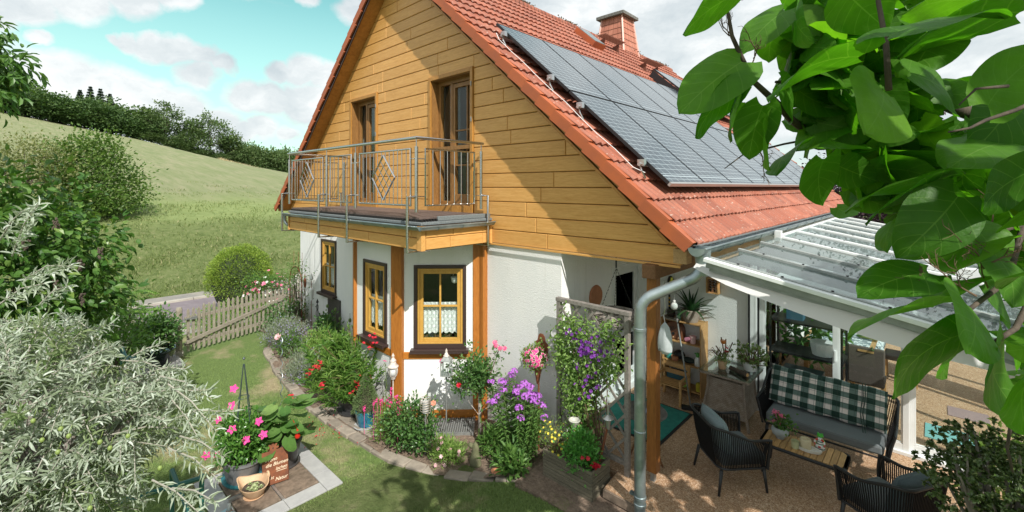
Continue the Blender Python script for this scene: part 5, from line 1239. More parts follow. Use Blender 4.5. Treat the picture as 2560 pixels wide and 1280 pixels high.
text('elfriede',.028,K['black'],Matrix.Translation((-2.315,4.915,1.628))@Matrix.Rotation(R(41),4,'Z')@Matrix.Rotation(R(90),4,'X'),t,ext=.0012)
m=M(); m.blob((-2.26,5.16,2.36),(.035,.035,.04)); m.lathe([(.014,.035),(.014,.07)],(-2.26,5.16,2.36),10); small('light_bulb','yellow glass light bulb hung under the porch beam','light bulb',m,mat('yellow_bulb',(.45,.42,.05),.1),True)
m=M(); m.blob((-2.42,5.6,1.98),(.045,.045,.05)); m.lathe([(.016,.04),(.016,.075)],(-2.42,5.6,1.98),10); m.tube([(-2.42,5.6,2.05),(-2.42,5.6,2.42)],.003,4); small('light_bulb','clear glass light bulb hung from a wire beside the porch post','light bulb',m,mat('clear_bulb',(.55,.57,.55),.08),True)
t=T('hand_tool','black and yellow extending hand tool hung on the wall left of the shelf','tool',(-3.6,7.80,1.6)); m=M(); m.tube([(-3.45,7.78,1.2),(-3.45,7.78,1.75)],.018,8); m.blob((-3.42,7.76,1.83),(.06,.05,.09)); obj('body',m,K['black'],t,smooth=True); m=M(); m.blob((-3.34,7.74,1.80),(.04,.03,.07)); 
for i in range(4): m.lathe([(.019,0),(.019,.02)],(-3.45,7.78,1.3+i*.07),8)
obj('yellow_grip',m,mat('tool_yellow',(.65,.38,.02),.4),t)
# bistro table behind the trellis with a saucer
t=T('bistro_table','round dark bistro table half hidden behind the trellis','side table',(-2.62,5.45,0)); m=M(); m.lathe([(.0,.60),(.27,.60),(.285,.615),(.27,.63),(.0,.63)],(-2.72,5.38,0),28); obj('table_top',m,mat('dark_slate_top',(.10,.095,.09),.6,(.17,.16,.15),12,bs=.3),t,smooth=30)
for a in (0,2.1,4.2): m=M(); m.tube([(-2.72,5.38,.59),(-2.72+.08*math.cos(a),5.38+.08*math.sin(a),.35),(-2.72+.25*math.cos(a),5.38+.25*math.sin(a),0)],.012,8); obj('leg',m,K['dkend'],t,smooth=True)
m=M(); m.lathe([(.03,0),(.06,.012),(.062,.016),(.03,.006)],(-2.66,5.36,.631),20); small('saucer','blue and white saucer on the round bistro table','saucer',m,mat('willow_china',(.6,.65,.7),.2,(.06,.09,.35),30))
# trellis
t=T('trellis','weathered grey wooden lattice trellis standing behind the planter','trellis',(-3.22,4.93,0)); TZ0,TZ1=.06,1.94
for x in (-3.74,-2.71): m=M(); m.box(x-.03,x+.03,4.90,4.96,-.0,TZ1); obj('post',m,K['trell'],t,bevel=.004)
m=M(); m.box(-3.78,-2.67,4.895,4.965,TZ1,TZ1+.05); obj('top_rail',m,K['trell'],t,bevel=.004); m=M(); m.box(-3.71,-2.74,4.905,4.955,.12,.17); obj('bottom_rail',m,K['trell'],t)
m=M()
x0,x1,z0,z1=-3.71,-2.74,.17,TZ1
for sg in (1,-1):
    c=-3.
    for k in range(-9,16):
        cst=k*.28; seg=[]
        # line z = z0 + sg*(x-x0)*1.15 + cst
        pts=[]
        for x in (x0,x1):
            z=z0+sg*(x-x0)*1.15+cst
            if z0<=z<=z1: pts.append((x,z))
        for z in (z0,z1):
            x=x0+(z-z0-cst)/(sg*1.15)
            if x0<x<x1: pts.append((x,z))
        if len(pts)>=2 and (Vector(pts[0])-Vector(pts[1])).length>.08: m.bar((pts[0][0],4.93-.008*sg,pts[0][1]),(pts[1][0],4.93-.008*sg,pts[1][1]),.014,.032,up=(0,0,1))
obj('lattice',m,K['trell'],t)
# ---------------- garden ----------------
def cloud_pts(c,r,K_,n,sd,shell_=.45,zmin=None):
    C=unit(NR.normal(0,1,(K_,3)))*NR.uniform(shell_,1,(K_,1))*np.array(r)+np.array(c)
    P=np.repeat(C,n,0)+NR.normal(0,sd,(K_*n,3)); D=(P-np.repeat(C,n,0))/sd+.5*(P-np.array(c))/np.array(r)
    if zmin is not None: k=P[:,2]>zmin; P=P[k];D=D[k]
    return C,P,D
def foliage(m,P,D,L,W,kind=0,up=.5,rn=.6,droop=0):
    k=len(P); D=unit(D)+NR.normal(0,.45,(k,3)); D[:,2]+=up-droop; N=NR.normal(0,rn,(k,3))+np.array([0,0,1.]); m.leaves(P,D,N,NR.uniform(.7,1.25,k)*L,NR.uniform(.8,1.2,k)*W,kind)
def bush(name,label,cat,base,c,r,K_,n,sd,L,W,lm,kind=1,stem=None,nst=14,r0=.01,group=None,up=.5,droop=0,zmin=None,fl=None,shell_=.45,sname='stems'):
    t=T(name,label,cat,base,group); C,P,D=cloud_pts(c,r,K_,n,sd,shell_,zmin)
    m=M(); branchy(base,[tuple(p) for p in C[:nst]],r0,r0*.35,m); obj(sname,m,stem or K['stemb'],t)
    m=M(); foliage(m,P,D,L,W,kind,up,.6,droop); obj('foliage',m,lm,t)
    if fl:
        for (nf,size,mt,pet) in fl:
            idx=NR.choice(len(P),nf); Q=np.array(c)+(P[idx]-np.array(c))*1.12; m=M(); N=unit(unit(Q-np.array(c))+np.array([.3,-.5,.6])); flower_heads(m,Q,size,pet,N); obj('blossoms',m,mt,t)
    return t
K['oleander']=leafmat('oleander_leaf',(.06,.16,.025),(.17,.29,.06),.4,.3,c3=(.26,.36,.10))
K['rosel']=leafmat('rose_leaf',(.035,.10,.025),(.10,.20,.05),.35,.2,c3=(.16,.26,.09))
K['midg']=leafmat('mid_green_leaf',(.05,.13,.025),(.13,.24,.055),.45,.3)
K['lightg']=leafmat('light_green_leaf',(.12,.23,.04),(.24,.36,.09),.5,.35)
K['greyg']=leafmat('lavender_leaf',(.14,.18,.12),(.25,.29,.2),.7,.2)
K['conif']=leafmat('dwarf_spruce_needle',(.07,.13,.04),(.18,.25,.10),.7,.15)
GZ=lambda x,y: gz(x,y)+.02
# fence and gate along the lane
def picketrun(t,A,B,n,h0,zf,rails=(.22,.78),w=.055,matv=None):
    A=Vector(A);B=Vector(B); d=(B-A).normalized(); s=Vector((-d.y,d.x,0))
    for k in range(n):
        p=A.lerp(B,(k+.5)/n); z=zf(p); hh=h0*rnd.uniform(.97,1.03); m=M(); a=p-d*w/2; b=p+d*w/2
        m.prism([(a.x,a.y,z+.05),(b.x,b.y,z+.05),(b.x,b.y,z+hh-.05),(p.x,p.y,z+hh),(a.x,a.y,z+hh-.05)],s*.02)
        obj('picket',m,K['oldwood'],t)
    for q in rails:
        m=M(); m.bar(A-s*.025+Vector((0,0,zf(A)+h0*q)),B-s*.025+Vector((0,0,zf(B)+h0*q)),.035,.075); obj('rail',m,K['oldwoodh'],t)
GA=Vector((-12.57,2.40,0)); GB=Vector((-13.35,5.15,0))
zf=lambda p:gz(-13,0)+.0
def flip(A,B): return A,B
t=T('garden_gate','wide weathered wooden picket gate with diagonal brace beside the house','gate',(-12.6,2.4,-.35))
picketrun(t,GB,GA,25,1.06,zf,(.20,.76))
m=M(); d=(GB-GA).normalized(); s=Vector((d.y,-d.x,0)); m.bar(GA+s*.05+Vector((0,0,-.35+.27)),GB+s*.05+Vector((0,0,-.35+.84)),.03,.085); obj('brace',m,K['oldwoodh'],t,bevel=.004)
m=M(); m.bar(GA+s*.06+Vector((0,0,.46))-d*.06,GA+s*.06+Vector((0,0,.46))+d*.22,.02,.03); m.bar(GA+s*.07+Vector((0,0,.46))+d*.10,GA+s*.07+Vector((0,0,.46))+d*.22,.02,.06); obj('latch',m,K['gmetal'],t)
t=T('gate_post','stout weathered wooden gate post on a stone foot left of the gate','post',(-12.54,2.28,-.35)); m=M(); m.lathe([(.065,.1),(.062,1.05),(.05,1.10)],(-12.54,2.28,-.35),8); obj('post',m,K['oldwood'],t); m=M(); m.box(-12.61,-12.47,2.21,2.35,-.38,-.24); obj('stone_foot',m,K['kerbpale'],t,bevel=.01)
t=T('picket_fence','weathered wooden picket fence running left from the gate post','fence',(-12.5,.5,-.35)); picketrun(t,(-12.53,2.2,0),(-12.4,-2.6,0),36,1.04,zf)
for y in (-.2,-2.5): m=M(); m.box(-12.48,-12.38,y,y+.1,-.38,.72); obj('fence_post',m,K['oldwood'],t)
# planting beyond the gate
K['thuja']=leafmat('thuja_leaf',(.11,.20,.02),(.26,.35,.05),.7,.2)
t=T('round_thuja','round clipped bright green thuja beside the lane behind the gate','shrub',(-17.6,4.7,-.6)) if False else None
def ball(name,label,base,r,rz_,n,L,W,mt,cat='shrub',group=None):
    t=T(name,label,cat,base,group); d=unit(NR.normal(0,1,(n,3))); d[:,2]=np.abs(d[:,2])*1.0-.35*(NR.rand(n)<.35); rr=NR.uniform(.86,1.04,(n,1))*(1+.07*np.sin(d[:,:1]*7+d[:,1:2]*5)*np.cos(d[:,2:]*6)); P=np.array(base)+np.array([0,0,rz_*.55])+d*rr*np.array([r,r,rz_*.62]); k=P[:,2]>base[2]; P=P[k];d=d[k]
    m=M(); foliage(m,P,d*2,L,W,0,.3); obj('foliage',m,mt,t)
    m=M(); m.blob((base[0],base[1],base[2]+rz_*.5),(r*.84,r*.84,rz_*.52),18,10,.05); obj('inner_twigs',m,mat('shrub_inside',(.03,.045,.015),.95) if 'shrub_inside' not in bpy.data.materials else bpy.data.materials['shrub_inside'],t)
    m=M(); m.tube([base,(base[0],base[1],base[2]+rz_*.5)],.05,6); obj('trunk',m,K['bark'],t); return t
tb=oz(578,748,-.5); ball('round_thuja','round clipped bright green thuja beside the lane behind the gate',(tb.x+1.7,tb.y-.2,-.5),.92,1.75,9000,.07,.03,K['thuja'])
st=(-14.6,5.9,-.4)
t=T('boulder','large pale standing boulder behind the right end of the gate','boulder',st); m=M(); m.blob((st[0],st[1],st[2]+.5),(.45,.42,.78),14,9,.10); obj('rock',m,mat('pale_rock',(.52,.49,.44),.9,(.33,.31,.28),4,bs=.8,bsc=12,bd=.05),t)
m=M(); P=[]
bush('hedge','low clipped leafy hedge behind the gate pickets','hedge',(-14.0,4.0,-.45),(-14.05,3.9,-.1),(.42,1.5,.42),120,50,.09,.05,.03,K['lightg'],1,zmin=-.42)
bush('flowering_bush','pink and white flowering bush beside the thuja behind the gate','shrub',(-14.3,4.6,-.4),(-14.3,4.7,.5),(.4,.75,.5),50,50,.1,.06,.03,K['midg'],1,fl=[(70,.05,K['pink'],5),(40,.05,K['wht'],5)])
bush('rose_bush','dark leaved rose bush in front of the right end of the gate','shrub',(-12.5,4.6,-.33),(-12.5,4.55,.0),(.45,.55,.4),45,40,.09,.06,.04,K['rosel'],1)
# rose arch with climber at house corner
t=T('rose_arch','thin rusty metal arch with spikes standing at the left house corner','arch',(-12.5,4.95,-.33))
m=M(); m.tube([(-12.95,4.85,-.35),(-12.95,4.85,.95)]+[(-12.55+.4*math.cos(a),4.85,.95+.4*math.sin(a)) for a in [pi-pi*i/12 for i in range(13)]]+[(-12.15,4.85,-.35)],.013,6)
for x in (-12.8,-12.5,-12.25): m.tube([(x,4.9,-.3),(x,4.9,1.75)],.005,5)
obj('tubes',m,K['rust'],t)
t=T('climbing_rose','thin climbing rose growing over the arch at the house corner','climber',(-12.3,4.8,-.33)); m=M(); C=[]
for i in range(16): e=(-12.3+rnd.uniform(-.45,.45),4.8+rnd.uniform(-.12,.12),rnd.uniform(.3,1.55)); C.append(e)
branchy((-12.3,4.8,-.35),C,.012,.004,m,.5); obj('stems',m,K['bark'],t); m=M(); P=np.repeat(np.array(C),38,0)+NR.normal(0,.11,(16*38,3)); foliage(m,P,NR.normal(0,1,P.shape),.05,.032,1); obj('foliage',m,K['midg'],t)
# garden stakes by the left wall
def stake(name,label,x,y,h,kind):
    z=gz(x,y); t=T(name,label,'garden stake',(x,y,z)); m=M(); m.tube([(x,y,z),(x,y,z+h)],.008,6); obj('rod',m,K['rust'] if kind!='iron' else K['black'],t)
    m=M()
    if kind=='leaf': m.blob((x,y,z+h),(.07,.03,.14),8,6); m.lathe([(.0,.12),(.02,.16),(0,.25)],(x,y,z+h),6)
    elif kind=='glass': m.lathe([(.035,-.28),(.06,-.05),(.055,0),(.02,.02)],(x,y,z+h-.2),10); m.lathe([(.0,.0),(.05,.06),(.0,.22)],(x,y,z+h),6)
    else:
        for zz,s in ((.9,.05),(.72,.075),(.5,.05)): m.tube([(x+s*math.cos(a),y,z+h*zz+s*1.5*math.sin(a)) for a in [2*pi*i/12 for i in range(12)]],.008,5,close=True)
        m.lathe([(0,-.02),(.035,.03),(0,.12)],(x,y,z+h),8)
    obj('ornament',m,{'leaf':K['rust'],'glass':K['wht'] if False else K['white'],'iron':K['black']}[kind],t); return t
stake('garden_stake','rusty garden stake with leaf shaped top by the left house corner',-11.95,4.85,1.35,'leaf'); stake('garden_stake','garden stake with a pale glass cylinder near the left window',-11.55,4.85,1.45,'glass'); stake('garden_stake','black wrought iron garden stake with loops near the left window',-11.2,4.85,.95,'iron')
# bed planting, left to right
bush('hydrangea','dark leafy plant in front of the wall plate','plant',(-10.5,4.75,-.33),(-10.45,4.7,.05),(.38,.25,.36),30,40,.09,.08,.05,K['rosel'],1)
bush('lavender','large mound of blue lavender in the bed by the gate','lavender',(-11.4,4.15,-.33),(-11.3,4.15,-.05),(.75,.38,.33),110,45,.08,.11,.012,K['greyg'],0,up=1.1,fl=[(1300,.016,K['lav'],4)],group='lavender in the bed')
bush('lavender','smaller grey lavender mound between the lavender bed and the oleander','lavender',(-9.2,3.75,-.33),(-9.2,3.72,-.12),(.7,.28,.26),80,40,.07,.10,.012,K['greyg'],0,up=1.1,fl=[(350,.014,K['lav'],4)],group='lavender in the bed')
bush('euphorbia','yellow green spurge behind the oleander','plant',(-9.9,4.35,-.33),(-9.9,4.35,-.02),(.55,.35,.28),60,40,.07,.05,.025,K['lightg'],1)
t=bush('rose_bush','low rose with one pale pink bloom among the lavender','shrub',(-10.6,3.95,-.33),(-10.6,3.95,-.05),(.3,.25,.25),30,30,.07,.05,.03,K['midg'],1)
m=M(); flower_heads(m,[(-10.7,3.75,.15)]*3,.08,7,np.array([(.4,-.6,.6)]*3)); obj('blossom',m,K['palepink'],t)
m=M()
for i in range(6):
    x=-10.2+i*.32;y=4.6+rnd.uniform(-.1,.1); m.tube([(x,y,-.3),(x+.03,y,.62+rnd.uniform(-.1,.15))],.005,5); m.blob((x+.03,y,.66+rnd.uniform(-.1,.15)),(.035,.035,.045),8,6)
tag(obj('seed_heads',m,K['stemg']),'thin poppy seed heads on tall stems before the wall plate','plant')
def pot(m,c,r0,r1,h,rim=.012,n=28,sx=1,sy=1):
    m.lathe([(r0,0),(r0*1.02,.01),(r1*.985,h-.04),(r1,h-.03),(r1+rim,h-.028),(r1+rim,h),(r1-.012,h),(r1-.02,h-.04),(r1-.03,h-.06)],c,n,sx,sy,cap=True)
def soil(m,c,r,z,sx=1,sy=1): m.lathe([(r,0),(0.001,.015)],(c[0],c[1],c[2]+z),16,sx,sy,cap=False)
# oleander in its black pot
oc_=(-7.22,3.78,-.30)
t=T('oleander','large oleander with red blossoms in a round black pot','potted plant',oc_)
m=M(); pot(m,oc_,.19,.26,.36); m.lathe([(.24,0),(.28,.0),(.29,.03),(.25,.03)],oc_,28); obj('pot',m,mat('black_plastic_pot',(.03,.03,.032),.4,(.05,.05,.052),5),t,smooth=40)
m=M(); soil(m,oc_,.24,.31); obj('soil',m,K['soil'],t)
m=M(); tips=[]
for i in range(150):
    a=rnd.uniform(0,2*pi); sp=rnd.uniform(.05,1.0); e=Vector((-7.45+math.cos(a)*sp*.92,3.62+math.sin(a)*sp*.62,.10+rnd.uniform(.0,.95)*(1.15-.55*sp)+rnd.uniform(-.15,.1))); tips.append(e)
    if i<50: b=Vector(oc_)+Vector((rnd.uniform(-.1,.1),rnd.uniform(-.1,.1),.3)); c=b.lerp(e,.45)+Vector((0,0,.12)); m.tube([b,c,e],[.010,.007,.004],5)
obj('stems',m,K['stemb'],t)
m=M(); P=[];D=[]
for e in tips:
    ax=(e-Vector((-7.3,3.75,.0))).normalized()*.8+Vector((0,0,.55))
    for j in range(30):
        s=rnd.uniform(-.32,.02); P.append(e+ax*s); D.append(Vector((rnd.gauss(0,1),rnd.gauss(0,1),rnd.gauss(0,.5)))+ax*.9)
P=np.array(P);D=np.array(D);k=len(P); m.leaves(P,D,NR.normal(0,.6,(k,3))+np.array([0,0,1]),NR.uniform(.10,.17,k),NR.uniform(.016,.024,k),1); obj('foliage',m,K['oleander'],t)
m=M()
for c in ((-6.75,3.85,1.0),(-6.8,3.8,.9),(-6.7,3.6,.35),(-6.72,3.5,.25),(-6.7,3.65,.15),(-7.35,3.2,.55),(-7.5,3.1,.45),(-7.25,3.15,.62),(-7.0,3.1,.4),(-8.0,3.0,-.1),(-6.65,3.7,.42)):
    P=np.array(c)+NR.normal(0,.035,(8,3)); flower_heads(m,P,.03,5)
obj('blossoms',m,K['red'],t)
# blue pot with dwarf conifer
bp=(-6.62,3.64,-.30)
t=T('dwarf_spruce','small cone shaped conifer in a shiny turquoise pot','potted plant',bp)
m=M(); pot(m,bp,.115,.165,.26,.008); obj('pot',m,K['teal'],t,smooth=40); m=M(); m.lathe([(.0,0),(.17,0),(.185,.02),(.17,.02)],(bp[0],bp[1],bp[2]-.012),24); obj('saucer',m,K['stone'],t)
k=6500; u=NR.uniform(0,1,k)**.75; h=1-u; a=NR.uniform(0,2*pi,k); rr=(.195*u**.85+.012)*NR.uniform(.72,1.06,k)*(1+.10*np.sin(a*4+u*14)); P=np.c_[bp[0]+rr*np.cos(a),bp[1]+rr*np.sin(a),bp[2]+.25+h*.56]; D=np.c_[np.cos(a),np.sin(a),np.full(k,.7)]
m=M(); m.leaves(P,D+NR.normal(0,.4,(k,3)),NR.normal(0,1,(k,3)),.032,.008,0); obj('foliage',m,K['conif'],t); m=M(); m.tube([(bp[0],bp[1],bp[2]+.2),(bp[0],bp[1],bp[2]+.75)],[.02,.006],6); m.lathe([(.15,.24),(.11,.4),(.05,.66),(0.01,.78)],bp,12); obj('trunk',m,K['bark'],t)
# lanterns and candle stake
lx,ly=-6.37,3.98; z=GZ(lx,ly)
t=T('solar_lantern','white old style garden lantern on a thin pole before the bay post','lantern',(lx,ly,z))
m=M(); m.tube([(lx,ly,z),(lx,ly,z+.72)],.009,8); obj('pole',m,K['wmetal'],t)
m=M(); zc=z+.72; m.lathe([(.01,0),(.035,.01),(.04,.03),(.055,.06)],(lx,ly,zc),16); m.lathe([(.085,.20),(.088,.215),(.05,.26),(.045,.30),(.052,.305),(.02,.35),(.018,.37),(.025,.38),(0.002,.43)],(lx,ly,zc),18)
for a in range(6): m.tube([(lx+.055*math.cos(a),ly+.055*math.sin(a),zc+.06),(lx+.07*math.cos(a),ly+.07*math.sin(a),zc+.12),(lx+.07*math.cos(a),ly+.07*math.sin(a),zc+.205)],.005,4)
for sx in (-1,1): m.tube([(lx+sx*.085,ly,zc+.2),(lx+sx*.12,ly,zc+.21),(lx+sx*.13,ly,zc+.18),(lx+sx*.11,ly,zc+.165)],.005,5)
obj('frame',m,K['wmetal'],t,smooth=40); m=M(); m.lathe([(.05,.06),(.062,.12),(.06,.2)],(lx,ly,zc),16); obj('glass',m,mat('milky_glass',(.6,.62,.62),.15),t,smooth=True)
lx,ly=-5.28,4.20; z=GZ(lx,ly)-.02
t=T('metal_lantern','square grey metal lantern on a tall dark pole in front of the white bay wall','lantern',(lx,ly,z))
m=M(); m.tube([(lx,ly,z),(lx,ly,z+1.06)],.010,8); obj('pole',m,K['gmetal'],t)
Lr=Matrix.Translation((lx,ly,z+1.06))@Matrix.Rotation(R(38),4,'Z')
m=M(); m.box(-.075,.075,-.075,.075,0,.015,Lr)
for sx in (-1,1):
    for sy in (-1,1): m.box(sx*.068-.007,sx*.068+.007,sy*.068-.007,sy*.068+.007,.015,.22,Lr)
m.lathe([(.108,.22),(.11,.225),(.045,.275),(.03,.28)],(lx,ly,z+1.06),4,T=Matrix.Rotation(R(38+45),4,'Z'))
for i in range(5):
    for sy in (-1,1): m.box(-.06+i*.028,-.052+i*.028,sy*.072-.002,sy*.072+.002,.015,.06,Lr); m.box(sy*.072-.002,sy*.072+.002,-.06+i*.028,-.052+i*.028,.015,.06,Lr)
obj('cage',m,mat('zinc_lantern',(.30,.32,.31),.5,(.2,.22,.21),20),t); m=M(); m.lathe([(.042,.275),(.045,.285),(.03,.30),(.02,.33),(.012,.335),(.018,.345),(.02,.355),(.004,.39)],(lx,ly,z+1.06),14); obj('finial',m,K['wmetal'],t,smooth=40)
m=M(); m.box(-.066,.066,-.066,.066,.02,.215,Lr); obj('panes',m,K['glass'],t); 
lx,ly=-5.30,3.84; z=GZ(lx,ly)-.02
t=T('candle_stake','metal spiral candle holder on a thin stake among the roses','candle holder',(lx,ly,z))
m=M(); m.tube([(lx,ly,z),(lx,ly,z+.60)],.009,8); obj('stake',m,K['gmetal'],t)
m=M(); m.tube([(lx+.075*math.cos(a),ly+.075*math.sin(a),z+.64+a*.0055) for a in [i*.35 for i in range(100)]],.005,5); 
for sx in (-1,1): m.tube([(lx+sx*.01,ly,z+.5),(lx+sx*.05,ly,z+.47),(lx+sx*.05,ly,z+.52),(lx+sx*.02,ly,z+.56),(lx+sx*.06,ly,z+.62)],.005,5)
obj('spiral',m,mat('warm_metal',(.42,.36,.30),.4,metal=.5),t,smooth=True); m=M(); m.lathe([(.045,.63),(.047,.78),(.043,.78)],(lx,ly,z),16); obj('glass',m,mat('milky_cup',(.55,.56,.55),.15),t,smooth=40)
# snapdragons and rose bushes
sn=bush('snapdragons','clump of magenta snapdragons in front of the orange bay post','plant',(-6.0,3.68,-.32),(-6.02,3.68,-.08),(.26,.22,.28),46,36,.06,.055,.014,K['lightg'],0,up=.9)
m=M()
for i in range(26):
    x,y=-6.05+rnd.gauss(0,.16),3.7+rnd.gauss(0,.12); h=rnd.uniform(.25,.5); m.tube([(x,y,-.3),(x,y,h-.3+.1)],.003,4); flower_heads(m,np.array([(x+rnd.gauss(0,.01),y+rnd.gauss(0,.01),h-.22+j*.02) for j in range(5)]),.022,5)
obj('blossoms',m,K['hot'],sn)
m=M(); m.tube([(-6.55,3.95,-.2),(-6.52,3.95,.3),(-6.57,3.95,.62)],.004,5); k=60; P=np.c_[NR.normal(-6.55,.02,k),NR.normal(3.95,.02,k),NR.uniform(-.1,.62,k)]; m.leaves(P,NR.normal(0,1,(k,3)),NR.normal(0,1,(k,3)),.03,.02,0)
hh=obj('hollyhock',m,K['stemg']); tag(hh,'single thin hollyhock stem with a pink tip left of the bay post','plant'); m=M(); flower_heads(m,[(-6.57,3.95,.64)],.04,6); obj('blossom',m,K['hot'],hh)
t=bush('rose_bush','dark leaved rose bush with an apricot bloom beside the spiral candle holder','shrub',(-5.62,3.82,-.32),(-5.60,3.82,-.02),(.40,.32,.34),70,36,.075,.055,.036,K['rosel'],1,zmin=-.3)
m=M(); flower_heads(m,[(-5.30,3.98,.36)]*3,.045,6,np.array([(.5,-.6,.5),(.4,-.5,.7),(.6,-.6,.4)]),.6); obj('blossom',m,leafmat('apricot_petals',(.80,.30,.20),(.85,.42,.30),.6,.2,(1,1,1)),t)
# standard rose
rx,ry_=-4.93,4.55; z=GZ(rx,ry_)
t=T('standard_rose','standard rose tree with a pale straight stem and pink blooms before the bay','rose tree',(rx,ry_,z))
m=M(); m.tube([(rx,ry_,z),(rx,ry_,z+.78)],[.026,.022],8); obj('trunk',m,K['barkg'],t,smooth=True)
C,P,D=cloud_pts((rx-.07,ry_-.05,z+1.02),(.36,.30,.24),46,40,.075,.3); m=M(); foliage(m,P,D,.055,.036,1); 
ex=[(rx-.48,ry_-.25,z+1.10),(rx-.42,ry_-.2,z+.95),(rx+.22,ry_+.1,z+1.3),(rx+.27,ry_+.12,z+1.42),(rx+.3,ry_+.05,z+1.1),(rx-.2,ry_,z+1.38)]
P=np.repeat(np.array(ex),26,0)+NR.normal(0,.055,(26*len(ex),3)); foliage(m,P,NR.normal(0,1,P.shape),.05,.032,1); obj('foliage',m,K['rosel'],t)
m=M(); branchy((rx,ry_,z+.76),[tuple(c) for c in C[:14]]+ex,.01,.004,m); obj('branches',m,K['stemb'],t)
for q,mt in (((rx-.52,ry_-.3,z+1.17),K['hot']),((rx+.26,ry_+.08,z+1.50),K['pink']),((rx+.33,ry_+.1,z+1.47),K['pink']),((rx+.36,ry_+.16,z+1.46),K['pink']),((rx-.12,ry_-.3,z+.93),K['red']),((rx+.2,ry_+.12,z+1.52),K['pink'])):
    m=M(); flower_heads(m,[q]*3,.042,6,np.array([(.4,-.6,.6),(.3,-.4,.8),(.5,-.6,.4)]),.6); obj('blossom',m,mt,t)
m=M(); m.tube([(rx-.2,ry_-.1,z+.85),(rx-.15,ry_-.08,z+.6),(rx,ry_-.03,z+.45),(rx+.15,ry_+.08,z+.6),(rx+.18,ry_+.1,z+.85)],.004,5); obj('hoop',m,K['wmetal'],t)
# light well grating
def gratemat():
    q=nm('galvanised_grating'); v=q.mp(q.oc(),(1,1,1),(0,0,R(-44))); sp=q.new_sep(v); a=q.math('SINE',q.math('MULTIPLY',sp[0],2*pi/.035)); b=q.math('SINE',q.math('MULTIPLY',sp[1],2*pi/.013)); f=q.math('GREATER_THAN',q.math('MAXIMUM',a,b),.55)
    q.put(q.b.inputs['Base Color'],q.mix(f,(.02,.02,.02,1),(.33,.34,.33,1))); q.b.inputs['Roughness'].default_value=.5; q.b.inputs['Metallic'].default_value=.3; return q.m
m=M(); g0=fang(.35,-.295,-.06); 
def gr(u,d,z): q=A_+E_*u+N_*d; return (q.x,q.y,z)
m.prism([gr(.30,-.50,-.30),gr(1.26,-.50,-.30),gr(1.26,-.05,-.30),gr(.30,-.05,-.30)],(0,0,.02))
t=T('light_well_grate','rectangular metal grating over the cellar light well under the bay','grating',(-5.6,4.35,-.3)); obj('grating',m,gratemat(),t)
m=M(); fb(m,fang,.27,.30,-.31,-.27,-.53,-.04); fb(m,fang,1.26,1.29,-.31,-.27,-.53,-.04); fb(m,fang,.30,1.26,-.31,-.27,-.53,-.50); obj('frame',m,K['gmetal'],t)
# phlox, petunias in the rust torso vase
px_,py_=-4.20,4.62; z=GZ(px_,py_)
t=T('phlox','tall phlox with lilac flower heads against the white wall','plant',(px_,py_,z))
m=M(); m2=M(); m3=M()
heads=[]
for i in range(56):
    a=rnd.uniform(0,2*pi); sp=rnd.random()**.6; e=Vector((px_+math.cos(a)*sp*.50,py_+math.sin(a)*sp*.30-.05,z+rnd.uniform(.80,1.22)-.26*sp)); b=Vector((px_+math.cos(a)*sp*.2,py_+math.sin(a)*sp*.15,z))
    m.tube([b,b.lerp(e,.5)+Vector((0,0,.03)),e],.005,5)
    for j in range(16):
        q=b.lerp(e,.12+.85*j/16); th=j*1.57+rnd.uniform(-.3,.3)
        for s in (0,pi): m2.leaves(np.array([q]),np.array([[math.cos(th+s),math.sin(th+s),.15]]),np.array([[0,0,1.]]),rnd.uniform(.07,.115),.026,1)
    if i<36: heads.append(e)
for e in heads:
    k=rnd.randint(18,34); d=unit(NR.normal(0,1,(k,3))); d[:,2]=np.abs(d[:,2]); P=np.array(e)+d*np.array([.055,.055,.045]); flower_heads(m3,P,.018,5,d)
obj('stems',m,K['stemg'],t); obj('foliage',m2,K['midg'],t); obj('blossoms',m3,K['violet'],t)
bush('bed_perennial','low broad leaved perennial in front of the phlox','plant',(-4.55,4.42,-.3),(-4.55,4.40,-.12),(.16,.15,.20),24,22,.05,.10,.022,K['midg'],1,up=.7)
bush('bed_perennial','leafy young perennial at the foot of the phlox','plant',(-4.05,4.30,-.27),(-4.02,4.27,-.12),(.20,.13,.14),22,20,.05,.11,.04,K['midg'],1,up=.5)
bush('bed_perennial','bright green feathery perennial in the middle of the bed','plant',(-4.95,3.95,-.32),(-4.95,3.95,-.2),(.25,.2,.14),36,30,.05,.08,.012,K['lightg'],0,up=1.0,fl=[(16,.03,K['palepink'],6)])
tx,ty=-4.05,4.86; z=GZ(tx,ty)
t=T('rusty_vase','rust coloured metal bust shaped vase on a stake above the phlox','garden vase',(tx,ty,z)); m=M(); m.tube([(tx,ty,z),(tx,ty,z+.95)],.012,8); m.lathe([(.02,.95),(.05,1.1),(.11,1.28),(.10,1.30)],(tx,ty-.02,z),14,sy=.6)
pl=[(-.02,1.2),(-.13,1.35),(-.14,1.5),(-.09,1.53),(-.07,1.60),(-.03,1.63),(.03,1.63),(.07,1.60),(.09,1.53),(.15,1.5),(.14,1.35),(.02,1.2)]; m.prism([(tx+x*.8,ty+.06,z+q) for x,q in pl],(0,.008,0)); obj('vase',m,K['rust'],t)
t=bush('petunias','ball of pink edged petunias in the rusty vase','plant',(tx,ty,z+1.25),(tx,ty-.08,z+1.33),(.17,.12,.12),36,22,.045,.04,.025,K['lightg'],1)
m=M(); m2=M(); d=unit(NR.normal(0,1,(60,3))+np.array([.35,-.7,.35])); Q=np.array((tx,ty-.08,z+1.33))+d*np.array([.20,.15,.15]); flower_heads(m,Q,.030,6,d,.1); flower_heads(m2,Q+d*.004,.015,5,d,.1); obj('blossoms',m,K['palepink'],t); flower_heads(m2,Q+d*.006,.022,5,d,.1,wr=.5); obj('blossom_hearts',m2,K['hot'],t)
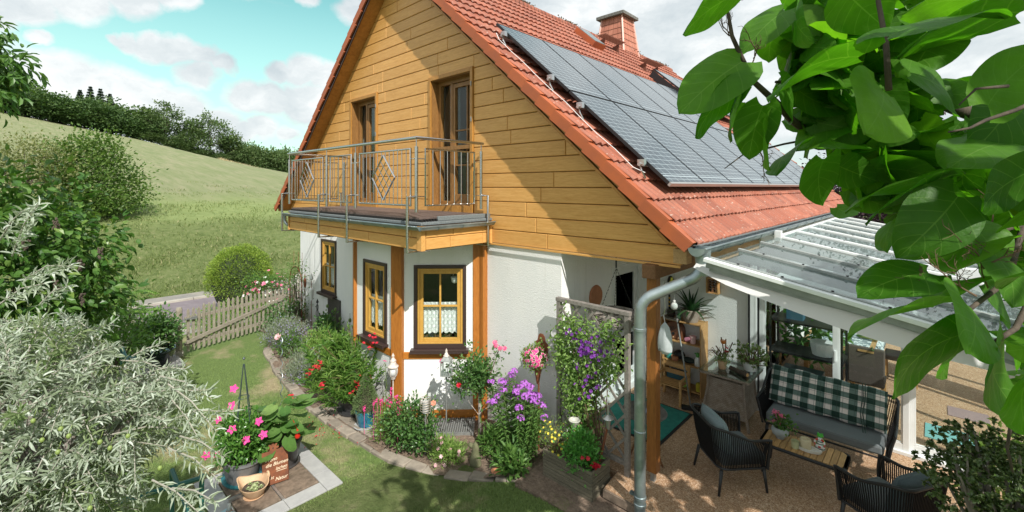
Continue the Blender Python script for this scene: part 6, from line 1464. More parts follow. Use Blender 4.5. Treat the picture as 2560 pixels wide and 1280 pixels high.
# old stone ornament, brick, fallen leaf bits
sx_,sy_=-4.55,4.12; z=gz(sx_,sy_)
t=T('stone_ornament','small mossy stone animal ornament sitting on the edging','ornament',(sx_,sy_,z)); m=M(); m.lathe([(.075,0),(.085,.06),(.06,.16),(.045,.22),(.05,.27),(.03,.31),(.005,.33)],(sx_,sy_,z),12,1.2,.8); m.blob((sx_-.07,sy_-.02,z+.27),(.05,.035,.035)); obj('stone',m,mat('mossy_stone',(.16,.15,.09),.95,(.10,.11,.05),12,bs=.7,bsc=40),t,smooth=True)
m=M(); 
for i in range(3): m.lathe([(.028,0),(.028,.13)],(-4.17+i*.05,4.20,-.20+.0),10,T=Matrix.Rotation(R(80),4,'X'))
o=obj('clay_bricks',m,K['terra']); tag(o,'broken orange clay brick lying on the edging stones','brick')
# planter box
PX0,PX1,PY0,PY1,PZ0=-3.58,-2.86,4.38,4.78,-.12
t=T('planter_box','long grey wooden planter box at the corner of the patio','planter',(-3.22,4.58,PZ0))
m=M()
for k in range(8):
    z0=PZ0+.005+k*.0425; z1=z0+.038; o_=.0 if k%2 else .003
    m.box(PX0-o_,PX1+o_,PY0-o_,PY0+.022,z0,z1); m.box(PX0-o_,PX1+o_,PY1-.022,PY1+o_,z0,z1); m.box(PX1-.022,PX1+.004-o_,PY0+.023,PY1-.023,z0,z1); m.box(PX0-.004+o_,PX0+.022,PY0+.023,PY1-.023,z0,z1)
obj('boards',m,K['planter'],t,bevel=.005); m=M(); m.box(PX0+.02,PX1-.02,PY0+.02,PY1-.02,PZ0+.02,PZ0+.30); obj('soil',m,K['soil'],t)
bush('coreopsis','airy plant with small yellow blossoms in the left of the planter box','plant',(-3.42,4.5,.15),(-3.45,4.48,.36),(.20,.16,.18),46,16,.055,.035,.006,K['lightg'],0,up=.6,fl=[(52,.018,K['yel'],8)])
bush('verbena','compact bright green plant with small red blossoms in the planter box','plant',(-3.08,4.52,.15),(-3.08,4.50,.34),(.22,.17,.20),60,28,.05,.045,.024,K['lightg'] if False else leafmat('fresh_leaf',(.05,.20,.03),(.13,.34,.07),.4,.3),1,fl=[(5,.03,K['red'],6)])
m=M(); flower_heads(m,np.array((-2.88,4.47,.26))+NR.normal(0,.015,(7,3)),.045,6); o=obj('red_begonia',m,K['red']); tag(o,'single large red bloom at the right corner of the planter box','flower')
t=T('clematis','climbing clematis with deep purple blossoms covering the trellis','climber',(-3.1,4.88,.15))
m=M(); tips=[]
for i in range(46):
    u=rnd.random(); z=.35+1.45*u; wdt=.14+.27*sst((z-.7)/.8); x=-3.30+.13*sst((z-1.0)/.6)+rnd.uniform(-1,1)*wdt; tips.append((x,4.86+rnd.uniform(-.10,.06),z))
branchy((-3.05,4.85,.12),tips[:22],.007,.003,m,.5); obj('stems',m,K['stemb'],t)
P=np.repeat(np.array(tips),105,0)+NR.normal(0,1,(105*46,3))*np.array([.095,.055,.09]); m=M(); D=NR.normal(0,1,P.shape)+np.array([0,-.5,-.1]); k=len(P); m.leaves(P,D,NR.normal(0,.6,(k,3))+np.array([.1,-.7,.6]),NR.uniform(.035,.06,k),NR.uniform(.022,.034,k),1); obj('foliage',m,leafmat('clematis_leaf',(.09,.19,.035),(.24,.36,.10),.45,.35),t)
m=M()
for c,n in (((-3.16,4.73,1.42),26),((-3.26,4.74,1.5),10),((-3.05,4.74,1.55),9),((-3.36,4.75,1.62),6),((-2.92,4.77,1.63),4),((-3.2,4.73,1.2),5),((-3.1,4.73,1.1),8),((-3.24,4.73,1.0),5),((-3.2,4.73,.9),4),((-3.55,4.80,.98),2),((-3.5,4.78,.72),3),((-2.8,4.8,1.5),3)):
    P=np.array(c)+NR.normal(0,1,(n,3))*np.array([.07,.02,.06]); flower_heads(m,P,.027,6,np.array([(.3,-.8,.4)]*n)+NR.normal(0,.25,(n,3)))
obj('blossoms',m,K['purple'],t)
t=T('oil_torch','tall metal garden torch standing in the back of the planter','torch',(-2.93,4.7,.15)); m=M(); m.tube([(-2.95,4.66,.12),(-2.86,4.72,.62)],.014,8); obj('pole',m,K['rust'],t); m=M(); m.lathe([(.02,0),(.035,.12),(.07,.13),(.06,.14),(.012,.17),(.01,.27)],(-2.85,4.72,.60),16); obj('burner',m,K['alu'],t,smooth=40)
m=M(); m.lathe([(.02,0),(.02,.06),(.05,.10),(.075,.15),(.07,.155),(.04,.12)],(-3.30,4.66,.42),16); m.tube([(-3.30,4.66,.15),(-3.30,4.66,.45)],.008,6); small('glass_bird_bath','tiny glass bowl on a stick rising from the planter box','bird bath',m,mat('dull_glass',(.38,.38,.33),.2,(.5,.5,.45),20))
# paved square with the big pots
t=T('paved_square','square of pale slabs with brown boards set into the lawn','paving',(-6.3,2.1,-.35))
zb=-.335
m=M()
PX=[-6.98,-6.78,-5.82,-5.60]; 
def slab(x0,x1,y0,y1): m.box(x0+.003,x1-.003,y0+.003,y1-.003,-.40,zb+rnd.uniform(0,.003))
for x0,x1 in ((-6.98,-6.5),(-6.5,-6.0),(-6.0,-5.60)): slab(x0,x1,2.55,2.76); slab(x0,x1,1.42,1.64)
for y0,y1 in ((1.64,2.1),(2.1,2.55)): slab(-5.82,-5.60,y0,y1); slab(-6.98,-6.78,y0,y1)
obj('slab_border',m,K['stone'],t,bevel=.004)
m=M(); m.box(-6.775,-6.27,1.65,2.54,-.38,zb+.012); m.box(-6.23,-5.825,1.65,2.54,-.38,zb+.014) if False else None
m=M()
for a,b,c,d in ((-6.77,-6.27,1.65,2.08),(-6.77,-6.27,2.12,2.54),(-6.22,-5.83,1.65,2.08),(-6.22,-5.83,2.12,2.54)): m.box(a,b,c,d,-.38,zb+.012+rnd.uniform(0,.004))
obj('boards',m,K['boardb'],t,bevel=.004)
m=M(); m.box(-6.265,-6.225,1.62,2.2,-.36,zb+.045); m.box(-6.80,-5.80,2.085,2.115,-.36,zb+.018); obj('metal_rails',m,K['alu'],t,bevel=.003)
# grey oval pot with dipladenia and obelisk
gp=(-6.62,1.88,zb+.014)
t=T('mandevilla','glossy plant with pink trumpet flowers in a big oval grey pot','potted plant',gp)
m=M(); pot(m,gp,.20,.27,.32,.02,36,1.15,.85); obj('pot',m,K['gpot'],t,smooth=40); m=M(); soil(m,gp,.26,.27,1.15,.85); obj('soil',m,K['soil'],t); m=M(); m.lathe([(.0,0),(.24,0),(.27,.035),(.255,.035)],gp,28,1.15,.85); obj('saucer',m,mat('teal_saucer',(.02,.13,.15),.3),t,smooth=40)
c=(-6.60,1.90,.22); C,P,D=cloud_pts(c,(.36,.34,.26),90,34,.065,.25,-.02); m=M(); foliage(m,P,D,.062,.032,1,up=.3); obj('foliage',m,leafmat('glossy_leaf',(.035,.12,.02),(.12,.26,.045),.22,.25,spec=.6),t); m=M(); branchy((gp[0],gp[1],gp[2]+.27),[tuple(q) for q in C[:20]],.007,.003,m); obj('stems',m,K['stemg'],t)
for i,q in enumerate(((-6.46,1.72,.44),(-6.50,1.58,.16),(-6.27,1.82,.34),(-6.30,1.98,.50),(-6.80,1.66,.47),(-6.84,1.82,.58),(-6.72,1.50,.10),(-6.68,1.80,.86),(-6.2,2.0,.36))):
    v=(Vector((0,0,3.5))-Vector(q)).normalized(); m=M(); flower_heads(m,[q],.058,5,np.array([tuple(v+Vector((rnd.gauss(0,.25),rnd.gauss(0,.25),.1)))]),.15,1,.8); m.lathe([(.006,-.05),(.012,0)],q,6); obj('blossom',m,K['hot'],t)
t=T('plant_obelisk','dark metal obelisk frame standing in the oval grey pot','plant support',(-6.6,1.9,-.05)); m=M(); top=Vector((-6.62,1.90,1.22))
for a in range(4):
    q=Vector((-6.62+.17*math.cos(a*pi/2+.4),1.90+.17*math.sin(a*pi/2+.4),-.05)); m.tube([q,q.lerp(top,.96)],.006,5)
for f_ in (.35,.62,.93): m.tube([Vector((-6.62+.17*(1-f_)*math.cos(i*.5),1.90+.17*(1-f_)*math.sin(i*.5),-.05+1.27*f_)) for i in range(13)],.005,5)
m.lathe([(.0,0),(.02,.02),(0,.05)],top,8); obj('frame',m,mat('green_wire',(.04,.06,.06),.5),t)
# dark glazed pot with the angel's trumpet (broad leaves)
dp=(-6.55,2.36,zb+.014)
t=T('broad_leaved_plant','broad leaved plant with a hanging red fruit in a glazed anthracite pot','potted plant',dp)
m=M(); pot(m,dp,.17,.235,.34,.014,32); m.lathe([(.0,0),(.20,0),(.22,.025),(.20,.03)],dp,28); obj('pot',m,K['apot'],t,smooth=40); m=M(); soil(m,dp,.22,.29); obj('soil',m,K['soil'],t)
def heart(m,base,tip,side,W,curl=.25,uvl=None,nu=8,nv=6,wav=.02,fold=.15):
    base,tip=Vector(base),Vector(tip); d=tip-base; L=d.length; d.normalize(); s=(Vector(side)-d*Vector(side).dot(d)).normalized(); n=s.cross(d); ph=rnd.uniform(0,6)
    vs=[]
    for i in range(nu+1):
        u=i/nu; t_=u
        w=W/2*min(1.0,(2.05*(t_+.02)**.42*(1-t_)**.72)*(1 if t_<.97 else .8))
        for j in range(nv+1):
            v=2*j/nv-1; back=-.16*L*(abs(v)**1.6)*max(0,1-t_*2.6)
            p=base+d*(t_*L+back)+s*(v*w)+n*(-curl*L*(t_-.35)**2*1.2-fold*w*abs(v)**1.5*.6+fold*w*.4*abs(v)+wav*L*math.sin(ph+v*5+t_*9)*abs(v))
            vs.append(p); 
            if uvl is not None: uvl.append((v,t_))
    m.add(vs,[(i*(nv+1)+j,(i+1)*(nv+1)+j,(i+1)*(nv+1)+j+1,i*(nv+1)+j+1) for i in range(nu) for j in range(nv)])
def veinleaf(name,a,b,tr=.35,rough=.38,tc=(1.3,1.9,.35),vein=(.16,.28,.06),spec=.3):
    q=nm(name); i=q.isl(); c=q.ramp(i,(0,a),(.8,b),(1,(b[0]*1.5,b[1]*1.25,b[2]*1.3))); uv=q.new('ShaderNodeUVMap').outputs[0]; sp=q.new_sep(uv); av=q.math('ABSOLUTE',sp[0])
    mid=q.math('LESS_THAN',av,.022); fr_=q.math('FRACT',q.math('MULTIPLY',q.math('SUBTRACT',sp[1],q.math('MULTIPLY',av,.28)),5.5)); lat=q.math('LESS_THAN',q.math('ABSOLUTE',q.math('SUBTRACT',fr_,.5)),.035)
    ve=q.math('MAXIMUM',mid,q.math('MULTIPLY',lat,.6)); c=q.mix(q.math('MULTIPLY',ve,.55),c,(*vein,1)); c=q.mix(q.ramp(q.noise(q.oc(),22,4),(.35,0.),(.75,.3)),c,(*[x*.7 for x in a],1))
    q.put(q.b.inputs['Base Color'],c); q.b.inputs['Specular IOR Level'].default_value=spec; q.b.inputs['Roughness'].default_value=rough; q.put(q.b.inputs['Normal'],q.bump(q.math('ADD',q.math('MULTIPLY',q.math('ABSOLUTE',q.math('SUBTRACT',fr_,.5)),.8),q.noise(q.oc(),60,3)),.35,.006))
    t=q.new('ShaderNodeBsdfTranslucent'); q.put(t.inputs[0],q.mix(1.,c,(*tc,1),'MULTIPLY')); mx=q.new('ShaderNodeMixShader'); mx.inputs[0].default_value=tr
    q.l.new(q.b.outputs[0],mx.inputs[1]); q.l.new(t.outputs[0],mx.inputs[2]); q.l.new(mx.outputs[0],q.o.inputs[0]); return q.m
K['broad']=veinleaf('broad_leaf',(.06,.15,.03),(.14,.25,.07),.25,.42)
m=M(); ms=M(); uvl=[]
for i in range(46):
    h=rnd.uniform(.05,.85); a=rnd.uniform(0,2*pi) if i>6 else (-1.2+i*.25); sp=rnd.uniform(.05,.20)+.12*(1-h); b=Vector((dp[0]+math.cos(a)*sp,dp[1]+math.sin(a)*sp,dp[2]+.36+h*.62)); L=rnd.uniform(.17,.28); dz=rnd.uniform(-.6,.05); tpp=b+Vector((math.cos(a),math.sin(a),dz)).normalized()*L
    heart(m,b,tpp,Vector((-math.sin(a),math.cos(a),rnd.uniform(-.3,.3))),L*.72,.5,uvl,6,4,.04); ms.tube([(dp[0],dp[1],dp[2]+.25+h*.5),b],[.006,.004],5)
m.uv=uvl; obj('foliage',m,K['broad'],t,smooth=True); ms.tube([(dp[0],dp[1],dp[2]+.28),(dp[0],dp[1],dp[2]+.95)],[.014,.007],6); obj('stems',ms,K['stemg'],t)
m=M(); fx=Vector((-6.20,2.42,.20)); m.lathe([(.0,-.06),(.03,-.05),(.036,-.02),(.02,.03),(.008,.06)],fx,12); m.tube([fx+Vector((0,0,.05)),fx+Vector((-.1,-.02,.16))],.004,4); obj('fruit',m,mat('red_fruit',(.50,.02,.01),.2),t,smooth=True)
# rusty sign with handwriting
sg0=oz(690,1208,zb+.03)
Rz=math.atan2(.66,.75); e1=Vector((.173,.985,0)).normalized(); e2=Vector((-.22,.05,.96)).normalized(); e2=(e2-e1*e2.dot(e1)).normalized(); e3=e1.cross(e2)
SGm=Matrix(((e1.x,e2.x,e3.x,sg0.x),(e1.y,e2.y,e3.y,sg0.y),(e1.z,e2.z,e3.z,sg0.z),(0,0,0,1)))
t=T('rusty_sign','rusty metal plate with a cut out flower and handwritten verse leaning on the pots','sign',tuple(sg0))
w,h=.30,.40
m=M(); q=[Vector((-w/2,0,0)),Vector((w/2,0,0)),Vector((w/2,h,0)),Vector((-w/2,h,0))]
m.prism([SGm@p for p in q],e3*.004); obj('plate',m,K['rust'],t)
m=M()
for i in range(8):
    a=2*pi*i/8; c=Vector((-.02+.042*math.cos(a),h+.025+.042*math.sin(a),0)); m.prism([SGm@(c+Vector((math.cos(a)*.028*math.cos(b)-math.sin(a)*.015*math.sin(b),math.sin(a)*.028*math.cos(b)+math.cos(a)*.015*math.sin(b),.0005))) for b in [2*pi*j/10 for j in range(10)]],e3*.0045)
m.prism([SGm@Vector((-.02+.03*math.cos(b),h+.025+.03*math.sin(b),.001)) for b in [2*pi*j/14 for j in range(14)]],e3*.005); obj('cut_out_flower',m,K['rust'],t)
m=M(); m.prism([SGm@Vector((-.02+.009*math.cos(b),h+.025+.009*math.sin(b),.0065)) for b in [2*pi*j/10 for j in range(10)]],e3*.001); obj('flower_hole',m,K['black'],t)
K['chalk']=mat('chalk_writing',(.78,.66,.48),.9)
for txt,x,y,s,rr in (('Wenn',-.125,.275,.058,0),('die Blumen',-.115,.215,.058,0),('lachen',.0,.155,.052,0),('ist',-.07,.065,.048,0),('Natur',-.01,.03,.058,0)):
    text(txt,s,K['chalk'],SGm@Matrix.Translation((x,y,.0055)),t,ext=.0008,shear=.35)
m=M(); m.prism([SGm@Vector(p) for p in ((.01,.136,.0052),(.13,.136,.0052),(.13,.141,.0052),(.01,.141,.0052))],e3*.001); obj('underline',m,K['chalk'],t)
# clay bowl with houseleeks
cb=(-6.13,1.87,zb+.016)
t=T('clay_bowl','pale clay bowl with spout and ring handle planted with houseleeks','bowl',cb)
m=M(); 
def bw(s,u):
    a=2*pi*s; r=.085+.095*u**.8; sp_=math.exp(-((a-pi*1.17+0)**2)/.12)*.07*u; sp2=math.exp(-((a-pi*.15)**2)/.3)*.0; z=.145*u+.035*u*math.exp(-((a-pi*.55)**2)/.3)+.02*u*sp_/.07
    return (cb[0]+(r+sp_)*math.cos(a)*1.12,cb[1]+(r+sp_)*math.sin(a)*.9,cb[2]+.012+z)
m.grid(bw,40,8); m.grid(lambda s,u:(lambda p:(cb[0]+(p[0]-cb[0])*.93,cb[1]+(p[1]-cb[1])*.93,p[2]-.002))(bw(1-s,u)),40,8); m.grid(lambda s,u:(lambda p:(cb[0]+(p[0]-cb[0])*(1-.07*u),cb[1]+(p[1]-cb[1])*(1-.07*u),p[2]+.002*math.sin(u*pi)))(bw(s,1)),40,2)
hc=Vector((cb[0]+.01,cb[1]+.16,cb[2]+.20)); m.tube([hc+Vector((.032*math.cos(a),.0,.032*math.sin(a))) for a in [2*pi*i/14 for i in range(14)]],.013,8,close=True); m.lathe([(.085,0),(.10,.0),(.115,.012),(.10,.014)],(cb[0],cb[1],cb[2]),24); obj('bowl',m,K['clay'],t,smooth=50)
m=M(); m.lathe([(.14,.10),(.001,.115)],cb,20,1.1,.88,cap=False); obj('soil',m,K['soil'],t)
m=M()
for i in range(16):
    a=rnd.uniform(0,2*pi);r=rnd.uniform(0,.10); p=(cb[0]+.02+r*math.cos(a),cb[1]+r*.8*math.sin(a),cb[2]+.125)
    for k_ in range(18): b=k_*2.4; e_=.2+.8*(1-k_/18); m.leaves(np.array([p]),np.array([[math.cos(b)*e_,math.sin(b)*e_,1.1-e_]]),np.array([[0,0,1.]]),.03,.016,1)
obj('houseleeks',m,leafmat('houseleek',(.28,.36,.16),(.48,.52,.30),.5,.15),t)
m=M(); m.lathe([(.028,0),(.035,.01),(.03,.03)],(-6.05,1.58,zb+.0),14); gg=small('clay_dish','small rust orange dish with a glass cone at the front of the paving','dish',m,K['terra']); m=M(); m.lathe([(.03,.02),(.018,.07),(.016,.11)],(-6.05,1.58,zb),14); obj('glass',m,mat('thin_glass',(.4,.42,.4),.1),gg,smooth=True)
m=M(); m.prism([(-6.10,1.50,zb+.004),(-5.92,1.56,zb+.004),(-5.94,1.63,zb+.004),(-6.12,1.57,zb+.004)],(0,0,.02)); small('blue_cushion_pad','small pale blue foam pad at the front edge of the paving','pad',m,mat('pale_blue_pad',(.33,.50,.55),.8),False)
m=M(); m.tube([(-7.33+.018*math.cos(i*.9),2.62+.018*math.sin(i*.9)+.0*i,-.35+i*.026) for i in range(60)],.006,6); small('spiral_stake','pale metal spiral plant stake stuck in the lawn behind the pots','plant stake',m,K['zinc'])
# tub by the fence
tbp=(-12.25,1.85,-.34); m=M(); m.box(-12.6,-11.75,1.45,2.25,-.345,-.315); small('paving_slab','single pale slab on the lawn under the black tub','slab',m,K['stone'],False)
t=T('tub_plant','leafy shrub in a wide black oval tub beside the gate post','potted plant',(-12.15,1.85,-.315)); m=M(); pot(m,(-12.15,1.85,-.312),.26,.36,.34,.02,32,1,.8); obj('pot',m,mat('black_glazed_tub',(.012,.016,.022),.2,coat=.4),t,smooth=40)
C,P,D=cloud_pts((-12.15,1.75,.35),(.36,.36,.42),44,34,.1,.3,-.02); m=M(); foliage(m,P,D,.09,.05,1); obj('foliage',m,K['rosel'],t); m=M(); branchy((-12.15,1.85,0),[tuple(q) for q in C[:14]],.014,.005,m); obj('stems',m,K['stemb'],t)
# green pipe frame under the silver pear
t=T('pipe_frame','dark green metal pipe frame standing on the lawn under the silver tree','pipe frame',(-4.6,.9,-.35))
a_=pt(430,1175,3.9); b_=pt(478,1300,3.55); c_=pt(300,1255,3.6); d_=pt(508,1193,3.85)
m=M(); m.tube([a_,b_,b_+(b_-a_)*.8],.019,10); m.tube([c_+(c_-d_)*1.2,c_,d_],.019,10); obj('top_tubes',m,K['green'],t,smooth=50)
q=b_+(b_-a_)*.8
for z_ in (a_,q,Vector((d_.x-.05,d_.y,d_.z))): m=M(); m.tube([(z_.x,z_.y,-.38),z_],.019,10); obj('leg',m,K['green'],t,smooth=50)
e_=pt(305,870,6.5); f_=pt(322,912,6.2); m=M(); m.tube([(e_.x,e_.y,-.35),e_,f_+(f_-e_)*.3],.022,10); m.tube([e_.lerp(f_,.6)-Vector((.4,.2,0)),e_.lerp(f_,.6)+Vector((.12,.1,0))],.02,8); small('pipe_frame','green pipe end rising above the silver foliage near the fence','pipe frame',m,K['green'])
# fallen red petals
m=M(); k=70; P=np.c_[NR.normal(-6.9,.28,k),NR.normal(3.25,.22,k),np.full(k,-.31)]; m.leaves(P,NR.normal(0,1,(k,3))*np.array([1,1,.1]),NR.normal(0,.2,(k,3))+np.array([0,0,1]),.03,.022,1); o=obj('fallen_petals',m,K['red']); tag(o,'scattered red oleander petals on the edging and lawn','petals',kind='stuff')
# ---------------- trees and big shrubs ----------------
def px_at(px,X):
    u=(px-CX)/F; dx=FW[0]+RT[0]*u; dy=FW[1]+RT[1]*u; t=X/dx; return (X,dy*t,gz(X,dy*t)),t
def tree(name,label,cat,base,c,r,K_,n,sd,L,W,lm,tr=.2,group=None,kind=0,bark=None,fork=.35,shell_=.35,up=.3,droop=0,zmin=None,nb=16):
    t=T(name,label,cat,base,group); C,P,D=cloud_pts(c,r,K_,n,sd,shell_,zmin)
    m=M(); f=Vector((c[0],c[1],base[2]+(c[2]-base[2])*fork*1.6)); m.tube([base,Vector(base).lerp(f,.5)+Vector((tr*.3,0,0)),f],[tr,tr*.8,tr*.6],8); branchy(f,[tuple(p) for p in C[:nb]],tr*.45,tr*.08,m,.4); obj('trunk',m,bark or K['bark'],t)
    m=M(); foliage(m,P,D,L,W,kind,up,.6,droop); obj('crown',m,lm,t); return t
K['wood1']=leafmat('wood_leaf',(.032,.075,.020),(.08,.145,.04),.7,.2,c3=(.12,.18,.055)); K['wood2']=leafmat('light_wood_leaf',(.05,.095,.025),(.10,.16,.05),.7,.2,c3=(.16,.2,.08)); K['spruce']=leafmat('spruce_needles',(.012,.035,.015),(.03,.06,.025),.8,.05)
K['wood3']=leafmat('mid_wood_leaf',(.045,.10,.028),(.11,.18,.05),.7,.2,c3=(.16,.22,.07))
prot=[]
for v in range(4):
    h=(8,9,7.6,8.5)[v]; r=(4.2,4.8,4.0,4.6)[v]
    t=tree('broadleaf_tree','dark tree','tree',(0,0,0),(0,0,h*.55),(r,r,h*.45),70,36,.62,.62,.42,K['wood1'] if v%2==0 else K['wood3'],.22,kind=0,shell_=.5,zmin=.1); prot.append(t)
lab=[]
pos=[]
for i in range(30):
    px=-60+i*15.0+rnd.uniform(-4,4); X=-142-(i%2)*5.0-rnd.uniform(0,2); p,tt=px_at(px,X); pos.append((px,p))
desc=['with a rounded top','with a ragged top','a little lower than its neighbours','leaning slightly over the field']
for i,(px,p) in enumerate(pos):
    o=prot[i%4] if i<4 else dup(prot[i%4],p,rnd.uniform(0,6),None,(lambda a,b:(a,a,b))(rnd.uniform(.85,1.2),rnd.uniform(.56,.92)))
    o.location=p
    if i<4: o.rotation_euler=(0,0,rnd.uniform(0,6)); o.scale=(1,1,.78)
    o['label']='dense dark green tree in the wood along the ridge above the field'; o['group']='trees of the wood on the ridge'
def spruce(px,X,h,lb):
    p,tt=px_at(px,X)
    h=3.5+(467-h)*tt/F-p[2]
    t=T('spruce_tree',lb,'tree',p,'spruces rising above the ridge wood'); m=M(); m.tube([p,(p[0],p[1],p[2]+h)],[.22,.03],6); obj('trunk',m,K['bark'],t)
    k=4200; u=NR.uniform(0,1,k)**.8; lay=np.round(u*13)/13*.6+u*.4; rr=(.05+1.9*(1-lay)**.85)*NR.uniform(.1,1,k); a=np.round(NR.uniform(0,9,k))*2*pi/9+lay*3+NR.normal(0,.12,k); P=np.c_[p[0]+rr*np.cos(a),p[1]+rr*np.sin(a),p[2]+h*.2+lay*h*.8-rr*.25]; m=M(); m.leaves(P,np.c_[np.cos(a),np.sin(a),-.2+0*a]+NR.normal(0,.5,(k,3)),NR.normal(0,.6,(k,3))+np.array([0,0,1]),.38,.12,0); obj('crown',m,K['spruce'],t)
for px,h,lb in ((200,226,'leftmost of the four dark spruces rising above the ridge wood'),(226,218,'second spruce from the left, the tallest above the ridge wood'),(251,223,'third spruce from the left above the ridge wood'),(275,236,'rightmost and lowest of the four spruces above the ridge wood')): spruce(px,-149,h,lb)
for px,h,r,lb,gp in ((412,9.2,4.3,'tall loose light green tree at the end of the ridge wood',0),(525,9.6,5.0,'broad round pale green tree standing alone on the slope edge',0),(478,7.0,2.8,'smaller tree between the loose tree and the broad round tree',0),(578,7.2,2.6,'thin pale tree at the right shoulder of the broad round tree',0)):
    p,tt=px_at(px,-142); h*=1.32; r*=1.15; tree('broadleaf_tree',lb,'tree',p,(p[0],p[1],p[2]+h*.58),(r,r,h*.42),70 if px!=412 else 55,42,.55 if px!=412 else .42,.55,.34,K['wood2'],.2,kind=0,shell_=.45)
bp_=None
for i,(px,h,r) in enumerate(((365,2.6,2.6),(392,3.,2.4),(495,2.2,2.2),(545,3.2,2.6),(600,5.4,3.6),(632,6.2,4.),(665,6.6,4.2),(700,7.0,4.4),(738,7.4,4.4),(430,3.6,2.8),(452,3.0,2.4),(470,3.4,2.4),(512,3.2,2.4),(560,3.6,2.6),(582,4.0,2.8),(770,7.4,4.2),(620,7,3.4),(720,8.6,3.8))):
    p,tt=px_at(px,-141 if px<560 else -144-(5 if i>9 else 0)); 
    if i==0:
        bp_=tree('field_shrub','x','shrub',(0,0,0),(0,0,.5),(.5,.5,.42),60,40,.085,.085,.055,K['wood2'],.02,kind=0,shell_=.5,zmin=.02); o=bp_
    else: o=dup(bp_,p,i*1.3)
    o.location=p; o.scale=(r*1.8,r*1.8,h*(1.35 if px>560 else 1)); o['label']='bushy hedgerow shrub along the lower edge of the field'; o['group']='shrubs along the field edge'
# shrubs on the near bank of the meadow
K['haw']=leafmat('hawthorn_leaf',(.055,.12,.02),(.13,.21,.045),.5,.3,c3=(.2,.27,.08))
c=pt(232,458,24.); b=(c.x,c.y,gz(c.x,c.y)); tree('hawthorn','big bright green hawthorn bush at the foot of the meadow','shrub',b,(c.x,c.y,c.z-.2),(2.2,2.3,2.5),120,110,.36,.17,.11,K['haw'],.12,kind=0,shell_=.5,zmin=b[2]+.1)
c=pt(60,400,21.); b=(c.x,c.y,gz(c.x,c.y)); tree('pale_bush','pale olive bush left of the hawthorn on the meadow bank','shrub',b,(c.x,c.y,c.z-.5),(2.2,2.2,1.7),70,60,.36,.15,.08,leafmat('olive_bush_leaf',(.13,.16,.06),(.24,.25,.11),.6,.3),.1,kind=0)
# lilac
K['lilac']=leafmat('lilac_leaf',(.04,.115,.02),(.10,.20,.04),.38,.3,c3=(.20,.29,.07))
c=pt(25,640,5.0); b=(c.x-.2,c.y-.2,gz(c.x,c.y))
t=tree('lilac','large lilac shrub with heart shaped leaves left of the garden','shrub',b,(c.x,c.y,c.z-.12),(.86,.95,1.10),150,44,.13,.105,.068,K['lilac'],.06,kind=1,shell_=.55,up=-.1,droop=.35)
for q in ((140,545),(140,700),(200,650),(60,600),(250,620),(205,735)):
    s_=pt(q[0],q[1],4.25); m=M()
    for i in range(26): m.blob((s_.x+rnd.gauss(0,.012),s_.y+rnd.gauss(0,.012),s_.z-rnd.uniform(0,.10)),(.008,.008,.012),5,4)
    obj('seed_cluster',m,K['bark'],t)
c=pt(190,860,7.2); b=(c.x,c.y,gz(c.x,c.y)); tree('garden_shrub','mid green shrub in front of the fence, behind the silver tree','shrub',b,(c.x,c.y,c.z+.1),(1.0,.9,.9),80,40,.13,.09,.05,K['midg'],.04,kind=1,zmin=-.33)
# pinnate leaved sumac by the fence
sb=(-11.35,1.0,-.35)
t=T('sumac','young sumac with long feathery leaves in front of the fence','tree',sb); m=M(); m2=M(); ends=[]
for i in range(15):
    a=i*2.4; r_=.15+.5*rnd.random(); e=Vector((sb[0]+.1+math.cos(a)*r_,sb[1]+math.sin(a)*r_,1.25+rnd.uniform(-.55,.3))); ends.append(e)
branchy(sb,[tuple(e) for e in ends],.03,.012,m,.3); obj('trunk',m,K['bark'],t)
for e in ends:
    for j in range(7):
        a=j*.9+rnd.uniform(0,.5); el=rnd.uniform(.0,.7); L=rnd.uniform(.32,.48); prev=e
        pts=[e+Vector((math.cos(a)*math.cos(el),math.sin(a)*math.cos(el),math.sin(el)-.55*s))*L*s for s in (0,.25,.5,.75,1)]
        m2.tube(pts,.004,4)
        k=12
        for q in range(1,k+1):
            s=q/k; p=e+Vector((math.cos(a)*math.cos(el),math.sin(a)*math.cos(el),math.sin(el)-.55*s))*L*s
            for sg in (-1,1): m2.leaves(np.array([tuple(p)]),np.array([[math.cos(a)*.5-sg*math.sin(a),math.sin(a)*.5+sg*math.cos(a),-.25]]),np.array([[0,0,1.]]),.105*(1-.35*abs(s-.45)),.026,0)
obj('crown',m2,leafmat('sumac_leaf',(.10,.22,.03),(.20,.33,.07),.5,.35),t)
# overhanging branch at the top left edge
c=pt(-75,150,4.3); b=tuple(pt(-420,467,4.6)); b=(b[0],b[1],-.35)
t=tree('cherry_tree','tree reaching in from the left edge with hanging pointed leaves','tree',b,(c.x,c.y,c.z),(.34,.40,.42),44,26,.085,.115,.042,K['lilac'],.05,kind=1,up=-.5,droop=.4,fork=.66)
m=M()
for s_,e_ in (((-60,90),(38,80)),((-60,150),(28,140)),((-60,215),(60,245)),((-60,180),(40,195))):
    A=pt(*s_,4.25);B=pt(*e_,4.15); 
    k=26; u=NR.uniform(0,1,k)[:,None]; P=np.array(A)*(1-u)+np.array(B)*u; D=NR.normal(0,.5,(k,3))+np.array([0,0,-.7])+np.array((B-A).normalized())*.6; m.leaves(P,D,NR.normal(0,1,(k,3)),NR.uniform(.09,.13,k),.04,1)
obj('hanging_leaves',m,K['lilac'],t)
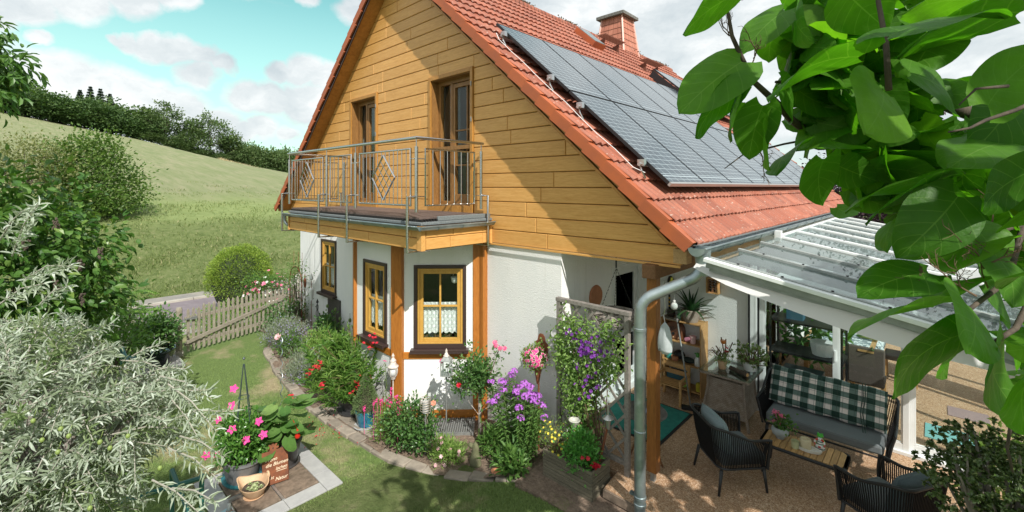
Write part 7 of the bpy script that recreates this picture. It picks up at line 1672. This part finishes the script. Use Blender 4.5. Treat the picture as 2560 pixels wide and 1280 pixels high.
# silver leaved pear in the foreground
K['silver']=leafmat('silver_leaf',(.24,.30,.18),(.47,.53,.44),.5,.3,(1.1,1.15,.85),c3=(.66,.71,.65))
K['silver2']=leafmat('green_silver_leaf',(.10,.17,.05),(.24,.30,.15),.5,.3,(1.2,1.3,.7))
cb_=pt(95,1075,2.85); base=(cb_.x-.15,cb_.y-.25,-.35)
t=T('silver_pear','silver grey leaved weeping pear filling the lower left foreground','tree',base)
C=[];Tw=[]
cc_=np.array(cb_)
for i in range(900):
    d=unit(NR.normal(0,1,(1,3)))[0]; d[2]=d[2]*.8+.1; s=NR.uniform(.45,1.0)**.6
    st_=Vector(cc_+d*np.array([1.0,1.0,.88])*s*.72); q=Vector(d)*.8+Vector((rnd.gauss(0,.5),rnd.gauss(0,.5),rnd.gauss(.1,.4))); q.normalize(); L_=rnd.uniform(.22,.42); e1_,e2_=proj(st_),proj(st_+q*L_)
    if any((e[0]>385 and e[1]>1110) or e[0]>520 or e[1]<np.interp(e[0],[0,160,240,330,450,530],[745,765,830,870,920,1025])+rnd.uniform(-25,25) for e in (e1_,e2_)): continue
    Tw.append((st_,q,L_))
NT=len(Tw)
def sh(p0,p1,z0,z1): a=pt(*p0,z0);b_=pt(*p1,z1); Tw.append((a,(b_-a).normalized(),(b_-a).length))
for p0,p1,z0,z1 in (((400,1060),(585,1005),2.8,2.7),((380,1010),(520,955),2.9,2.8),((370,930),(470,912),3.,3.),((330,890),(400,855),3.1,3.1),((60,700),(180,640),2.6,2.4),((30,640),(95,485),2.5,2.3),((0,600),(60,510),2.5,2.4),((420,1120),(545,1180),2.6,2.5),((430,1220),(540,1240),2.4,2.3),((380,1200),(500,1268),2.4,2.3),((200,850),(270,800),2.9,2.8),((420,960),(540,1060),2.8,2.7),((100,760),(170,700),2.6,2.5),((0,760),(110,690),2.5,2.4),((430,1000),(500,1090),2.8,2.7),((400,940),(530,920+60),2.9,2.8),((300,900),(420,915),3,3),((450,1090),(560,1130),2.7,2.6)): sh(p0,p1,z0,z1)
m=M();m1=M();m2=M()
for i,(a,q,L) in enumerate(Tw):
    e=a+q*L; sag=Vector((0,0,-.10*L)); m.tube([a,a.lerp(e,.5)-sag*.3,e+sag],[.0045,.0035,.0018],4)
    k=int(L*92)+4; u=np.linspace(.05,1,k)[:,None]; P=np.array(a)*(1-u)+np.array(e+sag*1)*u; ax=np.array(q); pr=np.cross(ax,[.3,.2,.9]); pr/=np.linalg.norm(pr); pr2=np.cross(ax,pr); th=np.arange(k)*2.4
    D=ax[None]*.75+np.outer(np.cos(th),pr)+np.outer(np.sin(th),pr2)+NR.normal(0,.25,(k,3)); (m1 if (i%5 and a.z>1.5) or i>=NT else m2).leaves(P,D,NR.normal(0,.8,(k,3))+np.array([0,0,.8]),NR.uniform(.045,.082,k),NR.uniform(.010,.017,k),1)
obj('twigs',m,mat('pale_twig',(.36,.34,.29),.8),t)
o=obj('silver_leaves',m1,K['silver'],t); obj('green_leaves',m2,K['silver2'],t)
m=M(); m.tube([base,(base[0]+.05,base[1]+.05,.8),tuple(Vector(cc_)-Vector((0,0,.55)))],[.07,.06,.045],8); branchy(tuple(Vector(cc_)-Vector((0,0,.55))),[tuple(Tw[i][0]) for i in range(0,NT,12)],.022,.006,m,.4); obj('trunk',m,K['barkg'],t)
K['pearf']=mat('pear_green',(.20,.27,.07),.5)
for q in ((83,1052),(152,1072),(172,1090),(105,1100),(250,1105),(145,1130),(275,1120),(320,1090),(225,1270),(400,1170)): p=pt(*q,2.02+rnd.uniform(0,.1)); m=M(); m.blob(tuple(p),(.010,.010,.012),8,6); m.tube([p+Vector((0,0,.01)),p+Vector((.01,.01,.05))],.0015,4); obj('fruit',m,K['pearf'],t,smooth=True)
# purple leaved beeches beyond the conservatory
K['beech']=leafmat('copper_beech_leaf',(.020,.010,.016),(.06,.028,.04),.35,.12,(1.2,.6,.8),c3=(.12,.07,.09))
for px,Z,lb,r in ((2230,19,'dark purple beech beyond the far end of the conservatory',3.6),(2560,15.5,'dark purple beech at the right, beyond the conservatory roof',3.4)):
    p=pt(px,467,Z); b=(p.x,p.y,gz(p.x,p.y)); tree('copper_beech',lb,'tree',b,(p.x,p.y,2.9),(r,r,2.6),150,75,.42,.15,.11,K['beech'],.2,kind=0,shell_=.5)
p=pt(2420,467,27); b=(p.x,p.y,0); tree('garden_tree','green tree far behind the purple beeches','tree',b,(p.x,p.y,2.6),(6,5,2.6),90,50,.6,.35,.24,K['wood2'],.2)
# jade plant at the lower right
jb=pt(2500,1180,3.5); zc=jb.z
t=T('jade_plant','big bushy jade plant in a tall pot at the lower right corner of the patio','potted plant',(jb.x,jb.y,0))
m=M(); pot(m,(jb.x,jb.y,0.0),.22,.30,.62,.02); obj('pot',m,K['terra'],t,smooth=40)
c=np.array((jb.x,jb.y,zc-.10)); P=c+unit(NR.normal(0,1,(720,3)))*NR.uniform(.35,1,(720,1))*np.array([.52,.52,.46]); m=M(); branchy((jb.x,jb.y,.55),[tuple(q) for q in P[:60]],.03,.006,m,.4); obj('stems',m,K['barkg'],t)
m=M(); rosettes(m,P,14,.040,.026); obj('foliage',m,leafmat('jade_leaf',(.055,.10,.025),(.12,.18,.06),.25,.1,c3=(.2,.22,.09),spec=.6),t)
p=pt(2530,1090,4.2); bush('laurel','bright green bush showing behind the big jade plant','shrub',(p.x,p.y,0),(p.x+.1,p.y,p.z-.35),(.35,.3,.4),40,30,.08,.07,.04,K['lightg'],1)

# ---------------- catalpa hanging over the patio ----------------
K['cat']=veinleaf('catalpa_leaf',(.045,.15,.010),(.10,.25,.022),.52,.46,(1.5,1.9,.45),(.2,.36,.08))
t=T('catalpa','catalpa tree with very large heart shaped leaves hanging over the patio','tree',(2.7,3.0,0))
m=M(); uvl=[]
LV=[(1855,150,1695,270,110,1.25),(1850,212,1713,328,78,1.3),(1848,250,1800,348,60,1.35),(1905,262,1866,392,98,1.2),(1925,300,1886,420,68,1.25),(1962,212,2002,300,86,1.3),
(1962,22,1850,120,62,1.3),(2140,128,1894,204,46,1.05),(1985,15,1998,112,50,1.3),(1935,60,1918,145,56,1.35),(2215,222,2193,322,185,1.05),(2290,178,2432,268,112,1.1),(2460,265,2590,120,140,1.0),
(2222,78,2510,2,46,.9),(2540,14,2215,84,60,.95),(2112,-20,2201,62,95,1.15),(2440,-6,2245,14,50,1.1),(2430,66,2228,108,66,1.25),(2342,92,2278,168,62,1.35),(2100,48,2066,135,62,1.35),(1842,-20,1693,75,56,1.15),
(2055,392,2036,497,106,1.2),(1994,362,1920,418,30,1.4),(2012,300,2032,392,60,1.45),(2130,288,1988,352,50,1.4),(2330,445,2094,492,58,1.2),(2332,452,2142,538,72,1.15),(2402,488,2262,640,130,1.1),(2262,520,2183,608,52,1.35),
(2580,420,2420,520,125,1.05),(2512,352,2376,398,66,1.15),(2590,535,2476,562,66,1.0),(2460,598,2366,646,36,1.2),(2322,676,2144,722,48,1.15),(2326,752,2094,799,78,1.05),(2388,828,2188,964,152,1.0),(2425,758,2457,880,188,.95),
(2476,858,2490,1024,152,.95),(2600,905,2505,1046,118,.9),(2610,665,2486,702,110,.9),(2440,690,2324,728,42,1.2),(2395,860,2330,925,90,1.15),(2500,640,2560,760,120,1.1),(2470,700,2545,800,120,1.2),(2430,560,2520,660,120,1.2),(2250,300,2140,360,80,1.5),(2330,330,2240,430,90,1.5),(2130,240,2080,330,70,1.5),(2540,240,2470,360,130,1.2),(2180,150,2120,240,80,1.5),(2060,-10,1990,60,70,1.5),(2350,-20,2290,60,90,1.4),(1990,120,1940,190,60,1.5),(2080,350,2120,440,80,1.6),(2160,400,2140,500,90,1.6),(1800,190,1740,215,30,1.5),(2290,420,2250,500,90,1.5)]
for i,(bx,by,tx_,ty_,w,Z) in enumerate(LV):
    Z*=1.12; b_=pt(bx,by,Z); lp=math.hypot(tx_-bx,ty_-by); L=lp*Z/F; Lt=max(L,.19 if L>.06 else L); dz=math.sqrt(max(0,Lt*Lt-L*L))*(1 if i%2 else -1)*.8
    e_=pt(tx_,ty_,Z+max(-.18,min(.18,dz))); ax=Vector((FW[0],FW[1],0)); im=((e_-b_).normalized()).cross(ax).normalized(); Lr=(e_-b_).length; Wt=.78*Lr; cs=min(1,w*1.12*Z/F/Wt); sn_=math.sqrt(1-cs*cs)*(1 if i%3 else -1)
    w*=1.12; side=im*cs+ax*sn_
    n_=side.cross((e_-b_).normalized())
    if n_.z<0: side=-side
    heart(m,b_,e_,side,max(Wt,w*Z/F),.25+.2*((i*37)%10)/10,uvl,12,8,.022,.13)
def ok(p,edge=0):
    x,y,f=proj(p)
    if f<.15: return Vector(p).length>0 and (Vector(p)-Vector((0,0,3.5))).length>.8
    if x<-150 or y<-150 or y>1500 or x>2750: return True
    lim=1990 if y<120 else 1930 if y<260 else 2010 if y<330 else 2080 if y<400 else 2150 if y<560 else 2400 if y<700 else 2480 if y<1000 else 2750
    return x>lim+edge and f>1.1
def lit(p):
    q=Vector(p)-SUN*((p[2]-.5)/SUN.z); return q.x>(-4.7 if q.y<3.7 else -2.75)+rnd.uniform(-.5,.3)
cnt=0; rr_=random.Random(21)
while cnt<760:
    px=rr_.uniform(1990,2700); py=rr_.uniform(-120,560) if rr_.random()<.86 else rr_.uniform(560,1000); Z=rr_.uniform(1.6,4.3); p=pt(px,py,Z)
    if not ok(p,60) or not lit(p): continue
    L=rr_.uniform(.09,.21); d=Vector((rr_.gauss(0,1),rr_.gauss(0,1),rr_.uniform(-1.1,.1))).normalized(); e_=p+d*L
    if not ok(e_): continue
    heart(m,p,e_,Vector((rr_.gauss(0,1),rr_.gauss(0,1),rr_.gauss(0,.35))),L*.82,.4,uvl,6,4,.03,.2); cnt+=1
cnt=0
while cnt<260:
    px=rr_.uniform(2230,2720); py=rr_.uniform(-120,500); Z=rr_.uniform(1.7,2.9); p=pt(px,py,Z)
    if (2290<px<2430 and 90<py<210) or not lit(p): continue
    L=rr_.uniform(.12,.22); d=Vector((rr_.gauss(0,1),rr_.gauss(0,1),rr_.uniform(-1.1,.1))).normalized(); e_=p+d*L
    if not ok(e_): continue
    heart(m,p,e_,Vector((rr_.gauss(0,1),rr_.gauss(0,1),rr_.gauss(0,.35))),L*.82,.4,uvl,6,4,.03,.2); cnt+=1
cnt=0
while cnt<290:
    px,py=(rr_.uniform(1950,2300),rr_.uniform(-60,340)) if cnt<190 else (rr_.uniform(2090,2420),rr_.uniform(320,540)); Z=rr_.uniform(1.5,2.2); p=pt(px,py,Z)
    L=rr_.uniform(.10,.19); d=Vector((rr_.gauss(0,1),rr_.gauss(0,1),rr_.uniform(-1.3,.0))).normalized(); e_=p+d*L
    if not ok(e_,-10) or not lit(p): continue
    heart(m,p,e_,Vector((rr_.gauss(0,1),rr_.gauss(0,1),rr_.gauss(0,.5))),L*.8,.4,uvl,6,4,.03,.15); cnt+=1
cnt=0; cl=[(rr_.uniform(.2,4.4),rr_.uniform(.6,4.9),rr_.uniform(3.9,5.5)) for _ in range(60)]
cl=[c for c in cl if not (c[0]<1.2 and c[2]>4.9)]
while cnt<900:
    c=cl[rr_.randrange(len(cl))]; p=Vector((c[0]+rr_.gauss(0,.32),c[1]+rr_.gauss(0,.32),c[2]+rr_.gauss(0,.22)))
    if not ok(p,90) or not lit(p): continue
    L=rr_.uniform(.17,.26); d=Vector((rr_.gauss(0,1),rr_.gauss(0,1),rr_.uniform(-.9,.2))).normalized(); e_=p+d*L
    if not ok(e_,30): continue
    heart(m,p,e_,Vector((rr_.gauss(0,1),rr_.gauss(0,1),rr_.gauss(0,.3))),L*.85,.3,uvl,3,2,.02,.2); cnt+=1
m.uv=uvl; obj('crown',m,K['cat'],t,smooth=True)
m=M(); m.tube([(2.7,3.0,-.1),(2.65,2.95,1.5),(2.5,2.9,3.2),(2.3,2.7,4.2)],[.16,.13,.11,.08],10); obj('trunk',m,K['bark'],t)
m=M(); B0=Vector((2.45,2.85,3.3))
for pts,r0,r1 in (([(2720,380,2.2),(2560,330,2.0),(2400,275,1.85),(2250,215,1.75),(2140,185,1.7),(2110,160,1.68),(2065,80,1.62),(2030,-40,1.6)],.034,.012),([(2250,218,1.75),(2120,208,1.7),(2000,205,1.6),(1940,205,1.5)],.012,.005),([(2720,420,2.3),(2500,370,2.1),(2300,355,1.95),(2100,352,1.8),(2040,345,1.7),(1980,300,1.6),(1940,255,1.5),(1880,200,1.45),(1830,90,1.42),(1815,0,1.4)],.026,.004),
    ([(2140,185,1.7),(2125,90,1.75),(2105,0,1.8)],.016,.008),([(2222,225,1.2),(2215,110,1.22),(2195,0,1.25)],.008,.006),([(2700,620,1.7),(2560,560,1.6),(2440,590,1.5),(2380,560,1.4),(2360,500,1.4)],.014,.005),([(2560,560,1.6),(2520,700,1.4),(2440,760,1.2),(2390,800,1.15)],.010,.004),([(2600,700,1.3),(2540,820,1.2),(2480,860,1.1)],.009,.005),([(2040,345,1.7),(1960,360,1.62),(1860,385,1.55),(1812,421,1.5)],.005,.0015),
    ([(2640,230,1.0),(2540,275,1.0),(2465,300,.98),(2425,320,.97),(2372,330,.95)],.0055,.002),([(2520,215,1.),(2440,222,1.),(2398,262,.98)],.004,.0015),([(2500,980,2.4),(2530,1040,2.45),(2518,1120,2.5),(2532,1180,2.5)],.010,.006)):
    P=[pt(*q) for q in pts]; k=len(P); m.tube(P,[r0+(r1-r0)*i/(k-1) for i in range(k)],7)
for q in ((2720,380,2.2),(2720,420,2.3),(2700,620,1.7),(2640,230,1.0),(2600,700,1.3)): 
    e=pt(*q); m.tube([B0+Vector((0,0,-.1)),B0.lerp(e,.5)+Vector((0,0,.12)),e],[.05,.04,.03 if q[2]>1.5 else .012],7)
for c in cl[::4]: m.tube([B0+Vector((0,0,.3)),B0.lerp(Vector(c),.5)+Vector((0,0,.15)),c],[.04,.025,.01],6)
obj('branches',m,K['bark'],t,smooth=True)
def twig(p,d,L,depth,r):
    e=p+d*L; m.tube([p,p.lerp(e,.5)+Vector((rnd.gauss(0,.004),rnd.gauss(0,.004),rnd.gauss(0,.004))),e],[r,r*.8,r*.6],4,cap=False)
    if depth:
        for s in (-1,1): twig(p.lerp(e,.55+.25*rnd.random()),(d+Vector((rnd.gauss(0,.7),rnd.gauss(0,.7),rnd.gauss(0,.7)))).normalized(),L*.55,depth-1,r*.65)
        twig(e,(d+Vector((rnd.gauss(0,.35),rnd.gauss(0,.35),rnd.gauss(.1,.35)))).normalized(),L*.7,depth-1,r*.7)
for q,tq,L in (((1850,130,1.44),(1790,40,1.42),.10),((1815,10,1.4),(1850,-40,1.4),.07),((1870,180,1.45),(1905,90,1.4),.07),((2040,100,1.6),(2045,40,1.6),.09),((2370,520,1.4),(2310,500,1.35),.09),((2440,590,1.5),(2470,500,1.45),.10),((2440,740,1.2),(2340,680,1.15),.11),((2400,600,1.4),(2290,580,1.35),.12),((2470,720,1.25),(2440,600,1.2),.11),((2540,660,1.3),(2430,650,1.25),.10),((1900,380,1.57),(1915,440,1.57),.05),((2480,560,1.4),(2500,470,1.4),.10),((2350,700,1.3),(2280,700,1.3),.06)):
    a=pt(*q); b_=pt(*tq); m=M(); twig(a,(b_-a).normalized(),L,3,.0028); obj('bare_twig',m,K['stemb'],t)
